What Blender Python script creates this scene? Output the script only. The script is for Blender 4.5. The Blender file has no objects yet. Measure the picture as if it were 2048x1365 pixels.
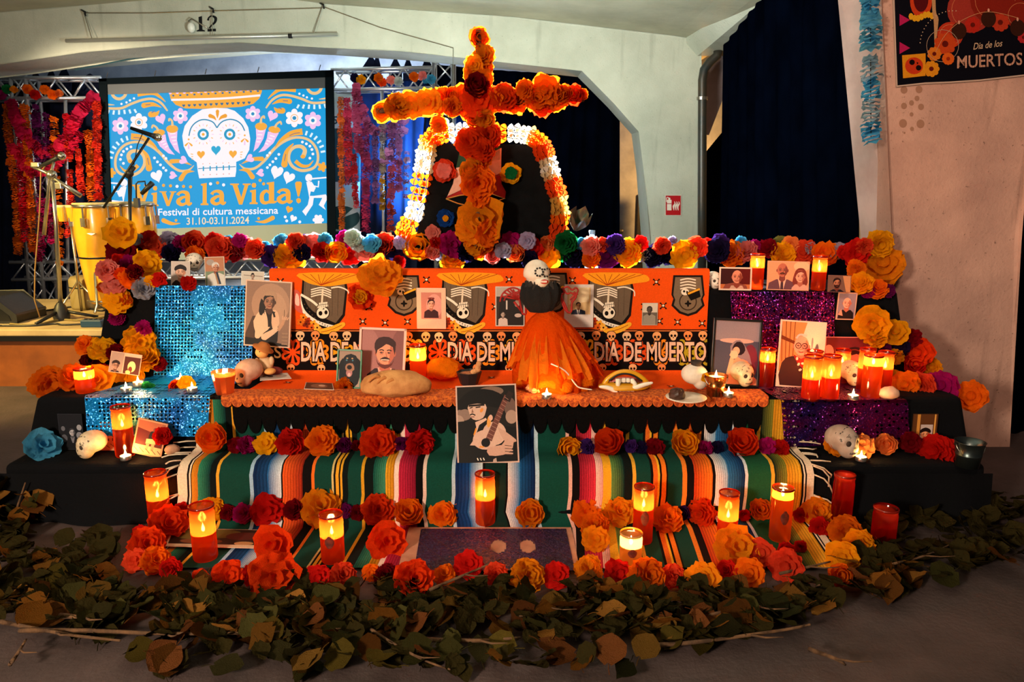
import bpy, math, random
from mathutils import Vector, Matrix, noise
from mathutils.geometry import tessellate_polygon

RND = random.Random(11)
sc = bpy.context.scene
COL = sc.collection
PI = math.pi

# ------------------------------------------------------------------ camera
F, PITCH, H = 1500.0, math.radians(12), 1.2
SP, CP = math.sin(PITCH), math.cos(PITCH)
cam_data = bpy.data.cameras.new('camera')
cam_data.sensor_width = 36.0
cam_data.lens = 36.0 * F / 2048.0
cam = bpy.data.objects.new('camera', cam_data)
cam.location = (0, 0, H)
cam.rotation_euler = (PI / 2 - PITCH, 0, 0)
COL.objects.link(cam)
sc.camera = cam
cam_data.dof.use_dof = True
cam_data.dof.focus_distance = 3.1
cam_data.dof.aperture_fstop = 11.0

# ------------------------------------------------------------------ world, exposure, lamps
sc.view_settings.view_transform = 'Standard'
sc.view_settings.look = 'None'
sc.view_settings.exposure = 0.0
sc.view_settings.gamma = 1.0
sc.view_settings.use_curve_mapping = False
sc.cycles.max_bounces = 8
sc.cycles.diffuse_bounces = 3
sc.cycles.glossy_bounces = 3
sc.cycles.transparent_max_bounces = 12
sc.cycles.sample_clamp_indirect = 6.0
sc.cycles.caustics_reflective = False
sc.cycles.caustics_refractive = False
world = bpy.data.worlds.new('hall_ambient')
sc.world = world
world.use_nodes = True
world.node_tree.nodes['Background'].inputs[0].default_value = (0.5, 0.55, 0.62, 1)
world.node_tree.nodes['Background'].inputs[1].default_value = 0.03


def lamp(name, kind, loc, power, col, target=None, size=0.3, spot=60, blend=0.6):
    ld = bpy.data.lights.new(name, kind)
    ld.energy = power
    ld.color = col
    if kind == 'AREA':
        ld.shape = 'DISK'
        ld.size = size
    else:
        ld.shadow_soft_size = size
    if kind == 'SPOT':
        ld.spot_size = math.radians(spot)
        ld.spot_blend = blend
    o = bpy.data.objects.new(name, ld)
    o.location = loc
    if target is not None:
        d = Vector(target) - Vector(loc)
        o.rotation_euler = d.to_track_quat('-Z', 'Y').to_euler()
    COL.objects.link(o)
    return o


# hall and stage lamps, plus unseen lamps added to brighten single parts
lamp('hall_lamp', 'AREA', (-1.9, -1.2, 1.6), 190, (1.0, 0.78, 0.58), (-0.1, 3.1, 1.0), 0.5)
lamp('wall_lamp', 'SPOT', (0.4, 0.2, 2.3), 230, (1.0, 0.60, 0.44), (2.1, 3.3, 1.3), 0.15, 62, 0.9)
lamp('stage_lamp', 'SPOT', (-4.2, 2.9, 2.05), 800, (1.0, 0.70, 0.22), (-2.95, 4.7, 0.3), 0.12, 56, 0.6)
lamp('beam_fill', 'AREA', (-0.6, 3.9, 1.55), 98, (0.90, 1.0, 0.90), (0.2, 6.2, 2.7), 0.5)  # added in mid-air without a fixture, brightens the concrete beam
lamp('back_stage_fill', 'AREA', (-1.8, 8.1, 1.3), 150, (0.66, 0.80, 1.0), (-1.7, 8.5, 2.7), 0.5)  # unseen, added behind the screen to light the ceiling and wall there
lamp('strand_lamp', 'SPOT', (-4.0, 4.6, 1.9), 1100, (1.0, 0.80, 0.56), (-3.2, 7.3, 1.0), 0.1, 66, 0.8)  # unseen spot added to brighten the left paper strands
lamp('strand_fill_b', 'SPOT', (-1.2, 5.2, 1.9), 130, (0.95, 0.85, 1.0), (-1.35, 7.3, 1.5), 0.1, 34, 0.8)  # the same added fill for the right paper strands
lamp('back_room_lamp', 'POINT', (2.1, 8.4, 1.25), 170, (1.0, 0.44, 0.10), None, 0.2)
lamp('blue_bloom_fill', 'SPOT', (-0.45, 6.75, 0.9), 7000, (0.10, 0.42, 1.0), (-0.78, 7.7, 1.25), 0.1, 66, 1.0)  # added spot, its blue on the backdrop stands in for lens bloom


# ------------------------------------------------------------------ pixel <-> place
def ray(px, py):
    u = (px - 1024.0) / F
    v = (682.5 - py) / F
    return Vector((u, CP + v * SP, -SP + v * CP))


def onY(px, py, Y):
    d = ray(px, py)
    return Vector((0, 0, H)) + d * (Y / d.y)


def onZ(px, py, Z):
    d = ray(px, py)
    return Vector((0, 0, H)) + d * ((Z - H) / d.z)


def scl(px, py, Y):                     # metres per pixel of the photograph at depth Y
    return Y / ray(px, py).y / F


def hexc(h):
    h = h.lstrip('#')
    out = []
    for i in (0, 2, 4):
        c = int(h[i:i + 2], 16) / 255.0
        out.append(c / 12.92 if c <= 0.04045 else ((c + 0.055) / 1.055) ** 2.4)
    return (out[0], out[1], out[2], 1.0)


# ------------------------------------------------------------------ mesh building
class MB:
    def __init__(s):
        s.v, s.f, s.c = [], [], []

    def face(s, idx, col=None):
        s.f.append(tuple(idx))
        s.c.append(col)

    def quadgrid(s, rows, col=None, close=False):
        b = len(s.v)
        n, m = len(rows), len(rows[0])
        for r in rows:
            s.v.extend(r)
        for i in range(n - 1):
            for j in range(m if close else m - 1):
                k = (j + 1) % m
                s.face((b + i * m + j, b + i * m + k, b + (i + 1) * m + k, b + (i + 1) * m + j), col)

    def box(s, c, d, col=None, M=None):
        b = len(s.v)
        for x in (-1, 1):
            for y in (-1, 1):
                for z in (-1, 1):
                    p = Vector((x * d[0] / 2, y * d[1] / 2, z * d[2] / 2))
                    if M is not None:
                        p = M @ p
                    s.v.append(p + Vector(c))
        for q in ((0, 1, 3, 2), (4, 6, 7, 5), (0, 4, 5, 1), (2, 3, 7, 6), (0, 2, 6, 4), (1, 5, 7, 3)):
            s.face([b + i for i in q], col)

    def tube(s, pts, r, n=8, col=None, cap=True):
        pts = [Vector(p) for p in pts]
        rs = r if isinstance(r, (list, tuple)) else [r] * len(pts)
        rows = []
        up = None
        for i, p in enumerate(pts):
            t = (pts[min(i + 1, len(pts) - 1)] - pts[max(i - 1, 0)])
            t = t.normalized() if t.length > 1e-9 else Vector((0, 0, 1))
            if up is None:
                up = Vector((0, 0, 1)) if abs(t.z) < 0.9 else Vector((1, 0, 0))
            a = t.cross(up)
            if a.length < 1e-6:
                a = t.cross(Vector((0, 1, 0)))
            a.normalize()
            bb = a.cross(t).normalized()
            up = bb
            rows.append([p + (a * math.cos(2 * PI * k / n) + bb * math.sin(2 * PI * k / n)) * rs[i] for k in range(n)])
        b = len(s.v)
        s.quadgrid(rows, col, True)
        if cap:
            s.face([b + k for k in range(n)][::-1], col)
            e = b + (len(rows) - 1) * n
            s.face([e + k for k in range(n)], col)

    def lathe(s, prof, n=20, c=(0, 0, 0), col=None, wob=None):
        rows = []
        for r, z in prof:
            rows.append([Vector((c[0] + r * math.cos(2 * PI * k / n), c[1] + r * math.sin(2 * PI * k / n), c[2] + z)) for k in range(n)])
        if wob:
            rows = [[wob(p) for p in q] for q in rows]
        s.quadgrid(rows, col, True)

    def ball(s, c, r, n=16, m=10, col=None, fn=None):
        r = r if isinstance(r, (tuple, list)) else (r, r, r)
        rows = []
        for i in range(m + 1):
            a = PI * i / m
            row = []
            for k in range(n):
                b = 2 * PI * k / n
                d = Vector((math.sin(a) * math.cos(b), math.sin(a) * math.sin(b), -math.cos(a)))
                q = fn(d) if fn else 1.0
                row.append(Vector((c[0] + d.x * r[0] * q, c[1] + d.y * r[1] * q, c[2] + d.z * r[2] * q)))
            rows.append(row)
        s.quadgrid(rows, col, True)

    def prism(s, front, off, col=None):          # polygon (Vectors) swept by the vector off
        n = len(front)
        b = len(s.v)
        s.v.extend([Vector(p) for p in front])
        s.v.extend([Vector(p) + Vector(off) for p in front])
        for t in tessellate_polygon([[Vector(p) for p in front]]):
            s.face([b + i for i in t], col)
            s.face([b + n + i for i in t][::-1], col)
        for i in range(n):
            j = (i + 1) % n
            s.face((b + i, b + j, b + n + j, b + n + i), col)

    def mesh(s, name, smooth=False):
        me = bpy.data.meshes.new(name)
        me.from_pydata([tuple(v) for v in s.v], [], s.f)
        if any(c is not None for c in s.c):
            at = me.color_attributes.new('Col', 'FLOAT_COLOR', 'CORNER')
            buf = []
            for f, c in zip(s.f, s.c):
                buf.extend(list(c or (1, 1, 1, 1)) * len(f))
            at.data.foreach_set('color', buf)
        if smooth:
            me.polygons.foreach_set('use_smooth', [True] * len(me.polygons))
        me.update()
        return me

    def build(s, name, mat, parent=None, smooth=False, **kw):
        return link(s.mesh(name, smooth), name, mat, parent, **kw)


def link(me, name, mat, parent=None, label=None, cat=None, group=None, kind=None, color=None, loc=None):
    if mat is not None and not me.materials:
        me.materials.append(mat)
    o = bpy.data.objects.new(name, me)
    COL.objects.link(o)
    if loc is not None:
        o.location = loc
    if parent is not None:
        o.parent = parent
    if color is not None:
        o.color = color
    tag(o, label, cat, group, kind)
    return o


def tag(o, label=None, cat=None, group=None, kind=None):
    if label:
        o['label'] = label
    if cat:
        o['category'] = cat
    if group:
        o['group'] = group
    if kind:
        o['kind'] = kind
    return o


def thing(name, label, cat, loc=(0, 0, 0), group=None, kind=None, rz=0.0):
    o = bpy.data.objects.new(name, None)
    o.empty_display_size = 0.05
    o.location = loc
    o.rotation_euler = (0, 0, rz)
    COL.objects.link(o)
    tag(o, label, cat, group, kind)
    return o


def bevel(o, w, seg=2):
    m = o.modifiers.new('bevel', 'BEVEL')
    m.width = w
    m.segments = seg
    m.limit_method = 'ANGLE'
    return o


ORD = ['first', 'second', 'third', 'fourth', 'fifth', 'sixth', 'seventh', 'eighth', 'ninth', 'tenth', 'eleventh', 'twelfth',
       'thirteenth', 'fourteenth', 'fifteenth', 'sixteenth', 'seventeenth', 'eighteenth']


# ------------------------------------------------------------------ materials
def nt(name):
    m = bpy.data.materials.new(name)
    m.use_nodes = True
    t = m.node_tree
    return m, t, t.nodes['Principled BSDF'], t.nodes['Material Output']


def noise_node(t, scale, detail=6.0, rough=0.6, obj=True):
    tc = t.nodes.new('ShaderNodeTexCoord')
    n = t.nodes.new('ShaderNodeTexNoise')
    n.inputs['Scale'].default_value = scale
    n.inputs['Detail'].default_value = detail
    n.inputs['Roughness'].default_value = rough
    t.links.new(tc.outputs['Object'], n.inputs['Vector'])
    return n


def mat(name, c1, c2=None, scale=8.0, rough=0.6, metal=0.0, bump=0.0, bscale=None, coat=0.0, lo=0.35, hi=0.65, spec=0.5, trans=0.0):
    m, t, p, out = nt(name)
    c1 = hexc(c1) if isinstance(c1, str) else c1
    p.inputs['Base Color'].default_value = c1
    p.inputs['Roughness'].default_value = rough
    p.inputs['Metallic'].default_value = metal
    p.inputs['Specular IOR Level'].default_value = spec
    p.inputs['Coat Weight'].default_value = coat
    p.inputs['Transmission Weight'].default_value = trans
    if c2 is not None:
        c2 = hexc(c2) if isinstance(c2, str) else c2
        n = noise_node(t, scale)
        r = t.nodes.new('ShaderNodeValToRGB')
        r.color_ramp.elements[0].position = lo
        r.color_ramp.elements[1].position = hi
        r.color_ramp.elements[0].color = c1
        r.color_ramp.elements[1].color = c2
        t.links.new(n.outputs['Fac'], r.inputs['Fac'])
        t.links.new(r.outputs['Color'], p.inputs['Base Color'])
    if bump:
        n2 = noise_node(t, bscale or scale * 4, 8.0)
        b = t.nodes.new('ShaderNodeBump')
        b.inputs['Strength'].default_value = bump
        b.inputs['Distance'].default_value = 0.01
        t.links.new(n2.outputs['Fac'], b.inputs['Height'])
        t.links.new(b.outputs['Normal'], p.inputs['Normal'])
    return m


def paint_mat(name, rough=0.6, emit=0.0, bump=0.0, bscale=300.0, spec=0.4, grain=0.0, metal=0.0):
    """flat print / woven colour stored per face, with a little grain"""
    m, t, p, out = nt(name)
    a = t.nodes.new('ShaderNodeVertexColor')
    a.layer_name = 'Col'
    src = a.outputs['Color']
    if grain:
        n = noise_node(t, 220.0, 4.0)
        mr = t.nodes.new('ShaderNodeMapRange')
        mr.inputs['From Min'].default_value = 0.3
        mr.inputs['From Max'].default_value = 0.7
        mr.inputs['To Min'].default_value = 1.0 - grain
        mr.inputs['To Max'].default_value = 1.0 + grain * 0.5
        t.links.new(n.outputs['Fac'], mr.inputs['Value'])
        mx = t.nodes.new('ShaderNodeVectorMath')
        mx.operation = 'SCALE'
        t.links.new(src, mx.inputs[0])
        t.links.new(mr.outputs['Result'], mx.inputs['Scale'])
        src = mx.outputs['Vector']
    if not emit:
        t.links.new(src, p.inputs['Base Color'])
    p.inputs['Roughness'].default_value = rough
    p.inputs['Specular IOR Level'].default_value = spec
    p.inputs['Metallic'].default_value = metal
    if emit:
        t.links.new(src, p.inputs['Emission Color'])
        p.inputs['Emission Strength'].default_value = emit
        p.inputs['Base Color'].default_value = (0.01, 0.01, 0.01, 1)
        p.inputs['Specular IOR Level'].default_value = 0.0
    if bump:
        n2 = noise_node(t, bscale, 4.0)
        b = t.nodes.new('ShaderNodeBump')
        b.inputs['Strength'].default_value = bump
        b.inputs['Distance'].default_value = 0.004
        t.links.new(n2.outputs['Fac'], b.inputs['Height'])
        t.links.new(b.outputs['Normal'], p.inputs['Normal'])
    return m


def tissue_mat(name, trans=0.5):
    """crepe paper: object colour, fine creases, lets light through"""
    m, t, p, out = nt(name)
    oi = t.nodes.new('ShaderNodeObjectInfo')
    n = noise_node(t, 9.0, 6.0)
    mr = t.nodes.new('ShaderNodeMapRange')
    mr.inputs['To Min'].default_value = 0.72
    mr.inputs['To Max'].default_value = 1.2
    t.links.new(n.outputs['Fac'], mr.inputs['Value'])
    mx = t.nodes.new('ShaderNodeVectorMath')
    mx.operation = 'SCALE'
    t.links.new(oi.outputs['Color'], mx.inputs[0])
    t.links.new(mr.outputs['Result'], mx.inputs['Scale'])
    n2 = noise_node(t, 28.0, 3.0)
    b = t.nodes.new('ShaderNodeBump')
    b.inputs['Strength'].default_value = 0.5
    b.inputs['Distance'].default_value = 0.03
    t.links.new(n2.outputs['Fac'], b.inputs['Height'])
    d = t.nodes.new('ShaderNodeBsdfDiffuse')
    tr = t.nodes.new('ShaderNodeBsdfTranslucent')
    for q in (d, tr):
        t.links.new(mx.outputs['Vector'], q.inputs['Color'])
        t.links.new(b.outputs['Normal'], q.inputs['Normal'])
    ms = t.nodes.new('ShaderNodeMixShader')
    ms.inputs[0].default_value = trans
    t.links.new(d.outputs[0], ms.inputs[1])
    t.links.new(tr.outputs[0], ms.inputs[2])
    t.links.new(ms.outputs[0], out.inputs['Surface'])
    return m


def emit_mat(name, col, s):
    m, t, p, out = nt(name)
    e = t.nodes.new('ShaderNodeEmission')
    e.inputs['Color'].default_value = col
    e.inputs['Strength'].default_value = s
    t.links.new(e.outputs[0], out.inputs['Surface'])
    return m


def jar_mat(name, col, clear=0.35, gloss=0.06, thru=None):
    """coloured candle glass: part see-through, part glowing when lit from inside"""
    m, t, p, out = nt(name)
    tr = t.nodes.new('ShaderNodeBsdfTranslucent')
    tr.inputs['Color'].default_value = col
    tp = t.nodes.new('ShaderNodeBsdfTransparent')
    tp.inputs['Color'].default_value = thru or col
    g = t.nodes.new('ShaderNodeBsdfGlossy')
    g.inputs['Roughness'].default_value = 0.12
    m1 = t.nodes.new('ShaderNodeMixShader')
    m1.inputs[0].default_value = clear
    t.links.new(tr.outputs[0], m1.inputs[1])
    t.links.new(tp.outputs[0], m1.inputs[2])
    m2 = t.nodes.new('ShaderNodeMixShader')
    m2.inputs[0].default_value = gloss
    t.links.new(m1.outputs[0], m2.inputs[1])
    t.links.new(g.outputs[0], m2.inputs[2])
    t.links.new(m2.outputs[0], out.inputs['Surface'])
    return m


def foil_mat(name, c1, c2, rough=0.28, metal=0.75, scale=260.0):
    m, t, p, out = nt(name)
    tc = t.nodes.new('ShaderNodeTexCoord')
    v = t.nodes.new('ShaderNodeTexVoronoi')
    v.inputs['Scale'].default_value = scale
    t.links.new(tc.outputs['Object'], v.inputs['Vector'])
    n = noise_node(t, 7.0, 4.0)
    r = t.nodes.new('ShaderNodeValToRGB')
    r.color_ramp.elements[0].position = 0.35
    r.color_ramp.elements[1].position = 0.68
    r.color_ramp.elements[0].color = hexc(c1)
    r.color_ramp.elements[1].color = hexc(c2)
    t.links.new(n.outputs['Fac'], r.inputs['Fac'])
    t.links.new(r.outputs['Color'], p.inputs['Base Color'])
    # every tiny foil facet leans its own way
    g = t.nodes.new('ShaderNodeNewGeometry')
    sub = t.nodes.new('ShaderNodeVectorMath')
    sub.operation = 'SUBTRACT'
    sub.inputs[1].default_value = (0.5, 0.5, 0.5)
    t.links.new(v.outputs['Color'], sub.inputs[0])
    sc_ = t.nodes.new('ShaderNodeVectorMath')
    sc_.operation = 'SCALE'
    sc_.inputs['Scale'].default_value = 0.75
    t.links.new(sub.outputs['Vector'], sc_.inputs[0])
    ad = t.nodes.new('ShaderNodeVectorMath')
    t.links.new(g.outputs['Normal'], ad.inputs[0])
    t.links.new(sc_.outputs['Vector'], ad.inputs[1])
    nm = t.nodes.new('ShaderNodeVectorMath')
    nm.operation = 'NORMALIZE'
    t.links.new(ad.outputs['Vector'], nm.inputs[0])
    t.links.new(nm.outputs['Vector'], p.inputs['Normal'])
    p.inputs['Metallic'].default_value = metal
    p.inputs['Roughness'].default_value = rough
    return m


M = {}
M['concrete'] = mat('painted_concrete', '#b9bfb2', '#9aa094', 3.0, 0.85, bump=0.25, bscale=30)
M['pillar'] = None
M['ceil'] = mat('ceiling_paint', '#c2bfa8', '#a8a690', 2.0, 0.9, bump=0.2, bscale=20)
M['floor'] = mat('concrete_floor', '#4c3c3a', '#352927', 3.5, 0.8, bump=0.35, bscale=60)
M['backwall'] = mat('back_wall_paint', '#8a93a0', '#6a7280', 3.0, 0.9)
M['black_cloth'] = mat('black_cloth', '#030408', '#010204', 6.0, 0.9, bump=0.3, bscale=90, spec=0.15)
M['curtain'] = mat('navy_curtain', '#020510', '#010207', 3.0, 1.0, bump=0.2, bscale=60, spec=0.0)
M['backdrop'] = mat('stage_backdrop', '#0c142c', '#070b1c', 3.0, 0.95, spec=0.1)
M['alu'] = mat('truss_aluminium', '#c9ccd2', None, rough=0.32, metal=0.85)
M['steel'] = mat('dull_chrome', '#b8b4a8', None, rough=0.25, metal=0.9)
M['black_metal'] = mat('black_metal', '#14161a', None, rough=0.4, metal=0.3)
M['black_plastic'] = mat('black_plastic', '#101216', '#1a1c20', 40.0, 0.5)
M['paint'] = paint_mat('printed_paper', 0.5, grain=0.10, spec=0.15)
M['weave'] = paint_mat('woven_wool', 0.9, bump=0.35, bscale=420.0, spec=0.1, grain=0.22)
M['clothprint'] = paint_mat('printed_cotton', 0.85, bump=0.2, bscale=500.0, spec=0.1, grain=0.12)
M['screen'] = paint_mat('projected_picture', 0.8, emit=1.02, grain=0.05)
M['tissue'] = tissue_mat('crepe_paper')
M['leaf'] = None
M['flame'] = emit_mat('candle_flame', (1.0, 0.62, 0.22, 1), 60.0)
M['jar_red'] = jar_mat('red_candle_glass', (0.80, 0.10, 0.014, 1), 0.42, 0.05, (1.0, 0.42, 0.13, 1))
M['jar_amber'] = jar_mat('amber_candle_glass', (0.9, 0.24, 0.03, 1), 0.42, 0.05, (1.0, 0.55, 0.2, 1))
M['jar_clear'] = jar_mat('clear_candle_glass', (1.0, 0.72, 0.3, 1), 0.5)
M['jar_deep'] = jar_mat('deep_red_candle_glass', (0.75, 0.05, 0.03, 1), 0.3)
M['wax'] = jar_mat('candle_wax', (0.55, 0.16, 0.04, 1), 0.0, 0.02)
M['white_wax'] = mat('white_wax', '#f4e6cf', None, rough=0.5)
M['tin'] = mat('tealight_tin', '#c9c4bc', None, rough=0.3, metal=0.9)
M['foil_blue'] = foil_mat('blue_foil', '#0460b4', '#0c9cf0', metal=0.45)
M['foil_purple'] = foil_mat('purple_foil', '#7a0c58', '#2c1868', rough=0.22, metal=0.85)
M['skull'] = mat('painted_clay_skull', '#e6d3b0', '#c2a985', 26.0, 0.6, bump=0.2, bscale=60)
M['ink'] = mat('black_ink', '#17120f', None, rough=0.6)
M['frame_black'] = mat('black_frame', '#0c0b0d', None, rough=0.35)
M['frame_green'] = mat('green_frame', '#1f8a5e', '#146a46', 30, rough=0.35)
M['cream_card'] = mat('cream_card', '#e9dcc6', '#d9c8ad', 30, 0.6)
M['felt_black'] = mat('black_felt', '#0a0c0e', '#050607', 30, 0.95, spec=0.1, bump=0.2, bscale=200)
M['twig'] = mat('twig_bark', '#6b4a2c', '#46301d', 30, 0.9, bump=0.4, bscale=120)
M['yarn'] = mat('cream_fringe_yarn', '#d8c8ae', '#b8a68c', 60, 0.9)



def worn_mat(name, c1, c2, c3, scale, streak, bump=0.3):
    '''old plaster: blotches, vertical streaks, dark specks'''
    m, t, p, out = nt(name)
    p.inputs['Roughness'].default_value = 0.9
    n = noise_node(t, scale, 8.0)
    r = t.nodes.new('ShaderNodeValToRGB')
    r.color_ramp.elements[0].position, r.color_ramp.elements[1].position = 0.3, 0.7
    r.color_ramp.elements[0].color, r.color_ramp.elements[1].color = hexc(c1), hexc(c2)
    t.links.new(n.outputs['Fac'], r.inputs['Fac'])
    tc = t.nodes.new('ShaderNodeTexCoord')
    mp = t.nodes.new('ShaderNodeMapping')
    mp.inputs['Scale'].default_value = (14, 14, 1.6)
    t.links.new(tc.outputs['Object'], mp.inputs['Vector'])
    n2 = t.nodes.new('ShaderNodeTexNoise')
    n2.inputs['Scale'].default_value = 1.0
    n2.inputs['Detail'].default_value = 6.0
    t.links.new(mp.outputs['Vector'], n2.inputs['Vector'])
    n3 = noise_node(t, 70.0, 3.0)
    last = r.outputs['Color']
    for nn, lo, hi, amt in ((n2, 0.60, 0.74, streak), (n3, 0.66, 0.72, 0.7)):
        mr = t.nodes.new('ShaderNodeMapRange')
        mr.inputs['From Min'].default_value, mr.inputs['From Max'].default_value = lo, hi
        mr.inputs['To Min'].default_value, mr.inputs['To Max'].default_value = 0.0, amt
        t.links.new(nn.outputs['Fac'], mr.inputs['Value'])
        mx = t.nodes.new('ShaderNodeMixRGB')
        mx.inputs['Color2'].default_value = hexc(c3)
        t.links.new(mr.outputs['Result'], mx.inputs['Fac'])
        t.links.new(last, mx.inputs['Color1'])
        last = mx.outputs['Color']
    t.links.new(last, p.inputs['Base Color'])
    b = t.nodes.new('ShaderNodeBump')
    b.inputs['Strength'].default_value = bump
    b.inputs['Distance'].default_value = 0.01
    t.links.new(n3.outputs['Fac'], b.inputs['Height'])
    t.links.new(b.outputs['Normal'], p.inputs['Normal'])
    return m


M['pillar'] = worn_mat('stained_plaster', '#c09a88', '#96766a', '#5a4238', 2.6, 0.5)
M['concrete'] = worn_mat('painted_concrete', '#c2c6b8', '#a6ab9c', '#6a6c60', 2.2, 0.25)

# ------------------------------------------------------------------ tier planes of the altar
Y1F, Z1 = 2.53, 0.21        # lowest step: front, top
Y2F, Z2 = 2.695, 0.412      # middle step
Y3F, Z3, Z3C = 3.014, 0.771, 0.853   # upper step; its cloth-covered middle stands a little higher
Y3B = 3.36
STZ, STF, STB = 0.35, 4.32, 5.5     # stage
YT = 7.3                    # truss and screen
YB = 6.6                    # concrete portal frame


def slab(mb, pts, Y, d, col=None):
    """flat piece whose front outline is seen at the given picture points on the upright plane Y"""
    mb.prism([onY(x, y, Y) for x, y in pts], (0, d, 0), col)


# ================================================================== SETTING
mb = MB()
mb.quadgrid([[Vector((x, y, 0)) for x in (-7, -3, 0, 3, 6)] for y in (-1.5, 2, 5, 10)])
mb.build('floor', M['floor'], kind='structure')

BEAM_TOP = [(-260, 48), (0, 25), (330, -2), (480, -15), (650, 8), (1026, 34), (1350, 72), (1398, 80)]
BEAM_LOW = [(1165, 139), (1000, 121), (800, 103), (640, 92), (480, 86), (330, 92), (170, 105), (0, 130), (-260, 160)]
mb = MB()
slab(mb, BEAM_TOP + [(1402, 110), (1412, 480), (1416, 646), (1308, 646), (1300, 480), (1290, 340), (1280, 262), (1230, 205)] + BEAM_LOW, YB, 0.45)
o = mb.build('portal_frame', M['concrete'], kind='structure')
bevel(o, 0.012)
tag(o, 'pale concrete portal frame with sloping beam and column', None)

prof = [onY(x, y, YB) for x, y in BEAM_TOP]
prof = [(prof[0].x - 2.5, prof[0].z - 0.25)] + [(p.x, p.z) for p in prof] + [(prof[-1].x + 0.25, prof[-1].z - 0.02)]
mb = MB()
mb.quadgrid([[Vector((x, y, z + 0.002)) for x, z in prof] for y in (-1.5, 2, 5, 9.6)])
mb.build('ceiling', M['ceil'], kind='structure')

mb = MB()
mb.quadgrid([[Vector((x, 9.3, z)) for x in (-8, -3, 1, 5)] for z in (0, 1.5, 3.2)])
mb.build('wall_back', M['backwall'], kind='structure')
mb = MB()
mb.quadgrid([[Vector((3.4, y, z)) for y in (3.6, 6, 9.3)] for z in (0, 1.5, 3.2)])
mb.build('wall_right', M['backwall'], kind='structure')

# edge beam that runs from the column towards the visitor
mb = MB()
e0, e1 = onY(1395, 112, YB), onY(1530, -2, 5.2)
d = (e1 - e0) / (e1.y - e0.y)
far, near = e0, e0 + d * (3.7 - e0.y)
rows = []
for p in (far, near):
    rows.append([p + Vector((-0.10, 0, 0.10)), p + Vector((0.0, 0, 0.0)), p + Vector((0.24, 0, 0.0)), p + Vector((0.24, 0, 0.5)), p + Vector((-0.10, 0, 0.5))])
mb.quadgrid(rows, None, True)
mb.face((0, 1, 2, 3, 4)); mb.face((9, 8, 7, 6, 5))
mb.build('trim_1', M['concrete'], kind='structure')

# near pillar on the right
YP = 3.29
mb = MB()
A = [(1756, -60), (1780, 480), (1800, 900), (2010, 900), (2038, 480), (2076, -60)]
fr = [onY(x, y, YP) for x, y in A]
fr[2].z = fr[3].z = 0.0
off = Vector((0.02, 0.24, 0))
mb.prism(fr, off)
o = mb.build('wall_side', M['pillar'], kind='structure')
bevel(o, 0.02, 2)
# the paler return of the pillar
mb = MB()
B = [onY(1672, -40, 3.56), onY(1722, 480, 3.56), onY(1740, 760, 3.56), onY(1800, 900, YP) + Vector((0.03, 0.02, 0)), onY(1782, 480, YP) + Vector((0.03, 0.02, 0)), onY(1758, -40, YP) + Vector((0.03, 0.02, 0))]
mb.prism(B, (0.12, 0.05, 0))
mb.build('trim_2', mat('pale_return_plaster', '#b9a9a6', '#9c8a86', 3.0, 0.9), kind='structure')


def curtain(name, pts_top, pts_bot, m, label, n=90, amp=0.035, folds=26, parent=None):
    """hanging cloth between two 3D polylines with soft folds"""
    mb = MB()

    def along(pts, t):
        s = t * (len(pts) - 1)
        i = min(int(s), len(pts) - 2)
        return pts[i].lerp(pts[i + 1], s - i)
    a, b = pts_top[0], pts_top[-1]
    nrm = Vector((b.y - a.y, -(b.x - a.x), 0)).normalized()
    rows = []
    for k in range(9):
        f = k / 8
        row = []
        for i in range(n + 1):
            t = i / n
            p = along(pts_top, t).lerp(along(pts_bot, t), f)
            w = math.sin(t * folds * PI + 0.9 * math.sin(t * 17 + f)) * amp * (0.4 + 0.6 * f)
            row.append(p + nrm * w)
        rows.append(row)
    mb.quadgrid(rows)
    return mb.build(name, m, parent, True, label=label, cat='curtain' if label else None)


curtain('side_curtain', [onY(1447, 60, 6.3), onY(1710, -160, 3.62)], [onY(1440, 640, 6.3), onY(1716, 880, 3.62)],
        M['curtain'], 'dark navy curtain between the concrete column and the right pillar', folds=22, amp=0.02)
curtain('stage_curtain', [onY(860, 128, 7.7), onY(990, 140, 7.7), onY(1085, 146, 7.7), onY(1165, 152, 7.7), onY(1240, 158, 7.7)],
        [onY(830, 600, 7.7), onY(1240, 600, 7.7)], M['curtain'], 'dark navy curtain hanging behind the flower arch', folds=24)
curtain('dark_end_curtain', [Vector((2.16, 3.6, 2.4)), Vector((3.0, 3.3, 2.4))], [Vector((2.2, 3.6, 0)), Vector((3.0, 3.3, 0))],
        M['curtain'], 'dark curtain edge at the far right beyond the stained pillar', folds=8)
lc = curtain('black_backdrop', [onY(-60, 168, 7.75), onY(206, 163, 7.75)], [onY(-60, 600, 7.75), onY(215, 600, 7.75)],
             M['backdrop'], 'black stage backdrop behind the garlands left of the screen', folds=18)
rc = curtain('blue_backdrop', [onY(716, 160, 7.75), onY(860, 160, 7.75)], [onY(716, 600, 7.75), onY(860, 600, 7.75)],
             M['backdrop'], 'blue lit stage backdrop behind the garlands right of the screen', folds=10)
for par, tri in ((lc, [(40, 60), (70, 84), (60, 106), (118, 140)]), (rc, [])):
    pass
tabs_l = [(62, 80, 158, 141), (92, 112, 158, 139), (114, 142, 158, 134), (160, 200, 158, 147)]
tabs_r = [(722, 762, 139, 112), (745, 763, 139, 113), (778, 804, 138, 117), (806, 826, 138, 118), (842, 866, 138, 115)]
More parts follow.
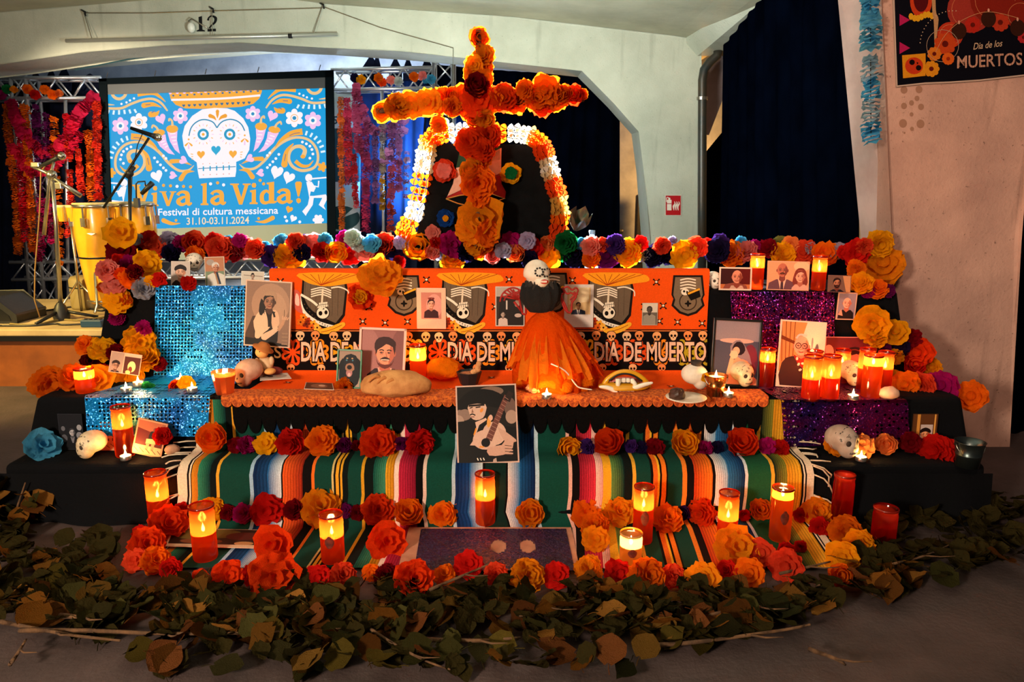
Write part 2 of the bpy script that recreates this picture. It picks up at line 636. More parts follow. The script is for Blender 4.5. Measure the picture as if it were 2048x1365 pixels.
for par, tabs in ((lc, tabs_l), (rc, tabs_r)):
    for x0, x1, y0, y1 in tabs:
        mb = MB()
        mx = (x0 + x1) / 2
        slab(mb, [(x0, y0 + 24), (x0, y0), (mx - 3, y1 + 1), (mx, y1), (mx + 3, y1 + 2), (x1, y0), (x1, y0 + 24)], 7.62, 0.01)
        mb.build('hanging_tab', M['backdrop'], par)

# drainpipe beside the column
mb = MB()
pp = [onY(1436, 100, 6.45), onY(1434, 112, 6.45), onY(1420, 124, 6.45), onY(1408, 140, 6.45), onY(1405, 160, 6.45), onY(1404, 400, 6.45), onY(1404, 640, 6.45)]
mb.tube(pp, 0.037, 12)
pipe = mb.build('drainpipe', mat('dark_pipe', '#1e2a2c', '#3a2f20', 5, 0.4), None, True, label='dark drainpipe running down the right side of the concrete column', cat='pipe')
mb = MB()
c = onY(1404, 197, 6.45)
mb.lathe([(0.037, -0.012), (0.045, -0.012), (0.045, 0.012), (0.037, 0.012)], 14, c)
mb.build('pipe_clamp', M['steel'], pipe)

# what shows in the slit between the pipe and the curtain
mb = MB()
slab(mb, [(1411, 306), (1452, 256), (1452, 640), (1411, 640)], 6.95, 0.02)
mb.build('dark_screen', M['curtain'], None, label='dark panel in the slit between the drainpipe and the navy curtain', cat='panel')
mb = MB()
slab(mb, [(1414, 120), (1452, 92), (1452, 182), (1418, 270), (1411, 270)], 6.9, 0.02)
mb.build('trim_3', mat('grey_pink_plaster', '#8a8084', '#74686c', 3, 0.9), kind='structure')

# ================================================================== ALTAR STEPS
def hexa(mb, top, bot):
    """top / bot: four corners each (front left, front right, back right, back left)"""
    b = len(mb.v)
    mb.v.extend(bot + top)
    for q in ((0, 1, 5, 4), (1, 2, 6, 5), (2, 3, 7, 6), (3, 0, 4, 7), (4, 5, 6, 7), (3, 2, 1, 0)):
        mb.face([b + i for i in q])


def step(name, xt, xb, yf, yb, z0, z1, slope=0.0):
    mb = MB()
    hexa(mb, [Vector((xt[0], yf, z1)), Vector((xt[1], yf, z1)), Vector((xt[1], yb, z1)), Vector((xt[0], yb, z1))],
         [Vector((xb[0], yf - slope, z0)), Vector((xb[1], yf - slope, z0)), Vector((xb[1], yb, z0)), Vector((xb[0], yb, z0))])
    o = mb.build(name, M['black_cloth'], altar)
    bevel(o, 0.018, 3)
    return o


altar = thing('stepped_altar', 'stepped altar draped in black cloth under the offerings', 'altar', (0, 0, 0))
X1 = (onY(8, 935, Y1F).x, onY(1972, 935, Y1F).x)
X2 = (onY(72, 795, Y2F).x, onY(1925, 795, Y2F).x)
X2b = (onY(14, 900, Y2F).x, onY(1970, 900, Y2F).x)
X3 = (onY(214, 585, Y3F).x, onY(1796, 580, Y3F).x)
X3b = (onY(132, 752, Y3F).x, onY(1866, 752, Y3F).x)
step('bottom_step', X1, (X1[0] - 0.02, X1[1] + 0.02), Y1F, Y2F + 0.02, 0.0, Z1)
step('middle_step', X2, X2b, Y2F, Y3F + 0.02, 0.0, Z2)
step('top_step', X3, X3b, Y3F, Y3B, 0.0, Z3)
XC = (onY(545, 560, Y3F).x, onY(1412, 560, Y3F).x)
step('raised_shelf', XC, XC, Y3F + 0.003, Y3F + 0.045, Z3 - 0.02, Z3C)
# wavy hem of the black cloth on the floor
mb = MB()
rows = []
for k in range(4):
    f = k / 3
    row = []
    for i in range(121):
        t = i / 120
        x = X1[0] - 0.02 + (X1[1] - X1[0] + 0.04) * t
        w = 0.018 * math.sin(t * 61 + 2 * math.sin(t * 19)) * f
        row.append(Vector((x, Y1F - 0.012 - 0.035 * f - w, Z1 * 0.85 * (1 - f) + 0.003)))
    rows.append(row)
mb.quadgrid(rows)
mb.build('front_drape', M['black_cloth'], altar, True)

# ================================================================== 2D print tool
_txt = {}


def text_tris(s, bold=0.0):
    key = (s, bold)
    if key in _txt:
        return _txt[key]
    cu = bpy.data.curves.new('lettering', 'FONT')
    cu.body = s
    cu.size = 1.0
    cu.offset = bold
    cu.resolution_u = 3
    ob = bpy.data.objects.new('lettering', cu)
    COL.objects.link(ob)
    dg = bpy.context.evaluated_depsgraph_get()
    me = ob.evaluated_get(dg).to_mesh()
    me.calc_loop_triangles()
    vs = [(v.co.x, v.co.y) for v in me.vertices]
    tris = [[vs[i] for i in t.vertices] for t in me.loop_triangles]
    ob.evaluated_get(dg).to_mesh_clear()
    bpy.data.objects.remove(ob)
    bpy.data.curves.remove(cu)
    _txt[key] = tris
    return tris


def smooth(pts, n=6, closed=False):
    P = [Vector((p[0], p[1], 0)) for p in pts]
    out = []
    N = len(P)
    rng = range(N if closed else N - 1)
    for i in rng:
        if closed:
            a, b, c, d = P[(i - 1) % N], P[i], P[(i + 1) % N], P[(i + 2) % N]
        else:
            a, b, c, d = P[max(i - 1, 0)], P[i], P[i + 1], P[min(i + 2, N - 1)]
        for k in range(n):
            t = k / n
            q = 0.5 * ((2 * b) + (c - a) * t + (2 * a - 5 * b + 4 * c - d) * t * t + (3 * b - a - 3 * c + d) * t ** 3)
            out.append((q.x, q.y))
    if not closed:
        out.append((P[-1].x, P[-1].y))
    return out


def clip_poly(pts, box):
    x0, y0, x1, y1 = box
    for ax, lim, sg in ((0, x0, 1), (0, x1, -1), (1, y0, 1), (1, y1, -1)):
        out = []
        for i in range(len(pts)):
            a, b = pts[i - 1], pts[i]
            ia, ib = (a[ax] - lim) * sg >= 0, (b[ax] - lim) * sg >= 0
            if ia != ib:
                t = (lim - a[ax]) / (b[ax] - a[ax])
                out.append((a[0] + (b[0] - a[0]) * t, a[1] + (b[1] - a[1]) * t))
            if ib:
                out.append(b)
        pts = out
        if len(pts) < 3:
            return []
    return pts


class Art:
    """flat print: coloured shapes in picture units (x right, y down), stacked in drawing order"""

    def __init__(s, clip=None):
        s.items = []
        s.layer = 0
        s.clip = clip

    def _add(s, polys, c):
        c = hexc(c) if isinstance(c, str) else c
        out = []
        for p in polys:
            if s.clip:
                p = clip_poly(p, s.clip)
            if len(p) >= 3:
                out.append(p)
        if out:
            s.items.append((out, c, s.layer))
            s.layer += 1

    def poly(s, pts, c, sm=0):
        if sm:
            pts = smooth(pts, sm, True)
        s._add([list(pts)], c)

    def rect(s, x0, y0, x1, y1, c):
        s._add([[(x0, y0), (x1, y0), (x1, y1), (x0, y1)]], c)

    def ell(s, cx, cy, rx, ry=None, c='#ffffff', rot=0, n=20):
        ry = rx if ry is None else ry
        ca, sa = math.cos(math.radians(rot)), math.sin(math.radians(rot))
        s._add([[(cx + rx * math.cos(2 * PI * k / n) * ca - ry * math.sin(2 * PI * k / n) * sa,
                  cy + rx * math.cos(2 * PI * k / n) * sa + ry * math.sin(2 * PI * k / n) * ca) for k in range(n)]], c)

    def stroke(s, pts, w, c, sm=5):
        q = smooth(pts, sm) if sm and len(pts) > 2 else list(pts)
        n = len(q)
        ws = w if isinstance(w, (list, tuple)) else [w, w]
        L, Rr = [], []
        for i in range(n):
            t = i / max(n - 1, 1) * (len(ws) - 1)
            k = min(int(t), len(ws) - 2)
            ww = (ws[k] + (ws[k + 1] - ws[k]) * (t - k)) / 2
            a, b = q[max(i - 1, 0)], q[min(i + 1, n - 1)]
            dx, dy = b[0] - a[0], b[1] - a[1]
            l = math.hypot(dx, dy) or 1
            L.append((q[i][0] - dy / l * ww, q[i][1] + dx / l * ww))
            Rr.append((q[i][0] + dy / l * ww, q[i][1] - dx / l * ww))
        s._add([[L[i], L[i + 1], Rr[i + 1], Rr[i]] for i in range(n - 1)], c)

    def ring(s, cx, cy, r, w, c, ry=None, n=24):
        k = (ry or r) / r
        s.stroke([(cx + r * math.cos(2 * PI * i / n), cy + k * r * math.sin(2 * PI * i / n)) for i in range(n + 1)], w, c, 0)

    def drop(s, x0, y0, x1, y1, w, c, bend=0.0):
        """pointed at (x0,y0), round at (x1,y1)"""
        mx, my = (x0 + x1) / 2 - (y1 - y0) * bend, (y0 + y1) / 2 + (x1 - x0) * bend
        s.stroke([(x0, y0), (mx, my), (x1, y1)], [0.4, w * 0.75, w], c)
        s.ell(x1, y1, w / 2, w / 2, c, n=12)

    def heart(s, cx, cy, r, c, rot=0):
        pts = []
        ca, sa = math.cos(math.radians(rot)), math.sin(math.radians(rot))
        for k in range(22):
            t = 2 * PI * k / 22
            x = 16 * math.sin(t) ** 3 / 16
            y = -(13 * math.cos(t) - 5 * math.cos(2 * t) - 2 * math.cos(3 * t) - math.cos(4 * t)) / 14
            pts.append((cx + (x * ca - y * sa) * r, cy + (x * sa + y * ca) * r))
        s.poly(pts, c)

    def flower(s, cx, cy, r, c, n=6, rot=0):
        for k in range(n):
            a = 2 * PI * k / n + math.radians(rot)
            s.ell(cx + r * 0.62 * math.cos(a), cy + r * 0.62 * math.sin(a), r * 0.42, r * 0.36, c, math.degrees(a), 12)
        s.ell(cx, cy, r * 0.55, r * 0.55, c)

    def text(s, body, x, y, size, c, bold=0.0, wide=1.0, slope=0.0, width=None, shear=0.0):
        """baseline starts at (x,y); size = em height; slope = rise per unit run; width fits the line"""
        tr = text_tris(body, bold)
        if width:
            mx = max(p[0] for t in tr for p in t)
            wide = width / (mx * size)
        out = []
        for t in tr:
            q = []
            for px_, py_ in t:
                xx = x + px_ * size * wide + py_ * size * shear
                q.append((xx, y - py_ * size - (xx - x) * slope))
            out.append(q)
        s._add(out, c)

    def emit(s, fn, eps=3e-5, base=None):
        """fn(x, y, lift) -> Vector"""
        mb = base or MB()
        for polys, c, li in s.items:
            for p in polys:
                b = len(mb.v)
                l = (li + 1) * eps
                mb.v.extend([fn(x, y, l) for x, y in p])
                if len(p) == 3:
                    mb.face((b, b + 1, b + 2), c)
                elif len(p) == 4:
                    mb.face((b, b + 1, b + 2, b + 3), c)
                else:
                    for t in tessellate_polygon([[Vector((x, y, 0)) for x, y in p]]):
                        mb.face([b + i for i in t], c)
        return mb


def onplane(Y, eps_dir=-1):
    return lambda x, y, l: onY(x, y, Y) + Vector((0, eps_dir * l, 0))


# ================================================================== ORANGE PRINTED CLOTH
YC = Y3F - 0.012
PX0, PX1 = 545, 1414


def skelprint(a, cx, cy, k=1.0):
    a.layer = 2
    """upside-down skeleton lady with a flowered hat in front of a grave stone"""
    g = lambda x, y: (cx + x * k, cy + y * k)
    a.poly([g(-40, -55), g(52, -55), g(58, -30), g(52, 30), g(36, 52), g(8, 60), g(-30, 40), g(-44, 0)], '#1c1512')
    a.poly([g(-36, -50), g(48, -50), g(53, -28), g(47, 27), g(32, 46), g(6, 54), g(-26, 36), g(-39, 0)], '#6b5947')
    for i in range(7):
        a.stroke([g(-34 + 12 * i, -46), g(-36 + 12 * i, 30)], 0.8 * k, '#4a3c30', 0)
    # orange skirt spreading at the top
    a.poly([g(-48, -62), g(70, -62), g(92, -46), g(60, -40), g(20, -34), g(-10, -36), g(-34, -44)], '#f59a1c', 3)
    for i in range(8):
        a.stroke([g(0, -36), g(-40 + 17 * i, -60)], 1.2 * k, '#a83410', 0)
    # ribs, arm and spine
    for i in range(4):
        a.stroke([g(-22, -26 + 5 * i), g(2, -31 + 5 * i), g(22, -24 + 5 * i)], 2.6 * k, '#f0e2cc')
    a.stroke([g(22, -30), g(40, -32), g(58, -24), g(60, -12)], [3 * k, 3 * k, 2 * k], '#f0e2cc')
    a.stroke([g(4, -28), g(2, 2)], 4 * k, '#e8d6ba')
    # hat brim
    a.stroke([g(-42, -8), g(-30, 22), g(0, 42), g(34, 52)], [9 * k, 20 * k, 20 * k, 8 * k], '#14100e')
    a.stroke([g(-48, -14), g(-38, 20), g(-8, 44), g(32, 56)], 7 * k, '#f0e6d2')
    a.stroke([g(-44, -16), g(-20, -2), g(-8, 8)], 5 * k, '#f0e6d2')
    for i in range(15):
        t = i / 14
        a.ell(*g(-47 + 78 * t, -12 + 68 * t + 18 * math.sin(t * PI)), 1.5 * k, None, '#5a4636', n=6)
    # skull
    a.ell(*g(4, 24), 15 * k, 14 * k, '#14100e')
    a.ell(*g(4, 24), 13.4 * k, 12.6 * k, '#f2e4cc')
    a.poly([g(-8, 14), g(16, 10), g(14, 0), g(-4, 2)], '#f2e4cc')
    for i in range(5):
        a.stroke([g(-5 + 4.6 * i, 2), g(-4 + 4.6 * i, 12)], 0.9 * k, '#2a1d16', 0)
    a.stroke([g(-6, 7), g(15, 5)], 0.9 * k, '#2a1d16', 0)
    a.ell(*g(-1, 25), 4.2 * k, 5 * k, '#1a120e')
    a.ell(*g(11, 23), 3.4 * k, 4.6 * k, '#1a120e')
    a.poly([g(3, 17), g(8, 16), g(6, 13)], '#1a120e')
    # feather, flowers, ribbon
    a.poly([g(-58, -26), g(-46, -20), g(-44, 4), g(-40, 24), g(-54, 18), g(-66, -4)], '#d05a4a', 3)
    a.poly([g(-54, -18), g(-48, -12), g(-47, 8), g(-56, 4)], '#f0c4b4', 3)
    for fx, fy, fc in ((-36, 32, '#e8821c'), (-26, 40, '#a83010'), (-14, 46, '#f0a428'), (-30, 46, '#7a2410'), (-18, 54, '#d85a18'), (-6, 54, '#f4b440'), (-42, 42, '#d86a18')):
        a.flower(*g(fx - 2, fy + 2), 8.4 * k, fc, 5)
        a.ell(*g(fx - 2, fy + 2), 2.2 * k, None, '#4a1a0c', n=8)
    a.poly([g(-8, 62), g(20, 54), g(48, 44), g(52, 52), g(30, 66), g(6, 70)], '#f6b02c', 3)
    a.stroke([g(0, 66), g(24, 60), g(46, 50)], 1.4 * k, '#a84a10')


def gravegent(a, cx, cy, k=1.0):
    a.layer = 2
    """skeleton gentleman with a top hat over a winged grave stone"""
    g = lambda x, y: (cx + x * k, cy + y * k)
    a.poly([g(-30, -40), g(30, -40), g(34, 0), g(30, 8), g(34, 22), g(18, 38), g(0, 44), g(-18, 38), g(-34, 22), g(-30, 8), g(-34, 0)], '#1c1512')
    a.poly([g(-26, -36), g(26, -36), g(30, 0), g(26, 10), g(29, 21), g(15, 34), g(0, 39), g(-15, 34), g(-29, 21), g(-26, 10), g(-30, 0)], '#7a6650')
    a.ring(*g(0, 14), 17 * k, 2.4 * k, '#3a2c20')
    for r in (0, 90):
        a.ell(*g(0, 18), 7 * k, 2.4 * k, '#14100e', r)
    for i in range(4):
        a.stroke([g(-16, -30 + 6 * i), g(0, -33 + 6 * i), g(16, -30 + 6 * i)], 2.6 * k, '#f0e2cc')
    a.ell(*g(-6, -6), 8 * k, 7 * k, '#f0e2cc')
    a.ell(*g(-8, -7), 2.4 * k, None, '#14100e', n=10)
    a.ell(*g(-2, -6), 2 * k, None, '#14100e', n=10)
    a.poly([g(-4, -4), g(22, -14), g(26, 4), g(6, 12)], '#14100e')
    a.stroke([g(0, -2), g(24, -12)], 4 * k, '#f0a428', 0)


def crossbones(a, cx, cy, k=1.0):
    a.layer = 80
    a.stroke([(cx - 5 * k, cy - 5 * k), (cx + 5 * k, cy + 5 * k)], 1.8 * k, '#1a0f0a', 0)
    a.stroke([(cx + 5 * k, cy - 5 * k), (cx - 5 * k, cy + 5 * k)], 1.8 * k, '#1a0f0a', 0)
    for sx in (-1, 1):
        for sy in (-1, 1):
            a.ell(cx + sx * 5.4 * k, cy + sy * 5.2 * k, 1.7 * k, None, '#1a0f0a', n=8)
    a.ell(cx, cy, 3.6 * k, 3.4 * k, '#1a0f0a', n=12)
    a.ell(cx, cy - 0.4 * k, 2.5 * k, 2.2 * k, '#f2d8b8', n=12)


def bandskull(a, cx, cy, r, flip=False, c='#f29a5a'):
    a.layer = 112
    f = -1 if flip else 1
    a.ell(cx, cy - f * 0.2 * r, r * 1.08, r * 1.0, '#1a0e0a')
    a.ell(cx, cy + f * 0.62 * r, r * 0.72, r * 0.6, '#1a0e0a')
    a.ell(cx, cy - f * 0.2 * r, r * 0.95, r * 0.88, c)
    a.ell(cx, cy + f * 0.6 * r, r * 0.6, r * 0.5, c)
    for sx in (-1, 1):
        a.ell(cx + sx * 0.38 * r, cy + f * 0.05 * r, 0.27 * r, 0.3 * r, '#1a0e0a', n=12)
    a.ell(cx, cy + f * 0.45 * r, 0.12 * r, 0.16 * r, '#1a0e0a', n=8)


def rosette(a, cx, cy, r, c):
    a.layer = 94
    for k in range(8):
        t = 2 * PI * k / 8 + PI / 8
        a.ell(cx + r * 0.86 * math.cos(t), cy + 1.18 * r * 0.86 * math.sin(t), r * 0.38, r * 0.42, c, n=14)
    a.ell(cx, cy, r * 0.92, r * 0.92, c, n=20)
    for k in range(8):
        t = 2 * PI * k / 8 + PI / 8
        a.drop(cx + r * 0.3 * math.cos(t), cy + r * 0.3 * math.sin(t), cx + r * 0.85 * math.cos(t), cy + r * math.sin(t), r * 0.28, '#150b0a')


cloth = thing('orange_skeleton_cloth', 'orange cotton cloth printed with skeleton ladies hanging over the upper step', 'cloth')
mb = MB()
rows = []
zt, zb = onY(1000, 540, YC).z, Z2 + 0.006
xl, xr = onY(PX0, 650, YC).x, onY(PX1, 650, YC).x
path = [(Y3F + 0.07, Z3 + 0.004), (Y3F + 0.05, Z3C + 0.001), (YC + 0.02, Z3C + 0.004), (YC + 0.004, Z3C - 0.002), (YC + 0.0005, Z3C - 0.012), (YC + 0.0005, Z2 + 0.03), (YC - 0.02, Z2 + 0.008), (Y2F + 0.12, Z2 + 0.006), (Y2F + 0.01, Z2 + 0.006)]
for i, (y, z) in enumerate(path):
    w = 0.0 if i < 6 else 0.045 * (i - 5) / 3
    rows.append([Vector((xl - w + (xr - xl + 2 * w) * k / 60, y, z + (0.002 * math.sin(k * 1.7 + i) if i > 6 else 0))) for k in range(61)])
mb.quadgrid(rows, hexc('#ea500c'))
mb.build('cotton_sheet', M['clothprint'], cloth, True)
a = Art((PX0, 541, PX1, 752))
for cx in (642, 922, 1214):
    skelprint(a, cx, 604, 0.92)
for cx in (808, 1376):
    gravegent(a, cx, 590, 0.98)
gravegent(a, 1104, 585, 0.98)
RC = random.Random(5)
for i, cx in enumerate(range(560, 1412, 42)):
    for j, cy in enumerate((562, 612, 645)):
        x, y = cx + (14 if j % 2 else 0) + RC.uniform(-4, 4), cy + RC.uniform(-3, 3)
        if all(abs(x - q) > 62 for q in (642, 922, 1214)) and all(abs(x - q) > 40 or y > 636 for q in (808, 1376, 1104)):
            crossbones(a, x, y)
a.layer = 88
a.rect(PX0, 659, PX1, 661, '#2a0c06')
a.rect(PX0, 661, PX1, 663, '#e07a3a')
a.rect(PX0, 663, PX1, 744, '#0c0709')
a.rect(PX0, 744, PX1, 745.2, '#c25a28')
BW = 300
for i, cx in enumerate(range(586, 1420, 49)):
    c = ['#e84c12', '#f28a1a', '#eaa01c', '#e84c12', '#f08418', '#eda21e', '#d84a14'][i % 7]
    if cx > 1330:
        c = '#b8a020'
    rosette(a, cx, 705, 19.5, c)
for i, cx in enumerate(range(570, 1418, 31)):
    bandskull(a, cx + RC.uniform(-5, 5), 673 + RC.uniform(-2, 2), 9.2, False, ['#f4a868', '#f0c090', '#ef8f50'][i % 3])
    if i % 2 == 0:
        bandskull(a, cx + 12 + RC.uniform(-5, 5), 736 + RC.uniform(-2, 2), 8.4, False, ['#ef8f50', '#f4b27a'][i % 4 // 2])
a.layer = 124
for x0, body in ((600, 'DIA DE MUERTO'), (893, 'DIA DE MUERTO'), (1186, 'DIA DE MUERTO')):
    x1 = x0 + 228
    a.text(body, x0, 723, 56, '#1c0c0a', 0.065, width=x1 - x0 + 1)
    a.text(body, x0 + 1, 722, 54, '#f2c3a4', 0.02, width=x1 - x0 - 3)
a.text('S', 548, 716, 34, '#f0c8a0', 0.01)
a.emit(onplane(YC), 2.5e-5).build('skeleton_print', M['clothprint'], cloth)
a = Art()
for i in range(16):
    x = -1.02 + i * 0.135 + RC.uniform(-.03, .03)
    crossbones(a, x * 1000, RC.uniform(40, 260), 2.2)
a.emit(lambda x, y, l: Vector((x / 1000, Y3F - 0.02 - y / 1000, Z2 + 0.0085 + l))).build('crossbones_print', M['clothprint'], cloth)

# ------------------------------------------------------------------ lace edges
M['lace'] = mat('orange_lace', '#e2701e', '#9c3a0c', 90, 0.85, bump=0.6, bscale=260, lo=0.42, hi=0.58)
M['lace_black'] = mat('black_lace', '#030304', '#080708', 120, 0.95, bump=0.5, bscale=300, spec=0.1)


def lace(name, x0, x1, y, ztop, drop, n, m, label, deep):
    root = thing(name, label, 'lace', (0, 0, 0))
    mb = MB()
    mb.quadgrid([[Vector((x0 + (x1 - x0) * k / 40, yy, zz)) for k in range(41)] for yy, zz in ((y + deep, ztop), (y + 0.004, ztop), (y, ztop - 0.003), (y - 0.001, ztop - drop * 0.55))])
    mb.build('lace_band', m, root, True)
    w = (x1 - x0) / n
    s = MB()
    pts = [(-0.5 * w, 0)] + [(0.5 * w * math.sin(-PI / 2 + PI * k / 8), -drop * 0.5 * math.cos(-PI / 2 + PI * k / 8)) for k in range(1, 8)] + [(0.5 * w, 0)]
    s.prism([Vector((px_, 0, pz)) for px_, pz in pts], (0, 0.002, 0))
    s.prism([Vector((-0.5 * w, 0, 0)), Vector((0.5 * w, 0, 0)), Vector((0.5 * w, 0, drop * 0.02)), Vector((-0.5 * w, 0, drop * 0.02))], (0, 0.002, 0))
    me = s.mesh('scallop')
    for i in range(n):
        o = link(me, 'scallop', m, root)
        o.location = (x0 + w * (i + 0.5), y - 0.002, ztop - drop * 0.55)
    return root


lx0, lx1 = onY(448, 800, Y2F).x, onY(1532, 800, Y2F).x
lace('orange_lace_runner', lx0, lx1, Y2F - 0.026, Z2 + 0.012, 0.040, 52, M['lace'], 'orange scalloped lace runner along the front edge of the middle step', 0.10)
lace('black_lace_valance', onY(470, 830, Y2F).x, onY(1520, 830, Y2F).x, Y2F - 0.020, Z2 - 0.004, 0.125, 37, M['lace_black'], 'black scalloped lace hanging below the orange lace runner', 0.008)

# ================================================================== STRIPED BLANKET
STR = """363 382 d8c4a8|382 386 120c0c|386 389 e0cbb0|389 391 120c0c|391 403 d08420>b86a18:4|403 428 2e7a5a>0a2c2c:7|428 440 07100f|440 446 d89a2a|446 506 0c3a30
506 513 8fb0c8|513 541 0c2448>123a66:4|541 568 1f5a92>cdd6dc:8|568 571 0a0808|571 610 d8521a>8c2410:7|610 628 0a0606|628 634 e0661c|634 668 0c3a30|668 672 c8b070|672 676 0c0a08|676 682 d89a24
682 685 0c0a08|685 689 d89a24|689 700 07100f|700 726 0c3a30|726 732 c8901e|732 750 07120f|750 774 0f4a3e>3a7f60:6|774 791 d0941e>c27c18:3|791 800 e8c8b8|800 834 b4203a>7a1028:7|834 848 0a0505|848 855 d8b8a8
855 905 0c4034|905 912 a8bcc8|912 940 0b2450>12386c:4|940 966 2a6296>d0d4d6:8|966 971 0a0808|971 1012 0a241e|1012 1016 0a0808|1016 1040 e0ccc4>3a78a8:7|1040 1070 164878>0a2048:5
1070 1078 b8ccd8|1078 1136 0c4034|1136 1143 e0a898|1143 1158 0a0505|1158 1190 8c1428>d23040:7|1190 1204 f0c0b0>e09a90:4|1204 1220 e0a020|1220 1246 5a8040>0a2c28:6|1246 1262 07100f|1262 1269 d8a030|1269 1298 0c3a30|1298 1303 0a0606|1303 1312 e0661c
1312 1316 f0b028|1316 1320 0a0606|1320 1329 e8761c|1329 1332 0a0606|1332 1361 0c3a30|1361 1370 e07a24|1370 1384 0a0606|1384 1420 b83a14>f07a20:7|1420 1426 0a0606|1426 1450 e8d8d0>8fb4d0:6|1450 1484 2a689c>0a2450:7|1484 1490 c8d4dc
1490 1536 144a30|1536 1543 d8a030|1543 1568 0c2018>7a7a2a:6|1568 1596 c8881c>e8a828:5|1596 1600 0a0606|1600 1603 e8d4b8|1603 1606 0a0606|1606 1620 e0cbb0"""
cols = []
for seg in STR.replace('\n', '|').split('|'):
    x0, x1, c = seg.split()
    x0, x1 = float(x0), float(x1)
    if '>' in c:
        ca, rest = c.split('>')
        cb, n = rest.split(':')
        n = int(n) * 2
        A_, B_ = hexc(ca), hexc(cb)
        for i in range(n):
            t = i / (n - 1)
            q = tuple((A_[k] + (B_[k] - A_[k]) * t) * (0.72 if i % 2 else 1.08) for k in range(3)) + (1.0,)
            cols.append((x0 + (x1 - x0) * i / n, x0 + (x1 - x0) * (i + 1) / n, q))
    else:
        cols.append((x0, x1, hexc(c)))
blanket = thing('striped_blanket', 'striped woollen blanket in green, blue, orange and red over the lower steps', 'blanket')
bp = [(Y2F - 0.012, Z2 - 0.005), (Y2F - 0.014, Z2 - 0.1), (Y2F - 0.016, Z1 + 0.035), (Y2F - 0.028, Z1 + 0.014), (Y2F - 0.08, Z1 + 0.010), (Y1F + 0.015, Z1 + 0.012), (Y1F - 0.012, Z1 + 0.002),
      (Y1F - 0.030, Z1 - 0.025), (Y1F - 0.036, Z1 - 0.10), (Y1F - 0.044, 0.05), (Y1F - 0.060, 0.022), (Y1F - 0.10, 0.012), (2.30, 0.010), (2.16, 0.009)]
mb = MB()
for x0, x1, c in cols:
    rows = []
    for i, (y, z) in enumerate(bp):
        r = []
        for px_ in (x0, x1):
            x = (px_ - 1024) / F * 2.69
            wav = 0.006 * math.sin(x * 9 + i) if i > 6 else 0.0
            r.append(Vector((x + (0.01 * math.sin(i * 1.3) if i > 8 else 0), y - abs(wav) * (1 if i < 11 else 0), z + (abs(wav) * 0.6 if i > 10 else 0))))
        rows.append(r)
    mb.quadgrid(rows, c)
mb.build('woven_field', M['weave'], blanket, True)
for side, px_ in ((-1, 364), (1, 1619)):
    x = (px_ - 1024) / F * 2.69
    for i in range(13):
        y, z = bp[2 + (i * 9) // 13]
        y2, z2 = y - 0.004 + RND.uniform(-.01, .01), z + 0.003
        L = RND.uniform(0.05, 0.11)
        pts = [Vector((x, y2, z2)), Vector((x + side * L * 0.4, y2 - 0.012, z2 - (0.01 if i > 5 else -0.003))),
               Vector((x + side * L * 0.7, y2 - 0.014, z2 - (0.035 if i > 5 else 0.0))), Vector((x + side * L * RND.uniform(0.6, 1.0), y2 - 0.012 + RND.uniform(-.02, .02), max(z2 - (0.07 if i > 5 else 0.002), 0.006)))]
        m2 = MB()
        m2.tube(pts, 0.0028, 5)
        m2.build('fringe_strand', M['yarn'], blanket, True)

# ================================================================== FOIL CUT-OUT SHEETS
def foil_sheet(name, label, m, keys, nu, nv, hole, cat='paper banner'):
    """keys: list of (left point, right point, rows to the next key)"""
    lines = []
    for i, (a_, b_, n) in enumerate(keys):
        if i + 1 < len(keys):
            a2, b2 = keys[i + 1][0], keys[i + 1][1]
            for k in range(n):
                t = k / n
                lines.append((a_.lerp(a2, t), b_.lerp(b2, t)))
        else:
            lines.append((a_, b_))
    R_, N = [], len(lines)
    for j, (a_, b_) in enumerate(lines):
        row = []
        for i in range(nu + 1):
            p = a_.lerp(b_, i / nu)
            p = p + Vector((0, -0.006, 0.002)) * (0.5 + 0.5 * noise.noise(Vector((i * 0.3, j * 0.3, 4.0))))
            row.append(p)
        R_.append(row)
    mb = MB()
    for j in range(N - 1):
        for i in range(nu):
            c = [R_[j][i], R_[j][i + 1], R_[j + 1][i + 1], R_[j + 1][i]]
            h = hole((i + 0.5) / nu, (j + 0.5) / (N - 1), i, j)
            b = len(mb.v)
            mb.v.extend(c)
            if h > 0:
                ctr = (c[0] + c[1] + c[2] + c[3]) / 4
                mids = [(c[k] + c[(k + 1) % 4]) / 2 for k in range(4)]
                mb.v.extend([ctr + (q - ctr) * h for q in mids])
                for k in range(4):
                    k2 = (k + 1) % 4
                    mb.face((b + k, b + k2, b + 4 + k))
                    mb.face((b + k2, b + 4 + k2, b + 4 + k))
            else:
                mb.face((b, b + 1, b + 2, b + 3))
    root = mb.build(name, m, None, True, label=label, cat=cat)
    return root


def blue_hole(u, v, i, j):
    if v > 0.6:
        return 0.75 if noise.noise(Vector((i * 0.35, j * 0.35, 2))) > 0.0 else 0.0
    y = v / 0.6
    w = 0.19 if y < 0.2 else (0.15 if y < 0.36 else (0.19 if y < 0.5 else (0.15 if y < 0.66 else 0.15 + 0.9 * (y - 0.66))))
    if abs(u - 0.56) < w:
        if j in (5, 13, 18, 20) and 0.07 < abs(u - 0.56) < w - 0.02:
            return 0.8
        return 0.0
    if u < 0.04 or u > 0.96 or y < 0.04:
        return 0.85 if (i + j) % 2 else 0.0
    return 0.82


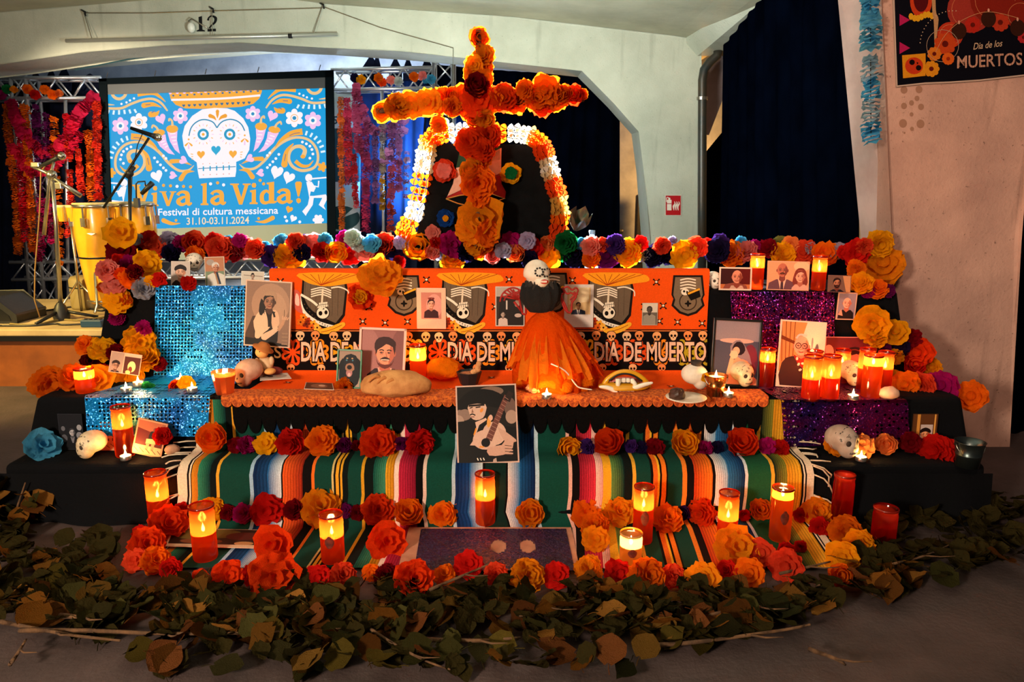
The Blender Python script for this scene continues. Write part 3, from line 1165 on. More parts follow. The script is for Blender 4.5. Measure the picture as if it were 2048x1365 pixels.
foil_sheet('blue_foil_banner', 'blue metallic cut-out paper banner with a bust draped over the left steps', M['foil_blue'], [
    (onY(312, 572, Y3F - 0.014), onY(507, 572, Y3F - 0.014), 26),
    (onY(308, 752, Y3F - 0.034), onY(504, 752, Y3F - 0.034), 7),
    (onZ(172, 791, Z2 + 0.008), onZ(420, 791, Z2 + 0.008), 1),
    (onY(170, 796, Y2F - 0.022), onY(420, 796, Y2F - 0.022), 10),
    (onY(176, 872, Y2F - 0.03), onY(416, 874, Y2F - 0.03), 0)], 30, 0, blue_hole)


def purple_hole(u, v, i, j):
    cx, cy = (u * 3) % 1 - 0.5, (v * 6) % 1 - 0.5
    r, t = math.hypot(cx, cy), math.atan2(cy, cx)
    if 0.16 < r < 0.42 and math.sin(t * 8) > 0.45:
        return 0.9
    if v < 0.03 or u < 0.03 or u > 0.97:
        return 0.8 if (i + j) % 2 else 0
    return 0.8 if noise.noise(Vector((i * 0.6, j * 0.6, 9))) > 0.42 else 0.0


foil_sheet('purple_foil_banner', 'purple metallic cut-out paper banner draped over the right steps', M['foil_purple'], [
    (onY(1460, 584, Y3F - 0.014), onY(1668, 584, Y3F - 0.014), 20),
    (onY(1470, 752, Y3F - 0.034), onY(1668, 752, Y3F - 0.034), 9),
    (onZ(1560, 800, Z2 + 0.008), onZ(1812, 800, Z2 + 0.008), 1),
    (onY(1562, 806, Y2F - 0.022), onY(1815, 806, Y2F - 0.022), 12),
    (onY(1568, 894, Y2F - 0.03), onY(1818, 888, Y2F - 0.03), 0)], 30, 0, purple_hole)

# purple cut-out sheet on the floor with its tan backing paper
fl = thing('floor_cutout_sheet', 'dark purple cut-out paper sheet on tan backing lying before the altar', 'paper banner')
mb = MB()
q = [onZ(818, 1056, 0.016), onZ(1142, 1056, 0.016), onZ(1160, 1142, 0.016), onZ(795, 1142, 0.016)]
mb.prism(q, (0, 0, 0.0015))
mb.build('backing_paper', mat('tan_backing_paper', '#c08468', '#a86c52', 20, 0.8), fl)
mb = MB()
a0, b0, a1, b1 = onZ(842, 1058, 0.0195), onZ(1132, 1058, 0.0195), onZ(828, 1141, 0.0195), onZ(1150, 1141, 0.0195)
NU, NV = 88, 36
G = [[a0.lerp(a1, j / NV).lerp(b0.lerp(b1, j / NV), i / NU) for i in range(NU + 1)] for j in range(NV + 1)]
for j in range(NV):
    for i in range(NU):
        u, v = (i + .5) / NU - 0.5, (j + .5) / NV
        if min(((u - 0.03) / 0.052) ** 2 + ((v - 0.45) / 0.16) ** 2, ((u - 0.03 - 0.19) / 0.052) ** 2 + ((v - 0.45) / 0.16) ** 2) < 1:
            continue
        c = [G[j][i], G[j][i + 1], G[j + 1][i + 1], G[j + 1][i]]
        b = len(mb.v)
        mb.v.extend(c)
        if (i * 7 + j * 5) % 12 == 0 or (i % 8 == 1 and j % 8 == 2) or (i % 8 == 3 and j % 8 == 4):
            ctr = sum(c, Vector()) / 4
            mb.v.extend([ctr + ((c[k] + c[(k + 1) % 4]) / 2 - ctr) * 0.8 for k in range(4)])
            for k in range(4):
                k2 = (k + 1) % 4
                mb.face((b + k, b + k2, b + 4 + k)); mb.face((b + k2, b + 4 + k2, b + 4 + k))
        else:
            mb.face((b, b + 1, b + 2, b + 3))
mb.build('cutout_sheet', foil_mat('dark_purple_foil', '#1c0830', '#2c0a38', 0.45, 0.15), fl)

# ================================================================== PAPER FLOWERS
def petal_layer(mb, Rl, cup, z0, ruff, seed, nt=24, nr=4, lob=6, curl=0.0, hole=0.0):
    rg = random.Random(seed)
    ph, ph2, ph3 = rg.uniform(0, 6.3), rg.uniform(0, 6.3), rg.uniform(0, 6.3)
    k1, k2 = rg.choice((5, 6, 7)), rg.choice((9, 11, 13))
    rows = []
    for i in range(nr + 1):
        f = hole + (1 - hole) * i / nr
        row = []
        for j in range(nt):
            a = 2 * PI * j / nt
            edge = 1 + 0.055 * math.sin(lob * a + ph) + 0.05 * math.sin((2 * lob + 3) * a + ph3) + 0.14 * noise.noise(Vector((math.cos(a) * 2.2, math.sin(a) * 2.2, seed * 0.37)))
            r = Rl * f * (1 + (edge - 1) * f)
            z = z0 + cup * f ** 1.6 + ruff * (math.sin(k1 * a + ph2) * 0.6 + math.sin(k2 * a + ph3) * 0.4) * f * f
            z += 0.20 * Rl * noise.noise(Vector((r * 3 * math.cos(a), r * 3 * math.sin(a), seed)))
            z += 0.19 * Rl * f * noise.noise(Vector((r * 8 * math.cos(a), r * 8 * math.sin(a), seed + 9.0)))
            a2 = a + 0.12 * math.sin(3 * f + ph)
            r2 = r * (1 - curl * f * f)
            row.append(Vector((r2 * math.cos(a2), r2 * math.sin(a2), z)))
        rows.append(row)
    mb.quadgrid(rows, None, True)


FLW = {}


def flower_meshes(kind, v):
    key = (kind, v)
    if key in FLW:
        return FLW[key]
    s = v * 31 + {'pom': 1, 'open': 2, 'bud': 3, 'spike': 4, 'dish': 5}[kind] * 7
    o, n = MB(), MB()
    if kind == 'pom':
        petal_layer(o, 0.98, 0.16, -0.34, 0.22, s, 36, 5)
        petal_layer(o, 1.0, 0.46, -0.30, 0.20, s + 1, 36, 5)
        petal_layer(o, 0.92, 0.66, -0.20, 0.20, s + 2, 34, 5)
        petal_layer(n, 0.74, 0.72, -0.08, 0.22, s + 3, 26, 5)
        petal_layer(n, 0.56, 0.82, 0.0, 0.20, s + 4, 22, curl=0.1)
        petal_layer(n, 0.36, 0.80, 0.04, 0.16, s + 5, 16, 3, curl=0.2)
    elif kind == 'open':
        petal_layer(o, 1.0, 0.24, -0.20, 0.30, s, 36, 6, 4)
        petal_layer(o, 0.92, 0.42, -0.14, 0.28, s + 1, 34, 6, 5)
        petal_layer(n, 0.60, 0.42, 0.0, 0.18, s + 2, 20)
        petal_layer(n, 0.36, 0.42, 0.06, 0.14, s + 3, 14, 3, curl=0.2)
    elif kind == 'bud':
        petal_layer(o, 0.98, 0.95, -0.5, 0.10, s, 26, 5, 4, curl=0.22)
        petal_layer(o, 0.90, 1.05, -0.45, 0.12, s + 1, 24, 5, 5, curl=0.30)
        petal_layer(n, 0.66, 1.0, -0.30, 0.12, s + 2, 18, 4, curl=0.32)
        petal_layer(n, 0.42, 0.92, -0.15, 0.10, s + 3, 14, 4, curl=0.4)
    elif kind == 'spike':
        for q in range(5):
            petal_layer(o if q < 3 else n, 1.0 - 0.16 * q, 0.15 + 0.18 * q, -0.2 + 0.05 * q, 0.10, s + q, 40, 3, 20)
    else:
        petal_layer(o, 1.0, 0.55, -0.4, 0.10, s, 28, 5, 3)
        petal_layer(o, 0.94, 0.42, -0.36, 0.14, s + 1, 26, 5, 4)
        petal_layer(n, 0.62, 0.8, -0.3, 0.20, s + 2, 20, 4, 4)
        petal_layer(n, 0.36, 0.75, -0.2, 0.14, s + 3, 14, 3, curl=0.3)
    FLW[key] = (o.mesh('outer_petals', True), n.mesh('inner_petals', True))
    for me in FLW[key]:
        me.materials.append(M['tissue'])
    return FLW[key]


FC = {'o': ('orange', '#fd7812'), 'y': ('marigold yellow', '#ffae12'), 'Y': ('golden orange', '#ff9a18'), 'r': ('red', '#d81f18'), 'c': ('coral', '#f8502e'),
      'R': ('red-orange', '#f44614'), 'p': ('salmon pink', '#ee8478'), 'm': ('magenta', '#b0176a'), 'v': ('violet', '#4a2a78'), 'V': ('plum', '#6a1456'),
      'b': ('sky blue', '#58b8de'), 'w': ('pale lilac', '#b3aec8'), 'n': ('dark indigo', '#20183c'), 'k': ('dark red', '#7c0c18'), 'g': ('green', '#1c7a3e'),
      'a': ('apricot', '#f6944c'), 't': ('olive', '#8f8a48'), 'W': ('white', '#dfe6e0')}
_fn = [0]


def flower(px, py, rp, c, Y, kind=None, parent=None, face=None, squash=1.0, name='paper_flower', dz=0.0):
    _fn[0] += 1
    i = _fn[0]
    rg = random.Random(i * 17 + 3)
    kind = kind or rg.choice(('pom', 'pom', 'open', 'bud', 'pom', 'open'))
    om, im = flower_meshes(kind, rg.randrange(4))
    p = onY(px, py, Y)
    r = rp * scl(px, py, Y) * 1.06
    d = face if face is not None else (Vector((0, 0, H)) - p).normalized() + Vector((rg.uniform(-.45, .45), rg.uniform(-.2, .2), rg.uniform(-.25, .55)))
    R3 = d.to_track_quat('Z', 'Y').to_matrix().to_4x4() @ Matrix.Rotation(rg.uniform(0, 6.28), 4, 'Z')
    col = hexc(FC[c][1])
    j = rg.uniform(0.85, 1.15)
    col = (col[0] * j, col[1] * j * rg.uniform(0.9, 1.1), col[2] * j, 1)
    MW = Matrix.Translation(p + Vector((0, 0, dz))) @ R3 @ Matrix.Diagonal((r, r * squash, r * rg.uniform(0.75, 1.0), 1))
    o = link(om, name, None, parent, color=col)
    o.matrix_world = MW
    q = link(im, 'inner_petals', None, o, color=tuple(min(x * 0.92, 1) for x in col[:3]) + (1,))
    return o


# ------------------------------------------------------------------ garland strung along the back
GAR = """243 502 24 k|274 479 10 w|298 483 17 r|313 495 18 c|291 494 14 n|339 483 16 w|342 507 14 n|363 488 14 m|387 486 25 c|416 498 15 v|428 483 14 r|441 498 22 c|458 483 10 b|479 481 12 m|469 507 14 k|486 496 20 p
511 498 16 c|530 501 14 b|544 513 18 v|564 486 14 b|578 517 24 y|592 484 15 c|607 481 10 v|604 505 14 n|626 491 20 p|650 481 12 b|643 505 16 r|669 503 23 y|689 479 14 m|706 476 14 W|701 509 18 r|718 488 14 W
730 505 16 p|744 487 15 b|754 500 14 r|770 487 18 c|790 502 18 n|804 485 14 w|836 499 30 y|800 523 14 r|865 505 12 p|872 485 10 r|879 507 13 w|903 490 21 m|905 523 20 y|934 505 16 n|934 483 12 a|958 497 19 o|965 478 14 v|987 493 18 r|987 480 10 b|985 517 17 p
1006 502 14 w|1023 487 19 m|1031 510 20 a|1055 481 14 w|1064 497 18 r|1059 519 14 n|1091 514 25 y|1095 487 16 a|1112 485 14 a|1132 485 18 g|1129 509 13 g|1148 492 12 r|1163 488 10 b|1149 512 20 n|1182 493 16 p|1182 519 15 o
1206 490 12 c|1213 514 21 V|1230 490 17 v|1255 505 23 y|1281 487 13 r|1286 509 13 w|1307 512 18 n|1324 492 14 c|1334 512 16 n|1346 483 10 w|1368 510 23 y|1392 495 18 c|1413 493 13 r|1434 502 20 n|1440 485 14 v|1464 509 22 o|1480 485 12 b|1493 504 17 p
1509 493 11 m|1536 497 16 k|1560 488 13 t|1565 509 20 y|1581 490 14 a|1610 505 20 c|1622 497 10 w|1649 512 27 o|1676 502 14 w|1690 505 12 r|1711 505 22 r|1728 493 13 c|1740 502 8 b|1758 488 22 y|1764 531 33 Y"""
garland = thing('paper_flower_garland', 'long garland of many-coloured paper flowers strung behind the top step', 'garland')
YG = 3.40


def gar_y(x):                           # the string bends forward to pass the right pillar
    return YG - 0.20 * min(max((x - 1560) / 160, 0), 1)


for it in GAR.replace('\n', '|').split('|'):
    x, y, r, c = it.split()
    rg = random.Random(int(x) * 7 + int(y))
    flower(float(x), float(y), float(r) * 1.2, c, gar_y(float(x)) + rg.uniform(-.05, .03), None, garland)
mb = MB()
mb.tube([onY(x, 499 + 4 * math.sin(x * 0.02), gar_y(x) + 0.04) for x in range(225, 1780, 40)], 0.003, 6)
mb.build('string', M['ink'], garland)
for x in (228, 1768):
    mb = MB()
    b_ = onY(x, 500, gar_y(x))
    mb.tube([Vector((b_.x, gar_y(x) + 0.02, Z3 - 0.01 if x > 1000 else 0.0)), Vector((b_.x, gar_y(x) + 0.02, b_.z + 0.03))], 0.012, 8)
    mb.build('support_post', M['black_metal'], garland)

# ------------------------------------------------------------------ loose flowers, row by row
# (row key, where it lies, plane, list)
ROWS = [
    ('at the left end of the top step', 2.985, """294 529 27 y open @3.08|239 527 18 r @3.1|258 527 16 m @3.1|270 545 16 k|245 550 15 R|215 542 21 p|263 558 23 o spike|236 571 17 p|217 575 14 p|205 575 13 o|287 578 21 w|236 602 27 y|256 602 14 o|233 636 15 m spike|318 559 15 r|301 563 12 y|377 567 15 r open|241 467 30 y dish @3.2|389 514 24 o @3.32"""),
    ('heaped left of the blue banner', 2.93, """286 657 15 m spike|277 684 32 y|291 717 28 y|205 700 26 y open|171 690 20 o spike|181 722 22 k|236 708 20 k|202 746 18 r|239 753 20 y|270 756 18 y|236 766 13 w|318 728 14 k"""),
    ('on the left end of the middle step', 2.80, """97 767 33 o spike|82 782 11 V|146 756 26 o|196 760 30 Y dish|350 775 19 R bud|372 768 16 y|296 776 12 g spike|690 775 20 o spike"""),
    ('on the right end of the top step', 3.0, """1712 538 18 o spike @3.1|1723 567 21 y|1753 577 22 o spike|1736 584 13 m|1775 582 14 V"""),
    ('heaped right of the purple banner', 2.95, """1743 646 33 y dish|1789 665 26 y dish|1750 675 22 y|1765 694 18 V|1803 694 16 n|1827 677 17 k|1836 705 29 R|1791 714 15 y|1827 731 26 r|1863 736 18 y|1789 757 16 y"""),
    ('on the right end of the middle step', 2.80, """1812 769 26 o|1843 772 25 c|1880 776 33 m|1943 793 29 o open"""),
    ('along the back of the lowest step', 2.625, """429 877 37 o bud|472 891 16 k|493 891 18 m|532 889 23 y|582 886 27 r|645 884 30 o|688 891 15 V|715 893 14 k|756 889 36 R|802 888 13 V|840 889 28 r
1134 896 31 y bud|1173 895 16 v|1220 888 38 R bud|1262 893 13 v|1283 896 13 n|1310 896 19 k|1367 889 34 y bud|1410 898 15 m|1434 895 13 n|1483 889 38 R bud|1534 893 17 m|1560 898 17 r"""),
    ('on the right of the lowest step', 2.62, """1676 886 25 Y|1724 893 24 a open|1772 889 26 a|1820 885 20 k|1873 905 35 r"""),
    ('on the left of the lowest step', 2.61, """84 891 32 b dish|325 873 17 r"""),
    ('on the floor against the lowest step', 2.44, """424 1019 23 y|363 1019 14 r|455 1025 15 k|486 1028 19 m|535 1021 32 r|588 1020 20 k|643 1018 37 Y|690 1022 15 V|715 1026 15 k|756 1021 31 R|816 1030 36 o|886 1030 30 o spike|1060 1028 35 Y bud
1173 1030 31 o|1238 1026 29 Y|1334 1040 29 o|1368 1026 19 v|1404 1026 27 R|1488 1030 15 r|1520 1021 27 o|1601 1031 14 r|1632 1025 29 Y"""),
    ('on the blanket before the altar', 2.27, """547 1088 38 R dish|773 1083 37 R dish|1190 1053 27 o|1190 1080 27 Y open|1471 1097 43 Y dish|335 1050 36 R|280 1066 15 r|294 1090 33 R|1639 1055 19 r|1690 1064 31 o|1717 1090 29 y"""),
    ('in the front row on the floor', 2.13, """270 1122 23 c|311 1122 27 o|342 1139 21 r|363 1163 16 o|400 1156 16 R|455 1153 31 R|502 1150 20 r|547 1155 49 R open|598 1160 24 R|636 1156 25 r|684 1153 26 c|741 1146 17 o|773 1153 23 k|826 1163 39 R|889 1151 23 o spike|937 1132 29 r|992 1149 23 c
1054 1153 33 Y|1112 1153 27 r|1177 1139 27 Y spike|1235 1149 29 r|1293 1153 35 o|1345 1153 23 c|1406 1160 35 Y|1454 1143 21 r|1498 1146 29 o|1519 1108 29 c|1570 1101 23 r|1602 1093 16 r|1572 1132 33 c open|1683 1114 31 y|1680 1149 29 o"""),
]
ROWS[-1] = (ROWS[-1][0], 2.13, ROWS[-1][2])
allf = []
for where, Y, txt in ROWS:
    row = []
    for it in txt.replace('\n', '|').split('|'):
        w = it.split()
        x, y, r, c = float(w[0]), float(w[1]), float(w[2]), w[3]
        kind = next((q for q in w[4:] if q[0] != '@'), None)
        yy = next((float(q[1:]) for q in w[4:] if q[0] == '@'), Y)
        lift = 0.0
        if 'floor' in where or 'blanket' in where:
            # flowers stand on the ground: their centre is about 0.7 radius above it
            p = onZ(x, y + r * 0.65, 0.01)
            yy = min(max(p.y, 1.8), Y1F - 0.06)
        row.append((x, c, flower(x, y, r, c, yy, kind)))
    row.sort(key=lambda q: q[0])
    cnt = {}
    tot = {}
    for x, c, o in row:
        tot[c] = tot.get(c, 0) + 1
    for x, c, o in row:
        k = cnt.get(c, 0)
        cnt[c] = k + 1
        nm = FC[c][0]
        if tot[c] == 1:
            lab = 'only %s paper flower %s' % (nm, where)
        else:
            lab = '%s %s paper flower from left, %s' % (ORD[k], nm, where)
        tag(o, lab, 'paper flower', 'paper flowers ' + where)
# two lone flowers on the orange cloth
o = flower(761, 553, 43, 'Y', 2.95, 'open', face=Vector((0.1, -0.8, 0.75)))
tag(o, 'large golden-orange paper flower drooping over the top of the orange skeleton cloth', 'paper flower')
o = flower(720, 594, 25, 'R', 2.97, 'open')
tag(o, 'flat red-orange paper flower with a yellow heart pinned to the orange cloth', 'paper flower')
q = flower(720, 594, 14, 'y', 2.955, 'open', name='yellow_heart')
mw = q.matrix_world.copy()
q.parent = o
q.matrix_parent_inverse = o.matrix_world.inverted()
q.matrix_world = mw

# ------------------------------------------------------------------ the flower cross
cross = thing('paper_flower_cross', 'tall cross covered in orange paper flowers rising above the altar', 'cross')
YX = 3.30
mb = MB()
mb.tube([onY(957, 60, YX), onY(955, 500, YX)], 0.012, 8)
mb.tube([onY(752, 222, YX), onY(1168, 198, YX)], 0.012, 8)
mb.build('wooden_bars', M['twig'], cross)
CR = """955 78 25 o bud|968 112 20 Y|948 128 17 Y|966 134 18 o|946 148 18 Y|968 158 18 o|948 166 16 Y|952 176 29 k bud|955 200 31 R|985 200 22 o|925 196 24 o|930 214 20 o|768 224 25 Y|794 214 24 Y|822 210 25 Y|856 206 26 Y|884 196 20 o|902 190 20 o|880 216 18 o|905 214 18 o
1006 196 25 R|1030 204 23 o|1044 190 20 o|1050 178 17 o|1072 198 22 o|1092 180 29 o|1086 208 23 R|1112 196 23 o|1130 186 20 o|1150 194 25 R|1164 188 14 o|946 242 21 o|970 236 18 Y|878 248 16 o|940 286 27 R|976 272 24 R|968 300 20 R|962 318 21 o|945 342 27 Y|956 366 31 o|958 394 20 o|962 440 43 Y dish|940 462 26 Y|975 468 24 o|950 488 20 Y"""
for it in CR.replace('\n', '|').split('|'):
    w = it.split()
    x, y, r, c = float(w[0]), float(w[1]), float(w[2]), w[3]
    flower(x, y, r * 1.08, c, YX - 0.02 + random.Random(int(x + y)).uniform(-.03, .03), w[4] if len(w) > 4 else None, cross)

# ------------------------------------------------------------------ arch with folded paper chain and black panel
arch = thing('paper_chain_arch', 'arch edged with a folded paper chain around a black panel with a felt bell', 'arch')
YA = 3.42
mb = MB()
slab(mb, [(866, 287), (1088, 289), (1096, 330), (1106, 375), (1124, 420), (1130, 500), (820, 500), (832, 470), (848, 420), (856, 370)], YA, 0.012)
mb.build('black_panel', M['felt_black'], arch)
# felt bell in green, white and red
fe = {'g': mat('green_felt', '#0c3a26', None, rough=0.95), 'w': mat('cream_felt', '#d8a992', '#c89880', 40, 0.95), 'r': mat('red_felt', '#a01410', '#86100c', 40, 0.95), 'k': M['felt_black']}
for nm, c, pts in (('green_field', 'g', [(922, 288), (1000, 290), (1000, 320), (912, 336), (916, 318)]),
                   ('cream_field', 'w', [(912, 336), (1003, 296), (1002, 350), (940, 372), (894, 394), (906, 368)]),
                   ('red_field', 'r', [(892, 396), (896, 392), (940, 372), (1002, 346), (1003, 368), (1012, 384), (1010, 397), (988, 389), (960, 386), (924, 390)])):
    mb = MB()
    slab(mb, pts, YA - 0.006, 0.005)
    mb.build(nm, fe[c], arch)
mb = MB()
rim = [(892, 398), (920, 391), (950, 388), (985, 389), (1010, 397), (975, 409), (940, 413), (915, 407), (892, 398)]
mb.tube([onY(x, y, YA - 0.008) for x, y in rim], 0.003, 6)
mb.build('gold_rim', mat('gold_cord', '#c99a4a', None, rough=0.4, metal=0.6), arch)
for (x, y, r, c, r2, c2) in ((888, 342, 22, 'c', 15, 'p'), (1022, 347, 20, 'y', 12, 'g'), (891, 437, 17, 'v', 6, 'y'), (866, 466, 15, 'p', 0, 'p')):
    f = flower(x, y, r, c, YA - 0.02, 'open', arch, Vector((0, -1, 0.15)), 1.0, 'rosette')
    if c == 'v':
        f.color = hexc('#1b4a9c')
        f.children[0].color = hexc('#1b4a9c')
    if r2:
        g = flower(x, y, r2, c2, YA - 0.045, 'open', None, Vector((0, -1, 0.15)), 1.0, 'rosette_centre')
        bpy.context.view_layer.update()
        mw = g.matrix_world.copy()
        g.parent = f
        g.matrix_parent_inverse = f.matrix_world.inverted()
        g.matrix_world = mw
        for ch in list(g.children):
            bpy.data.objects.remove(ch)
# folded links: a small pinched paper lozenge
lk = MB()
for sx in (-1, 1):
    rows = []
    for i in range(5):
        t = i / 4
        rows.append([Vector((sx * (0.08 + 0.92 * math.sin(PI * t) * k / 2), -0.55 * math.sin(PI * t) * (k - 1) ** 2 - 0.1, (t - 0.5) * 1.5)) for k in range(3)])
    lk.quadgrid(rows)
lkm = lk.mesh('chain_link', True)
lkm.materials.append(M['tissue'])
CHP = [(806, 470), (822, 440), (834, 400), (845, 350), (850, 320), (856, 290), (868, 272), (900, 266), (950, 265), (1000, 266), (1045, 268), (1070, 276), (1084, 296), (1094, 322), (1102, 350), (1112, 378), (1120, 410), (1120, 440), (1116, 474)]
CHC = 'o o o w w o o o w w w w y o o o o o w w w o o o w w w y o o R R R w w w a R R R y y y o R R R'.split()
sp = smooth(CHP, 5)
N = 62
hsh = {'o': '#f2640c', 'w': '#e2c8a0', 'y': '#d9a24a', 'R': '#ea4a14', 'a': '#e8b070'}
for i in range(N):
    t = i / (N - 1) * (len(sp) - 1)
    k = min(int(t), len(sp) - 2)
    x, y = sp[k][0] + (sp[k + 1][0] - sp[k][0]) * (t - k), sp[k][1] + (sp[k + 1][1] - sp[k][1]) * (t - k)
    ang = math.atan2(-(sp[k + 1][1] - sp[k][1]), sp[k + 1][0] - sp[k][0])
    c = CHC[int(i / N * len(CHC))]
    s = scl(x, y, YA)
    for row in (-1, 0, 1):
        o = link(lkm, 'chain_link', None, arch, color=hexc(hsh[c] if (row + i) % 3 or c != 'w' else '#f0ece2'))
        off = row * 11 + RND.uniform(-1.5, 1.5)
        p = onY(x - math.sin(ang) * off, y - math.cos(ang) * off, YA - 0.02 + RND.uniform(-.01, .01))
        o.matrix_world = Matrix.Translation(p) @ Matrix.Rotation(-ang + PI / 2 + RND.uniform(-.5, .5), 4, 'Y') @ Matrix.Rotation(RND.uniform(-.5, .5), 4, 'Z') @ Matrix.Diagonal((9.5 * s, 9 * s, 9.5 * s, 1))

# ================================================================== CANDLES
def spin_mesh(name, prof, n, m):
    mb = MB()
    mb.lathe(prof, n)
    me = mb.mesh(name, True)
    me.materials.append(m)
    return me


FLAME = spin_mesh('flame', [(0.0001, 0), (0.0042, 0.004), (0.0055, 0.009), (0.0042, 0.016), (0.0018, 0.024), (0.0001, 0.031)], 10, M['flame'])
WICK = spin_mesh('wick', [(0.0012, -0.012), (0.0012, 0.004), (0.0001, 0.005)], 6, M['ink'])
FLAME_LIGHT = {}


def flame_at(parent, loc, power, s=1.0, col=(1.0, 0.50, 0.14), rad=0.012):
    o = link(FLAME, 'flame', None, parent, loc=loc)
    o.scale = (s, s, s)
    w = link(WICK, 'wick', None, parent, loc=loc)
    k = round(power, 2), rad
    if k not in FLAME_LIGHT:
        ld = bpy.data.lights.new('flame_light', 'POINT')
        ld.energy = power
        ld.color = col
        ld.shadow_soft_size = rad
        FLAME_LIGHT[k] = ld
    l = bpy.data.objects.new('flame_light', FLAME_LIGHT[k])
    l.location = (loc[0], loc[1], loc[2] + 0.014)
    l.parent = parent
    COL.objects.link(l)


def ground_under(px, bot, z, rp):
    """centre of a round base of rp pixels radius whose nearest rim is seen at (px, bot) on level z"""
    p = onZ(px, bot, z)
    r = rp * scl(px, bot, p.y)
    return Vector((p.x, p.y + r, z)), r


def jar_candle(px, top, bot, w, z, glass, label, lv=0.55, power=0.9, group=None, ymax=None):
    c, r = ground_under(px, bot, z, w / 2)
    h = onY(px, top + w * 0.12, c.y).z - z
    root = thing('jar_candle', label, 'candle', c, group)
    mb = MB()
    mb.lathe([(0.001, 0.002), (r * 0.93, 0.0), (r, 0.006), (r, h * 0.30), (r, h * 0.58), (r, h * 0.84), (r * 0.95, h * 0.89), (r * 0.95, h * 0.93), (r, h * 0.945), (r, h)], 28)
    mb.build('glass_jar', M[glass], root, True)
    mb = MB()
    mb.lathe([(r * 1.0, h - 0.006), (r * 1.04, h - 0.005), (r * 1.04, h), (r * 0.98, h + 0.001)], 28)
    mb.build('rim', M['rim_' + ('amber' if glass == 'jar_clear' else 'red')], root, True)
    mb = MB()
    wl = h * lv
    mb.lathe([(r * 0.96, wl), (r * 0.6, wl - 0.002), (0.001, wl - 0.003)], 24)
    mb.build('wax', M['wax'], root, True)
    if 'printed figure' in label or 'votive' in label:
        mb = MB()
        rows = []
        for i in range(9):
            f = i / 8
            hw = 0.42 * math.sin(PI * (0.10 + 0.80 * f)) * (0.75 if f > 0.75 else 1.0)
            rows.append([Vector((r * 1.012 * math.sin(hw * (k - 3) / 3), -r * 1.012 * math.cos(hw * (k - 3) / 3), h * (0.36 + 0.26 * f))) for k in range(7)])
        mb.quadgrid(rows)
        mb.build('printed_figure', PRN, root, True)
    if power > 0:
        flame_at(root, (0, 0, wl), power)
    else:
        link(WICK, 'wick', None, root, loc=(0, 0, wl))
    return root


PRN = mat('jar_label_ink', '#7a2408', '#3a1006', 60, rough=0.6)
M['rim_red'] = mat('jar_rim_red', '#7a1408', None, rough=0.15, coat=0.5)
M['rim_amber'] = mat('jar_rim_amber', '#c88a4a', None, rough=0.15, coat=0.5)
ZF = 0.013
JC = [
    (162, 732, 789, 37, Z2, 'jar_amber', 'short orange glass candle at the left end of the middle step', 0.6, 1.0),
    (242, 808, 918, 37, Z1, 'jar_red', 'red glass candle behind the tealight on the left of the lowest step', 0.58, 0.8),
    (312, 940, 1066, 42, 0.0, 'jar_red', 'red glass candle on the bare floor at the left end of the blanket', 0.55, 0.9),
    (402, 1005, 1128, 48, ZF, 'jar_red', 'tall red glass candle beside the magazine on the left of the blanket', 0.5, 0.9),
    (661, 1022, 1132, 47, ZF, 'jar_red', 'orange-lit glass candle with a printed figure left of the floor cut-out sheet', 0.55, 1.1),
    (970, 942, 1056, 40, ZF, 'jar_red', 'red glass candle standing centrally behind the purple floor sheet', 0.52, 0.9),
    (1288, 968, 1092, 40, ZF, 'jar_red', 'tall red glass candle with a printed figure behind the small pale votive', 0.62, 1.0),
    (1264, 1060, 1140, 45, ZF, 'jar_clear', 'small pale yellow votive glass on the blanket right of the floor sheet', 0.62, 1.1),
    (1459, 980, 1087, 40, ZF, 'jar_red', 'red glass candle on the blanket behind the big bowl-shaped flower', 0.45, 0.9),
    (1566, 970, 1088, 42, ZF, 'jar_amber', 'brightest tall glass candle with a printed figure on the right of the blanket', 0.82, 1.3),
    (1688, 944, 1070, 40, 0.0, 'jar_deep', 'dim deep red glass candle just beyond the right fringe of the blanket', 0.6, 0.0),
    (1775, 1010, 1110, 47, 0.0, 'jar_deep', 'dim deep red glass candle at the far right of the leaves', 0.6, 0.0),
    (835, 686, 770, 33, Z2, 'jar_amber', 'glowing orange glass candle between the framed man and the doll', 0.62, 1.2),
    (1516, 505, 580, 28, Z3, 'jar_red', 'red glass candle left of the couple photo on the top step', 0.62, 0.7),
    (1641, 509, 582, 28, Z3, 'jar_red', 'red glass candle right of the couple photo on the top step', 0.55, 0.7),
    (1536, 694, 780, 30, Z2, 'jar_red', 'red glass candle between the black frame and the photo of the man with a scarf', 0.68, 0.8),
    (1630, 698, 784, 32, Z2, 'jar_red', 'red glass candle hidden behind the front left candle of the right cluster', 0.6, 0.6),
    (1627, 708, 805, 36, Z2, 'jar_red', 'front left red glass candle of the cluster before the dark photo', 0.5, 0.9),
    (1665, 707, 804, 35, Z2, 'jar_red', 'front middle red glass candle of the cluster before the dark photo', 0.52, 0.8),
    (1687, 696, 772, 29, Z2, 'jar_red', 'red glass candle standing against the dark photo behind the cluster', 0.58, 0.6),
    (1735, 694, 786, 31, Z2, 'jar_red', 'red glass candle at the back of the cluster beside the painted skull', 0.55, 0.7),
    (1748, 706, 802, 36, Z2, 'jar_amber', 'brightest front right glass candle of the cluster beside the white stone', 0.78, 1.2),
    (1772, 700, 790, 30, Z2, 'jar_red', 'rightmost red glass candle of the cluster on the middle step', 0.6, 0.6),
]
for t in JC:
    jar_candle(*t[:7], lv=t[7], power=t[8] * 2.1, group='glass jar candles')

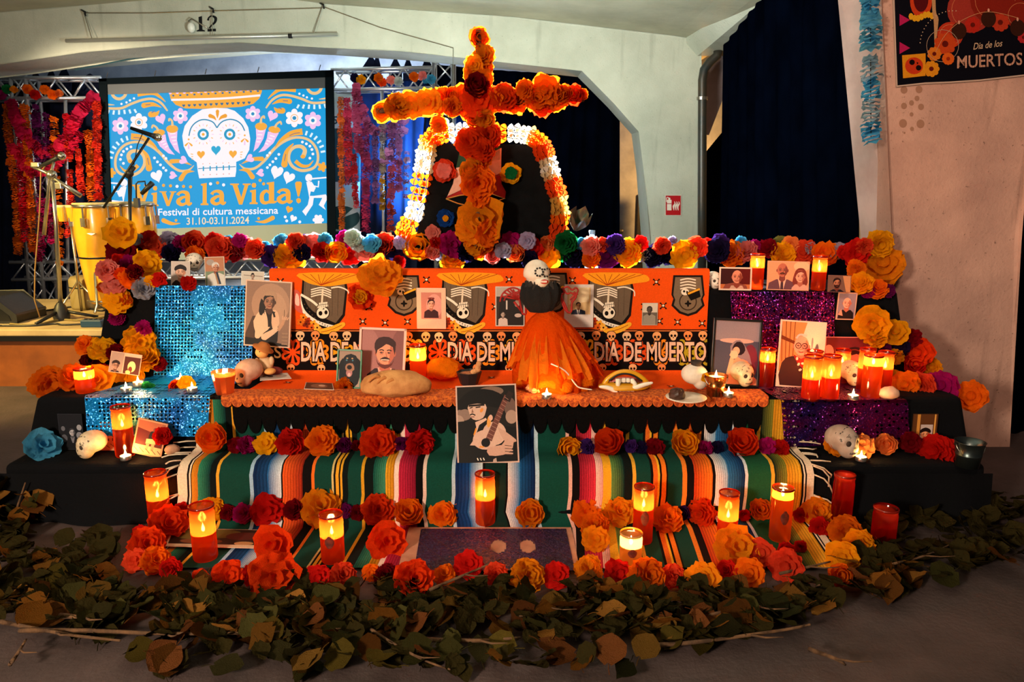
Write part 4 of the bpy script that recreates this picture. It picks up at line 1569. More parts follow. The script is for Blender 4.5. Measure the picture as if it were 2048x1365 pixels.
TEAL_T = spin_mesh('tin_cup', [(0.001, 0), (0.0185, 0), (0.0190, 0.002), (0.0195, 0.016), (0.0190, 0.0165), (0.0180, 0.012)], 18, M['tin'])
TEAL_W = spin_mesh('wax', [(0.0182, 0.0125), (0.012, 0.0120), (0.0002, 0.0115)], 16, M['white_wax'])


def tealight(px, bot, z, label, s=1.0, power=1.3):
    c, r = ground_under(px, bot, z, 12)
    root = thing('tealight', label, 'tealight', c, 'tealights')
    for me in (TEAL_T, TEAL_W):
        link(me, me.name, None, root).scale = (s, s, s)
    flame_at(root, (0, 0, 0.012 * s), power, 0.85)
    return root


ZC = Z2 + 0.012
tealight(246, 924, Z1 + 0.004, 'tealight in front of the red candle on the left of the lowest step', 1.0, 1.8)
tealight(247, 787, Z2 + 0.014, 'front tealight of the pair left of the blue banner')
tealight(271, 775, Z2 + 0.014, 'rear tealight of the pair left of the blue banner')
tealight(357, 768, Z2 + 0.014, 'rear tealight beside the coral flower on the blue banner')
tealight(380, 787, Z2 + 0.014, 'front tealight beside the coral flower on the blue banner')
tealight(1094, 800, Z2 + 0.014, 'tealight on the lace in front of the skirted skeleton doll')
tealight(1460, 797, Z2 + 0.014, 'tealight between the copper bucket and the painted skull')
tealight(1711, 802, Z2 + 0.014, 'tealight in front of the painted skull among the right candles')
tealight(1727, 926, Z1 + 0.004, 'tealight beside the leaning skull on the right of the lowest step', 1.0, 1.8)

# ================================================================== STAGE
stage = thing('stage_platform', 'low wooden stage with a brown front panel on the left', 'stage')
mb = MB()
mb.box((-3.4, (STF + STB) / 2, STZ - 0.02), (5.2, STB - STF, 0.04))
bevel(mb.build('deck', mat('pale_stage_deck', '#b9a37c', '#94805c', 3, 0.7, bump=0.1), stage), 0.006)
mb = MB()
mb.box((-3.4, STF + 0.03, (STZ - 0.04) / 2), (5.18, 0.02, STZ - 0.04))
mb.build('front_panel', mat('brown_stage_panel', '#8a4a1a', '#6e3812', 5, 0.5, bump=0.1), stage)
mb = MB()
mb.box((-3.4, STF + 0.012, STZ - 0.055), (5.2, 0.03, 0.03))
mb.build('edge_strip', M['black_metal'], stage)


def box_truss(name, label, a, b, side, w, d, n, label_cat='truss'):
    """four-chord lattice truss from a to b; side = direction of its visible width"""
    root = thing(name, label, label_cat, group='aluminium stage trusses')
    a, b, side = Vector(a), Vector(b), Vector(side).normalized()
    dep = Vector((0, 1, 0))
    offs = [Vector((0, 0, 0)), side * w, side * w + dep * d, dep * d]
    for o_ in offs:
        mb = MB()
        mb.tube([a + o_, b + o_], 0.017, 10)
        mb.build('chord', M['alu'], root, True)
    for f in range(4):
        o0, o1 = offs[f], offs[(f + 1) % 4]
        for k in range(n):
            p0 = a.lerp(b, k / n) + (o0 if k % 2 == 0 else o1)
            p1 = a.lerp(b, (k + 1) / n) + (o1 if k % 2 == 0 else o0)
            mb = MB()
            mb.tube([p0, p1], 0.008, 6)
            mb.build('brace', M['alu'], root, True)
    return root


up = (0, 0, 1)
box_truss('stage_truss', 'horizontal aluminium truss above the garlands left of the screen', onY(-30, 197, YT), onY(206, 196, YT), up, 0.18, 0.2, 8)
box_truss('stage_truss', 'horizontal aluminium truss above the garlands right of the screen', onY(664, 180, YT), onY(866, 176, YT), up, 0.18, 0.2, 7)
box_truss('stage_truss', 'vertical aluminium truss tower at the far left', Vector((onY(20, 300, YT).x, YT, 0)), onY(20, 150, YT), (1, 0, 0), 0.14, 0.2, 12)
box_truss('stage_truss', 'vertical aluminium truss tower behind the left arm of the cross', Vector((onY(866, 300, YT).x, YT, 0)), onY(866, 116, YT), (1, 0, 0), 0.18, 0.2, 12)
box_truss('stage_truss', 'low horizontal aluminium truss behind the conga drums', onY(24, 560, YT), onY(720, 552, YT), up, 0.17, 0.2, 22)
for px_, y0, y1 in ((764, 180, 480), (131, 196, 560)):
    mb = MB()
    mb.tube([onY(px_, y0, YT + 0.1), Vector((onY(px_, y1, YT + 0.1).x, YT + 0.1, 0.0))], 0.016, 10)
    mb.build('support_pole', M['alu'], None, True, label='thin aluminium pole behind the %s garlands' % ('right' if px_ > 500 else 'left'), cat='pole')
mb = MB()
mb.tube([onY(866, 372, YT - 0.05), onY(764, 484, YT - 0.05)], 0.012, 8)
mb.build('diagonal_strut', M['alu'], None, True, label='slanted aluminium strut left of the paper arch', cat='strut')

# ------------------------------------------------------------------ screen
scr = thing('projection_screen', 'framed projection screen showing a blue sugar skull festival picture', 'screen')
YS = YT - 0.12
mb = MB()
slab(mb, [(205, 162), (660, 146), (664, 520), (216, 520)], YS + 0.006, 0.01)
mb.build('screen_fabric', mat('grey_screen_fabric', '#767c80', '#6a6f72', 4, 0.8), scr)
K = '#000000'
BL, OR, OT, WH, PK, TL = '#0a9cda', '#f6ab3c', '#efc488', '#fdf4f8', '#f4c6ee', '#1488b4'
a = Art()
a.poly([(205, 189), (655, 176), (657, 446.5), (212, 461)], BL)


def both(fn):
    fn(lambda x, y: (x, y), 1)
    fn(lambda x, y: (867 - x, y - (867 - 2 * x) * 0.028), -1)


def deco(t, sg):
    def st(pts, w, c=OT):
        a.stroke([t(*p) for p in pts], w, c)
    st([(205, 216), (240, 217), (262, 208), (285, 200), (305, 198), (322, 206), (335, 222)], [5, 5, 5, 5, 5, 3])
    st([(275, 189), (305, 186), (320, 194), (331, 204)], [9, 8, 5, 1], OR)
    a.ring(*t(238, 184), 14, 6, OT)
    st([(205, 206), (215, 209), (229, 210)], [5, 4, 1])
    a.drop(*t(323, 215), *t(288, 211), 11, OR, 0.12 * sg)
    a.stroke([t(291, 210), t(301, 209)], 1.6, '#7d7086', 0)
    a.drop(*t(319, 221), *t(302, 229), 12, OR, -0.2 * sg)
    a.stroke([t(303, 226), t(310, 222)], 1.6, '#7d7086', 0)
    for x, y in ((243, 208), (253, 205), (260, 201), (268, 197)):
        a.ell(*t(x, y), 2.3, None, WH, n=10)
    for i in range(6):
        x = 219 + 9.6 * i
        a.stroke([t(x + (i - 2) * 0.6, 221 - abs(i - 1) * 0.6), t(x + (i - 2) * 1.9, 230 - abs(i - 1.5) * 1.2)], 4, '#dff4fa', 0)
    for i in range(7):
        an = math.radians(188 + 13 * i)
        cx, cy = 268, 322
        a.stroke([t(cx + 43 * math.cos(an), cy + 43 * math.sin(an)), t(cx + 52 * math.cos(an), cy + 52 * math.sin(an))], 4, '#dff4fa', 0)
    # great scroll
    st([(388, 331), (376, 341), (357, 341), (338, 327), (320, 306), (300, 291), (275, 284), (250, 290), (234, 309), (231, 332), (240, 347), (262, 351), (280, 343), (289, 328), (287, 312), (277, 303), (264, 303), (257, 311), (260, 322)], [1, 5, 5, 6, 6, 5, 5, 5, 5, 6, 6, 6, 6, 7, 8, 9])
    a.ell(*t(261, 323), 5, 4, OR, n=12)
    st([(240, 332), (250, 342), (264, 341), (276, 331)], [1, 5, 7, 8], OR)
    st([(262, 273), (285, 276), (305, 288), (317, 302)], [13, 11, 6, 1], OR)
    a.stroke([t(267, 275), t(278, 276), t(288, 280)], 1.5, '#7d7086')
    st([(280, 296), (294, 312), (298, 337)], [2, 8, 13], OR)
    a.ell(*t(298, 337), 6.4, 6, OR, n=12)
    a.stroke([t(295, 316), t(298, 330)], 1.5, '#7d7086', 0)
    a.drop(*t(384, 331), *t(343, 323), 9, OR, 0.1 * sg)
    a.drop(*t(389, 343), *t(362, 358), 10, OR, 0.22 * sg)
    for x, y in ((262, 294), (254, 298), (247, 303), (243, 310), (241, 319), (247, 327), (309, 316), (315, 324), (321, 330), (327, 336), (332, 341), (327, 312), (332, 317)):
        a.ell(*t(x, y), 2.8, None, WH, n=10)
    # chillies
    a.poly([t(*p) for p in ((309, 273), (331, 269), (333, 282), (339, 297), (350, 310), (337, 307), (320, 293))], PK)
    a.poly([t(*p) for p in ((334, 261), (355, 262), (354, 280), (357, 295), (360, 308), (350, 300), (340, 283))], PK)
    for i in range(4):
        a.stroke([t(317 + 4.4 * i, 280 + 5 * i), t(327 + 3 * i, 277 + 5 * i)], 2, WH, 0)
        a.stroke([t(340 + 2.2 * i, 268 + 7 * i), t(351 + 1 * i, 267 + 7 * i)], 2, WH, 0)
    a.ell(*t(318, 266), 12, 7, OR, -8 * sg)
    a.ell(*t(344.5, 258), 12, 8, OR)
    st([(317, 262), (313, 255), (306, 251), (304, 257)], [5, 4, 4, 3])
    st([(345, 252), (344, 242), (339, 238), (338, 243)], [5, 4, 4, 3])
    a.heart(*t(322, 238), 10.5, PK, -22 * sg)
    a.heart(*t(367, 321), 8.5, PK, -65 * sg)
    a.heart(*t(346, 351), 8, PK, -80 * sg)
    a.heart(*t(314, 352), 12, WH, -18 * sg)
    for (x, y, r, c) in ((241, 252, 17, PK), (278, 245, 18, WH), (361, 232, 15.5, PK)):
        a.flower(*t(x, y), r, c, 6, 30)
        a.ell(*t(x, y), r * 0.46, None, WH, n=14)
        if c == WH:
            a.ring(*t(x, y), 7, 1.2, OR)
        a.ell(*t(x, y), r * 0.22, None, '#2a8fc0', n=10)
    a.flower(*t(222, 346), 10, OR, 5)


both(deco)
# hat brim
a.poly([(338, 180), (525, 172), (524, 184), (519, 197), (507, 208), (483, 214), (430, 217), (400, 218), (371, 217), (352, 210), (342, 199)], OR)
a.stroke([(343, 200), (440, 197.5), (521, 191)], 4.2, WH)
for i in range(13):
    a.ell(347 + 14.1 * i, 191.5 - 0.75 * i, 2.4, 2, '#3a6d98', n=8)
    a.ell(341 + 14.1 * i, 187 - 0.6 * i, 3, 2, PK, n=8)
for i in range(13):
    a.heart(368 + 10.9 * i, 211.5 - 0.5 * i, 3.0, '#2a6a94')
# skull
a.poly([(405, 219), (385, 232), (370, 252), (365, 272), (368, 293), (378, 313), (394, 325), (396, 342), (399, 357), (471, 354), (473, 342), (473, 324), (490, 317), (499, 300), (501, 278), (497, 255), (487, 237), (470, 222), (455, 217), (430, 216)], WH)
for ex in (407, 460):
    for k in range(16):
        an = 2 * PI * k / 16
        a.stroke([(ex + 17 * math.cos(an), 269 + 17 * math.sin(an)), (ex + 21 * math.cos(an), 269 + 21 * math.sin(an))], 1.4, OR if k % 2 else PK, 0)
    a.ring(ex, 269, 9, 5, '#1598c4')
    a.ell(ex, 269, 3, None, OR, n=12)
a.stroke([(378.5, 272), (382, 258), (389, 248), (400, 241), (410, 239.5), (420, 241.5), (428, 246), (434.5, 256)], 2.4, TL)
a.stroke([(434.5, 256), (440, 248), (448, 242), (461, 239), (474, 242), (484, 250), (490, 262)], 2.4, TL)
a.drop(435.5, 237, 435.5, 223, 7, '#f0a030')
a.drop(433, 241, 421, 232, 8, '#f0a030', 0.12)
a.drop(438, 241, 451, 232, 8, '#f0a030', -0.12)
a.heart(432.5, 300, 9.5, '#1ba8d4')
a.heart(402.5, 309, 8, OR)
a.heart(466.5, 308, 8, OR)
for sx, cx in ((-1, 378), (1, 490)):
    yy = 279 if sx < 0 else 271
    a.ell(cx, yy, 2, None, OR, n=8)
    a.drop(cx, yy + 6, cx - 6, yy + 12, 4, OR)
    a.drop(cx, yy + 6, cx + 6, yy + 12, 4, OR)
    a.drop(cx, yy + 9, cx, yy + 18, 3.5, PK)
    for i in range(3):
        a.stroke([(cx + sx * -9, 309 + i * 4.5 - (4 if sx > 0 else 0)), (cx + sx * -4 - sx * i, 308 + i * 5.5 - (4 if sx > 0 else 0))], 1.4, OR, 0)
a.stroke([(397, 337.5), (472, 333.5)], 1.6, TL, 0)
for i, x in enumerate((407.5, 421, 434, 447.5, 459)):
    a.stroke([(x, 333 - i * 0.6), (x, 342.5 - i * 0.6)], 2.6, '#1ba0cc', 0)
    a.ell(x - 1, 328 - i * 0.5, 1.1, None, '#f0a080', n=6)
    a.ell(x, 350 - i * 0.5, 1.3, None, '#e8a0a0', n=6)
# skeleton musicians
for ox, oy, m in ((0, 0, 1), (867, 10, -1)):
    T = lambda x, y: (ox + m * x, oy + y)
    P = lambda *q: [T(*p) for p in q]
    a.ell(*T(618, 356), 7, 8, WH)
    a.stroke(P((622, 358), (656, 355)), 3, WH, 0)
    a.poly(P((613, 364), (624, 364), (632, 376), (628, 384), (622, 383), (620, 392), (628, 392), (652, 389), (656, 396), (648, 412), (652, 420), (646, 416), (638, 410), (645, 396), (628, 396), (626, 410), (614, 428), (612, 432), (605, 423), (616, 410), (619, 396), (617, 384)), WH)
    a.stroke(P((626, 372), (637, 374), (638, 362)), 3, WH, 0)
    a.stroke(P((618, 361), (624, 362)), 1, '#9aa0b8', 0)
for x, y, r, c, ro in ((555, 343, 12, WH, 12), (578, 355, 12, WH, 20), (579, 419, 7, OR, 20), (587, 437, 7, WH, 25)):
    a.heart(x, y, r, c, ro)
for x, y in ((571, 434), (574, 442), (600, 444)):
    a.ell(x, y, 3, None, WH, n=10)
a.flower(637, 440, 11, WH)
# lettering
VG = [[(0, 1), (.42, 1), (.42, .94), (.35, .92), (.53, .34), (.69, .92), (.60, .94), (.60, 1), (.98, 1), (.98, .94), (.87, .92), (.58, 0), (.42, 0), (.12, .92), (0, .94)]]
IG = [[(0, 0), (.46, 0), (.46, .07), (.36, .10), (.36, .70), (.02, .65), (.02, .58), (.12, .56), (.12, .10), (0, .07)], [(.10, .92), (.16, .80), (.32, .78), (.38, .88), (.34, 1.0), (.18, 1.01)]]
LG = [[(0, 0), (.46, 0), (.46, .07), (.36, .10), (.36, 1.06), (.02, 1.01), (.02, .94), (.12, .92), (.12, .10), (0, .07)]]
EG = [[(.16, .32), (.24, .32), (.36, .78), (.38, .96), (.30, 1.03), (.10, 1.03), (.02, .96), (.04, .78)], [(.10, .06), (.20, -.02), (.32, .06), (.32, .18), (.20, .26), (.08, .18)]]


def glyph(ch, x0, y0, h, w=None):
    sx = h if w is None else w
    g = {'V': VG, 'i': IG, 'l': LG, '!': EG}.get(ch)
    q = lambda u, v: (x0 + u * sx, y0 - v * h)
    if ch == 'v':
        a.poly([q(u, v * 0.70) for u, v in VG[0]], OR)
    elif g:
        for p in g:
            a.poly([q(u, v) for u, v in p], OR)
    elif ch in 'ad':
        if ch == 'a':
            a.stroke([q(.10, .50), q(.16, .60), q(.32, .66), q(.50, .60), q(.55, .46), q(.55, .18), q(.62, .07), q(.74, .14)], [.17 * h, .12 * h, .13 * h, .20 * h, .22 * h, .22 * h, .16 * h, .07 * h], OR)
        else:
            a.poly([q(u, v) for u, v in ((.44, 0.02), (.68, 0.02), (.80, .08), (.80, .15), (.68, .14), (.68, 1.06), (.34, 1.01), (.34, .94), (.44, .92))], OR)
        a.stroke([q(.54, .42), q(.34, .40 if ch == 'a' else .62), q(.14, .26 if ch == 'a' else .46), q(.14, .14), q(.28, .05), q(.44, .10), q(.54, .22)], [.08 * h, .13 * h, .19 * h, .20 * h, .15 * h, .12 * h, .08 * h], OR)


BLN = lambda x: 412.5 - (x - 310) * 0.021
for ch, x, h, w in (('V', 264, 44, 42), ('i', 303, 40, 33), ('v', 320, 42, 34), ('a', 352, 42, 44), ('l', 402, 42, 34), ('a', 420, 42, 44), ('V', 461, 42, 42), ('i', 500, 42, 35), ('d', 519, 42, 44), ('a', 553, 42, 44), ('!', 590, 42, 38)):
    glyph(ch, x, BLN(x), h, w)
for x, y, c in ((328, 371, OR), (342, 372, OR), (355, 373, WH), (368, 373, OR), (382, 374, OR), (422, 368, WH), (436, 366, OR), (448, 370, WH), (521, 361, OR), (528, 368, OR)):
    a.ell(x, y, 3.2, None, c, n=10)
a.text('Festival di cultura messicana', 316, 431.5, 20, WH, 0.014, width=241, slope=0.017)
a.text('31.10-03.11.2024', 373, 449.5, 20, '#fbdcb4', 0.012, width=126, slope=0.019)
a.drop(362, 447, 328, 441, 9, OR, -0.1)
a.drop(511, 443, 546, 436, 9, OR, 0.12)
a.ell(353, 441, 2.8, None, OR, n=10)
a.ell(518, 437, 2.8, None, OR, n=10)
a.emit(onplane(YS), 2.5e-5).build('projected_picture', M['screen'], scr)
YF = YS - 0.022
for nm, pts in (('upper_band', [(208, 166), (658, 148), (657, 176), (208, 189.5)]), ('lower_band', [(216, 461), (660, 446.5), (662, 520), (218, 520)])):
    mb = MB()
    slab(mb, pts, YF, 0.006)
    mb.build(nm, mat('unlit_screen_band', '#6a7264' if nm == 'lower_band' else '#3c4044', None, rough=0.8), scr)
FRM = mat('black_screen_frame', '#040a0e', None, rough=0.9, spec=0.05)
for nm, pts in (('top_frame', [(197, 157), (667, 140), (667, 154), (200, 169)]), ('side_frame', [(197, 157), (213, 157), (226, 520), (212, 520)]), ('side_frame', [(650, 141), (667, 140), (672, 520), (655, 520)])):
    mb = MB()
    slab(mb, pts, YF - 0.012, 0.015)
    mb.build(nm, FRM, scr)
for x in (213, 309, 410, 515, 638):
    mb = MB()
    y = 156 - (x - 200) * 0.035
    mb.tube([onY(x, y, YF - 0.01), onY(x + 3, y - 11, YF)], 0.004, 5)
    mb.build('tie', M['ink'], scr)

# black and white banner glimpsed right of the screen
bn = thing('round_pattern_banner', 'white wall banner with dark round shapes just right of the screen', 'banner')
mb = MB()
slab(mb, [(664, 182), (720, 182), (720, 520), (664, 520)], 7.72, 0.01)
mb.build('banner_cloth', mat('banner_white', '#9aa4a4', None, rough=0.8), bn)
a = Art((664, 182, 720, 520))
a.rect(664, 257, 720, 364, '#14343c')
a.ell(684, 436, 36, 24, '#12363a')
a.poly([(684, 436), (712, 412), (716, 424)], '#9aa4a4')
a.ell(684, 486, 36, 24, '#12363a')
a.text('5', 665, 248, 22, '#14343c', 0.02)
a.emit(onplane(7.715)).build('banner_print', M['paint'], bn)

# ------------------------------------------------------------------ crepe paper strands on the stage
def tuft_mesh(v):
    mb = MB()
    rg = random.Random(v)
    for q in range(3):
        petal_layer(mb, 1.0, 0.25, -0.5 + 0.45 * q, 0.3, v * 5 + q, 14, 2, 5)
    me = mb.mesh('tuft', True)
    me.materials.append(M['tissue'])
    return me


TUFT = [tuft_mesh(i) for i in range(4)]


def strand(name, label, path, cols, r, gap=1.0, Y=YT - 0.2, skip=0.0):
    root = thing(name, label, 'paper garland', group='crepe paper strands on the stage')
    pts = smooth(path, 12) if len(path) > 2 else [(path[0][0] + (path[1][0] - path[0][0]) * i / 40, path[0][1] + (path[1][1] - path[0][1]) * i / 40) for i in range(41)]
    d = 0.0
    L = sum(math.hypot(pts[i + 1][0] - pts[i][0], pts[i + 1][1] - pts[i][1]) for i in range(len(pts) - 1))
    n = max(int(L / (r * 1.15 * gap)), 2)
    k, acc = 0, 0.0
    rg = random.Random(int(path[0][0] * 3 + path[0][1]))
    for i in range(n + 1):
        tgt = L * i / n
        while k < len(pts) - 2:
            sl = math.hypot(pts[k + 1][0] - pts[k][0], pts[k + 1][1] - pts[k][1])
            if acc + sl >= tgt:
                break
            acc += sl
            k += 1
        sl = math.hypot(pts[k + 1][0] - pts[k][0], pts[k + 1][1] - pts[k][1]) or 1
        f = min(max((tgt - acc) / sl, 0), 1)
        x, y = pts[k][0] + (pts[k + 1][0] - pts[k][0]) * f, pts[k][1] + (pts[k + 1][1] - pts[k][1]) * f
        if rg.random() < skip:
            continue
        p = onY(x + rg.uniform(-1, 1), y, Y + rg.uniform(-.02, .02))
        s = r * scl(x, y, Y) * rg.uniform(0.8, 1.25)
        dr = Vector((pts[k + 1][0] - pts[k][0], 0, -(pts[k + 1][1] - pts[k][1]))).normalized() + Vector((rg.uniform(-.4, .4), rg.uniform(-.6, .2), rg.uniform(-.3, .3)))
        c = hexc(cols[min(int(i / (n + 1) * len(cols)), len(cols) - 1)])
        j = rg.uniform(0.8, 1.2)
        o = link(rg.choice(TUFT), 'tuft', None, root, color=(c[0] * j, c[1] * j, c[2] * j, 1))
        o.matrix_world = Matrix.Translation(p) @ dr.to_track_quat('Z', 'Y').to_matrix().to_4x4() @ Matrix.Diagonal((s, s, s * 0.9, 1))
    mb = MB()
    mb.tube([onY(x, y, Y) for x, y in pts[::4] + [pts[-1]]], 0.002, 4)
    mb.build('thread', M['ink'], root)


OG, CO, RD, PUR, MG, PKS, MV = '#f07818', '#e8402a', '#d01c2a', '#5a1650', '#b81a58', '#d8244a', '#b04a7c'
for t in (
    ([(13, 212), (20, 300), (33, 400), (36, 505)], [OG], 7.5, 'outermost orange strand beside the left truss tower'),
    ([(40, 250), (46, 380), (50, 478)], ['#c81a3a', RD], 8.5, 'crimson strand second from the left truss tower'),
    ([(50, 214), (58, 330), (66, 498)], [OG], 7.5, 'orange strand third from the left truss tower'),
    ([(72, 213), (76, 320), (80, 400)], [PUR], 7.5, 'left one of the two purple strands behind the pink swag'),
    ([(92, 230), (94, 330)], [PUR], 7, 'right one of the two purple strands behind the pink swag'),
    ([(82, 400), (84, 460), (78, 518)], [MG], 8, 'magenta strand hanging low beside the microphone stand'),
    ([(102, 400), (102, 482)], [MG], 7, 'short magenta strand just left of the conga drums'),
    ([(108, 238), (110, 330), (118, 420), (120, 525)], [OG], 7, 'sparse orange strand ending near the conga base'),
    ([(133, 233), (138, 320)], [RD, CO], 7, 'red strand under the right end of the pink swag'),
    ([(139, 342), (140, 400), (137, 470)], [CO], 7, 'coral strand hanging behind the bongo drums'),
    ([(157, 300), (162, 384)], [CO], 7, 'short coral strand right of the bongo drums'),
    ([(175, 265), (180, 300), (182, 396)], [OG], 8, 'orange strand second from the screen edge'),
    ([(193, 205), (195, 300), (198, 392)], [CO], 8, 'coral red strand right beside the screen edge'),
    ([(22, 205), (45, 262), (88, 304), (128, 282), (160, 225), (184, 196)], ['#c81c50', PKS, PKS, '#d82a5a'], 11, 'upper pink swag draped across the left strands'),
    ([(20, 285), (50, 332), (75, 346), (110, 330), (140, 300), (160, 272)], [PKS], 9, 'lower pink swag draped across the left strands'),
):
    strand('paper_strand', t[3], t[0], t[1], t[2], 1.0 if 'sparse' not in t[3] else 1.6)
for t in (
    ([(682, 197), (682, 300), (684, 455)], ['#f0803a', '#f08a3c'], 6.5, 'orange strand nearest the right edge of the screen', 1.1),
    ([(695, 200), (696, 290), (697, 365)], ['#d84a6a', '#e0404a'], 8, 'pink to red strand second from the screen edge', 1.0),
    ([(712, 172), (714, 240), (720, 300)], ['#c85a80'], 9, 'thick rose strand falling from the right truss', 1.0),
    ([(708, 312), (712, 412)], ['#e0404a'], 6.5, 'short coral red strand below the rose strand', 1.0),
    ([(731, 245), (732, 350), (731, 458)], [MV, '#c2507e', '#d8487a'], 8, 'long mauve strand ending in pink above the flower garland', 1.0),
    ([(750, 260), (751, 400)], ['#9a6a9c'], 6.5, 'mauve strand in the middle of the right strands', 1.0),
    ([(764, 215), (765, 320), (764, 415)], ['#b8aab0', '#c8b8a0', '#e0a830'], 6.5, 'pale strand turning yellow along the thin pole', 1.0),
    ([(784, 250), (783, 350), (781, 456)], ['#b072a8', '#d86a80', '#f06048'], 7.5, 'mauve strand turning coral left of the slanted strut', 1.2),
    ([(798, 255), (797, 375)], ['#b07ab0', '#c86a90'], 7, 'mauve strand just left of the dotted strand', 1.0),
    ([(813, 305), (812, 392)], ['#c898a8', '#b86a60'], 6, 'dotted strand of spaced pale tufts beside the arch', 2.0),
    ([(712, 185), (726, 225), (748, 262), (785, 252), (815, 232)], ['#c85a88', '#c46a98', '#b47ab4'], 9.5, 'upper mauve swag behind the left arm of the cross', 1.0),
    ([(716, 288), (735, 325), (750, 336), (772, 318), (790, 280), (808, 262)], ['#cc5a88', '#c888b8', '#b884bc'], 9, 'lower pale pink swag across the right strands', 1.0),
):
    strand('paper_strand', t[3], t[0], t[1], t[2], t[4])
for nm, xs, y0, cs, lab in (('truss_bouquet', (2, 14, 28, 55, 70, 90, 105, 118), 183, 'm g y o r o o a', 'small paper flowers tied along the left truss'),
                            ('truss_bouquet', (710, 722, 757, 764, 782, 797, 828, 845, 852, 862), 157, 'n y o R p W o p b b', 'small paper flowers tied along the right truss')):
    root = thing(nm, lab, 'paper garland', group='paper flowers tied to the trusses')
    for x, c in zip(xs, cs.split()):
        flower(x, y0 + random.Random(x).uniform(-6, 8), 9, c, YT - 0.06, None, root, None, 1.0, 'small_flower')
    bpy.context.view_layer.update()

# ------------------------------------------------------------------ drums
M['drum_wood'] = mat('honey_drum_wood', '#f6b030', '#eaa020', 6, 0.25, coat=0.6)
M['drum_skin'] = mat('drum_skin', '#d8c8a0', '#c0ae84', 10, 0.6)


def conga(px, top, w, label, Y=5.0, emblem=False):
    c = onY(px, top, Y)
    r = w / 2 * scl(px, top, Y)
    hgt = 0.66
    root = thing('conga_drum', label, 'drum', (c.x, Y, c.z - hgt), 'conga drums')
    mb = MB()
    mb.lathe([(r * 0.62, 0.0), (r * 0.66, 0.02), (r * 0.86, 0.22), (r * 0.97, 0.36), (r * 1.02, 0.46), (r * 1.01, 0.54), (r * 0.93, hgt - 0.02)], 28)
    mb.build('shell', M['drum_wood'], root, True)
    mb = MB()
    mb.lathe([(r * 0.905, 0.30), (r * 0.935, 0.302), (r * 0.945, 0.312), (r * 0.93, 0.315)], 28)
    mb.build('shell_band', M['black_metal'], root, True)
    mb = MB()
    mb.lathe([(r * 0.98, hgt - 0.03), (r * 1.02, hgt - 0.028), (r * 1.02, hgt - 0.012), (r * 0.98, hgt - 0.008)], 28)
    mb.build('tension_rim', M['steel'], root, True)
    mb = MB()
    mb.lathe([(r * 0.97, hgt - 0.02), (r * 0.96, hgt), (r * 0.5, hgt + 0.001), (0.001, hgt + 0.001)], 28)
    mb.build('drum_head', M['drum_skin'], root, True)
    for k in range(6):
        an = 2 * PI * k / 6 + 0.5
        d = Vector((math.cos(an), math.sin(an), 0))
        mb = MB()
        mb.tube([d * r * 1.05 + Vector((0, 0, hgt - 0.02)), d * r * 1.07 + Vector((0, 0, hgt - 0.11))], 0.006, 6)
        mb.box(d * r * 1.05 + Vector((0, 0, hgt - 0.12)), (0.03, 0.03, 0.055), None, Matrix.Rotation(an, 3, 'Z'))
        mb.build('tuning_lug', M['steel'], root)
    if emblem:
        mb = MB()
        s = 0.03
        e = Vector((0.035, -r * 1.015, 0.47))
        mb.prism([e + Vector((-s, 0, 0)), e + Vector((0, -0.004, -s * 0.35)), e + Vector((s, 0, 0)), e + Vector((0, -0.004, s * 0.35))], (0, 0.006, 0))
        mb.build('maker_badge', mat('badge_metal', '#f0e0b0', None, rough=0.3, metal=0.6), root)
    # stand: ring under the shell and three legs
    st = thing('drum_stand', 'chrome tripod stand under the ' + label, 'stand', (c.x, Y, STZ))
    zr = c.z - hgt - STZ
    mb = MB()
    mb.tube([Vector((r * 0.75 * math.cos(2 * PI * k / 20), r * 0.75 * math.sin(2 * PI * k / 20), zr + 0.02)) for k in range(21)], 0.008, 6)
    mb.build('ring', M['steel'], st, True)
    for k in range(3):
        an = 2 * PI * k / 3 + 0.6
        d = Vector((math.cos(an), math.sin(an), 0))
        mb = MB()
        mb.tube([d * r * 0.75 + Vector((0, 0, zr + 0.3)), d * r * 0.9 + Vector((0, 0, zr)), d * r * 1.25 + Vector((0, 0, 0.01))], 0.009, 6)
        mb.build('leg', M['steel'], st, True)
    return root


conga(189, 406, 84, 'left conga drum with a pale badge on its honey shell', emblem=True)
conga(263, 404, 82, 'right conga drum in front of the screen', 5.08)
bg = thing('bongo_drums', 'pair of small honey-coloured bongo drums left of the congas', 'drums', onY(138, 443, 4.95))
for dx, r in ((-0.035, 0.033), (0.035, 0.042)):
    mb = MB()
    mb.lathe([(r * 0.85, 0.0), (r, 0.05), (r, 0.1)], 18, (dx, 0, 0))
    mb.build('shell', M['drum_wood'], bg, True)
    mb = MB()
    mb.lathe([(r * 1.05, 0.09), (r * 1.08, 0.1), (r * 1.0, 0.105), (0.001, 0.104)], 18, (dx, 0, 0))
    mb.build('drum_head', M['drum_skin'], bg, True)
    for k in range(4):
        an = 2 * PI * k / 4 + 0.8
        mb = MB()
        mb.tube([Vector((dx + r * 1.08 * math.cos(an), r * 1.08 * math.sin(an), 0.0)), Vector((dx + r * 1.08 * math.cos(an), r * 1.08 * math.sin(an), 0.1))], 0.003, 5)
        mb.build('tension_rod', M['steel'], bg)
mb = MB()
mb.tube([Vector((0, 0.02, -(bg.location.z - STZ))), Vector((0, 0.02, 0.04))], 0.009, 8)
for k in range(3):
    an = 2 * PI * k / 3
    mb.tube([Vector((0, 0.02, -(bg.location.z - STZ) + 0.2)), Vector((0.16 * math.cos(an), 0.02 + 0.16 * math.sin(an), -(bg.location.z - STZ) + 0.008))], 0.007, 6)
mb.build('stand', M['steel'], bg, True)


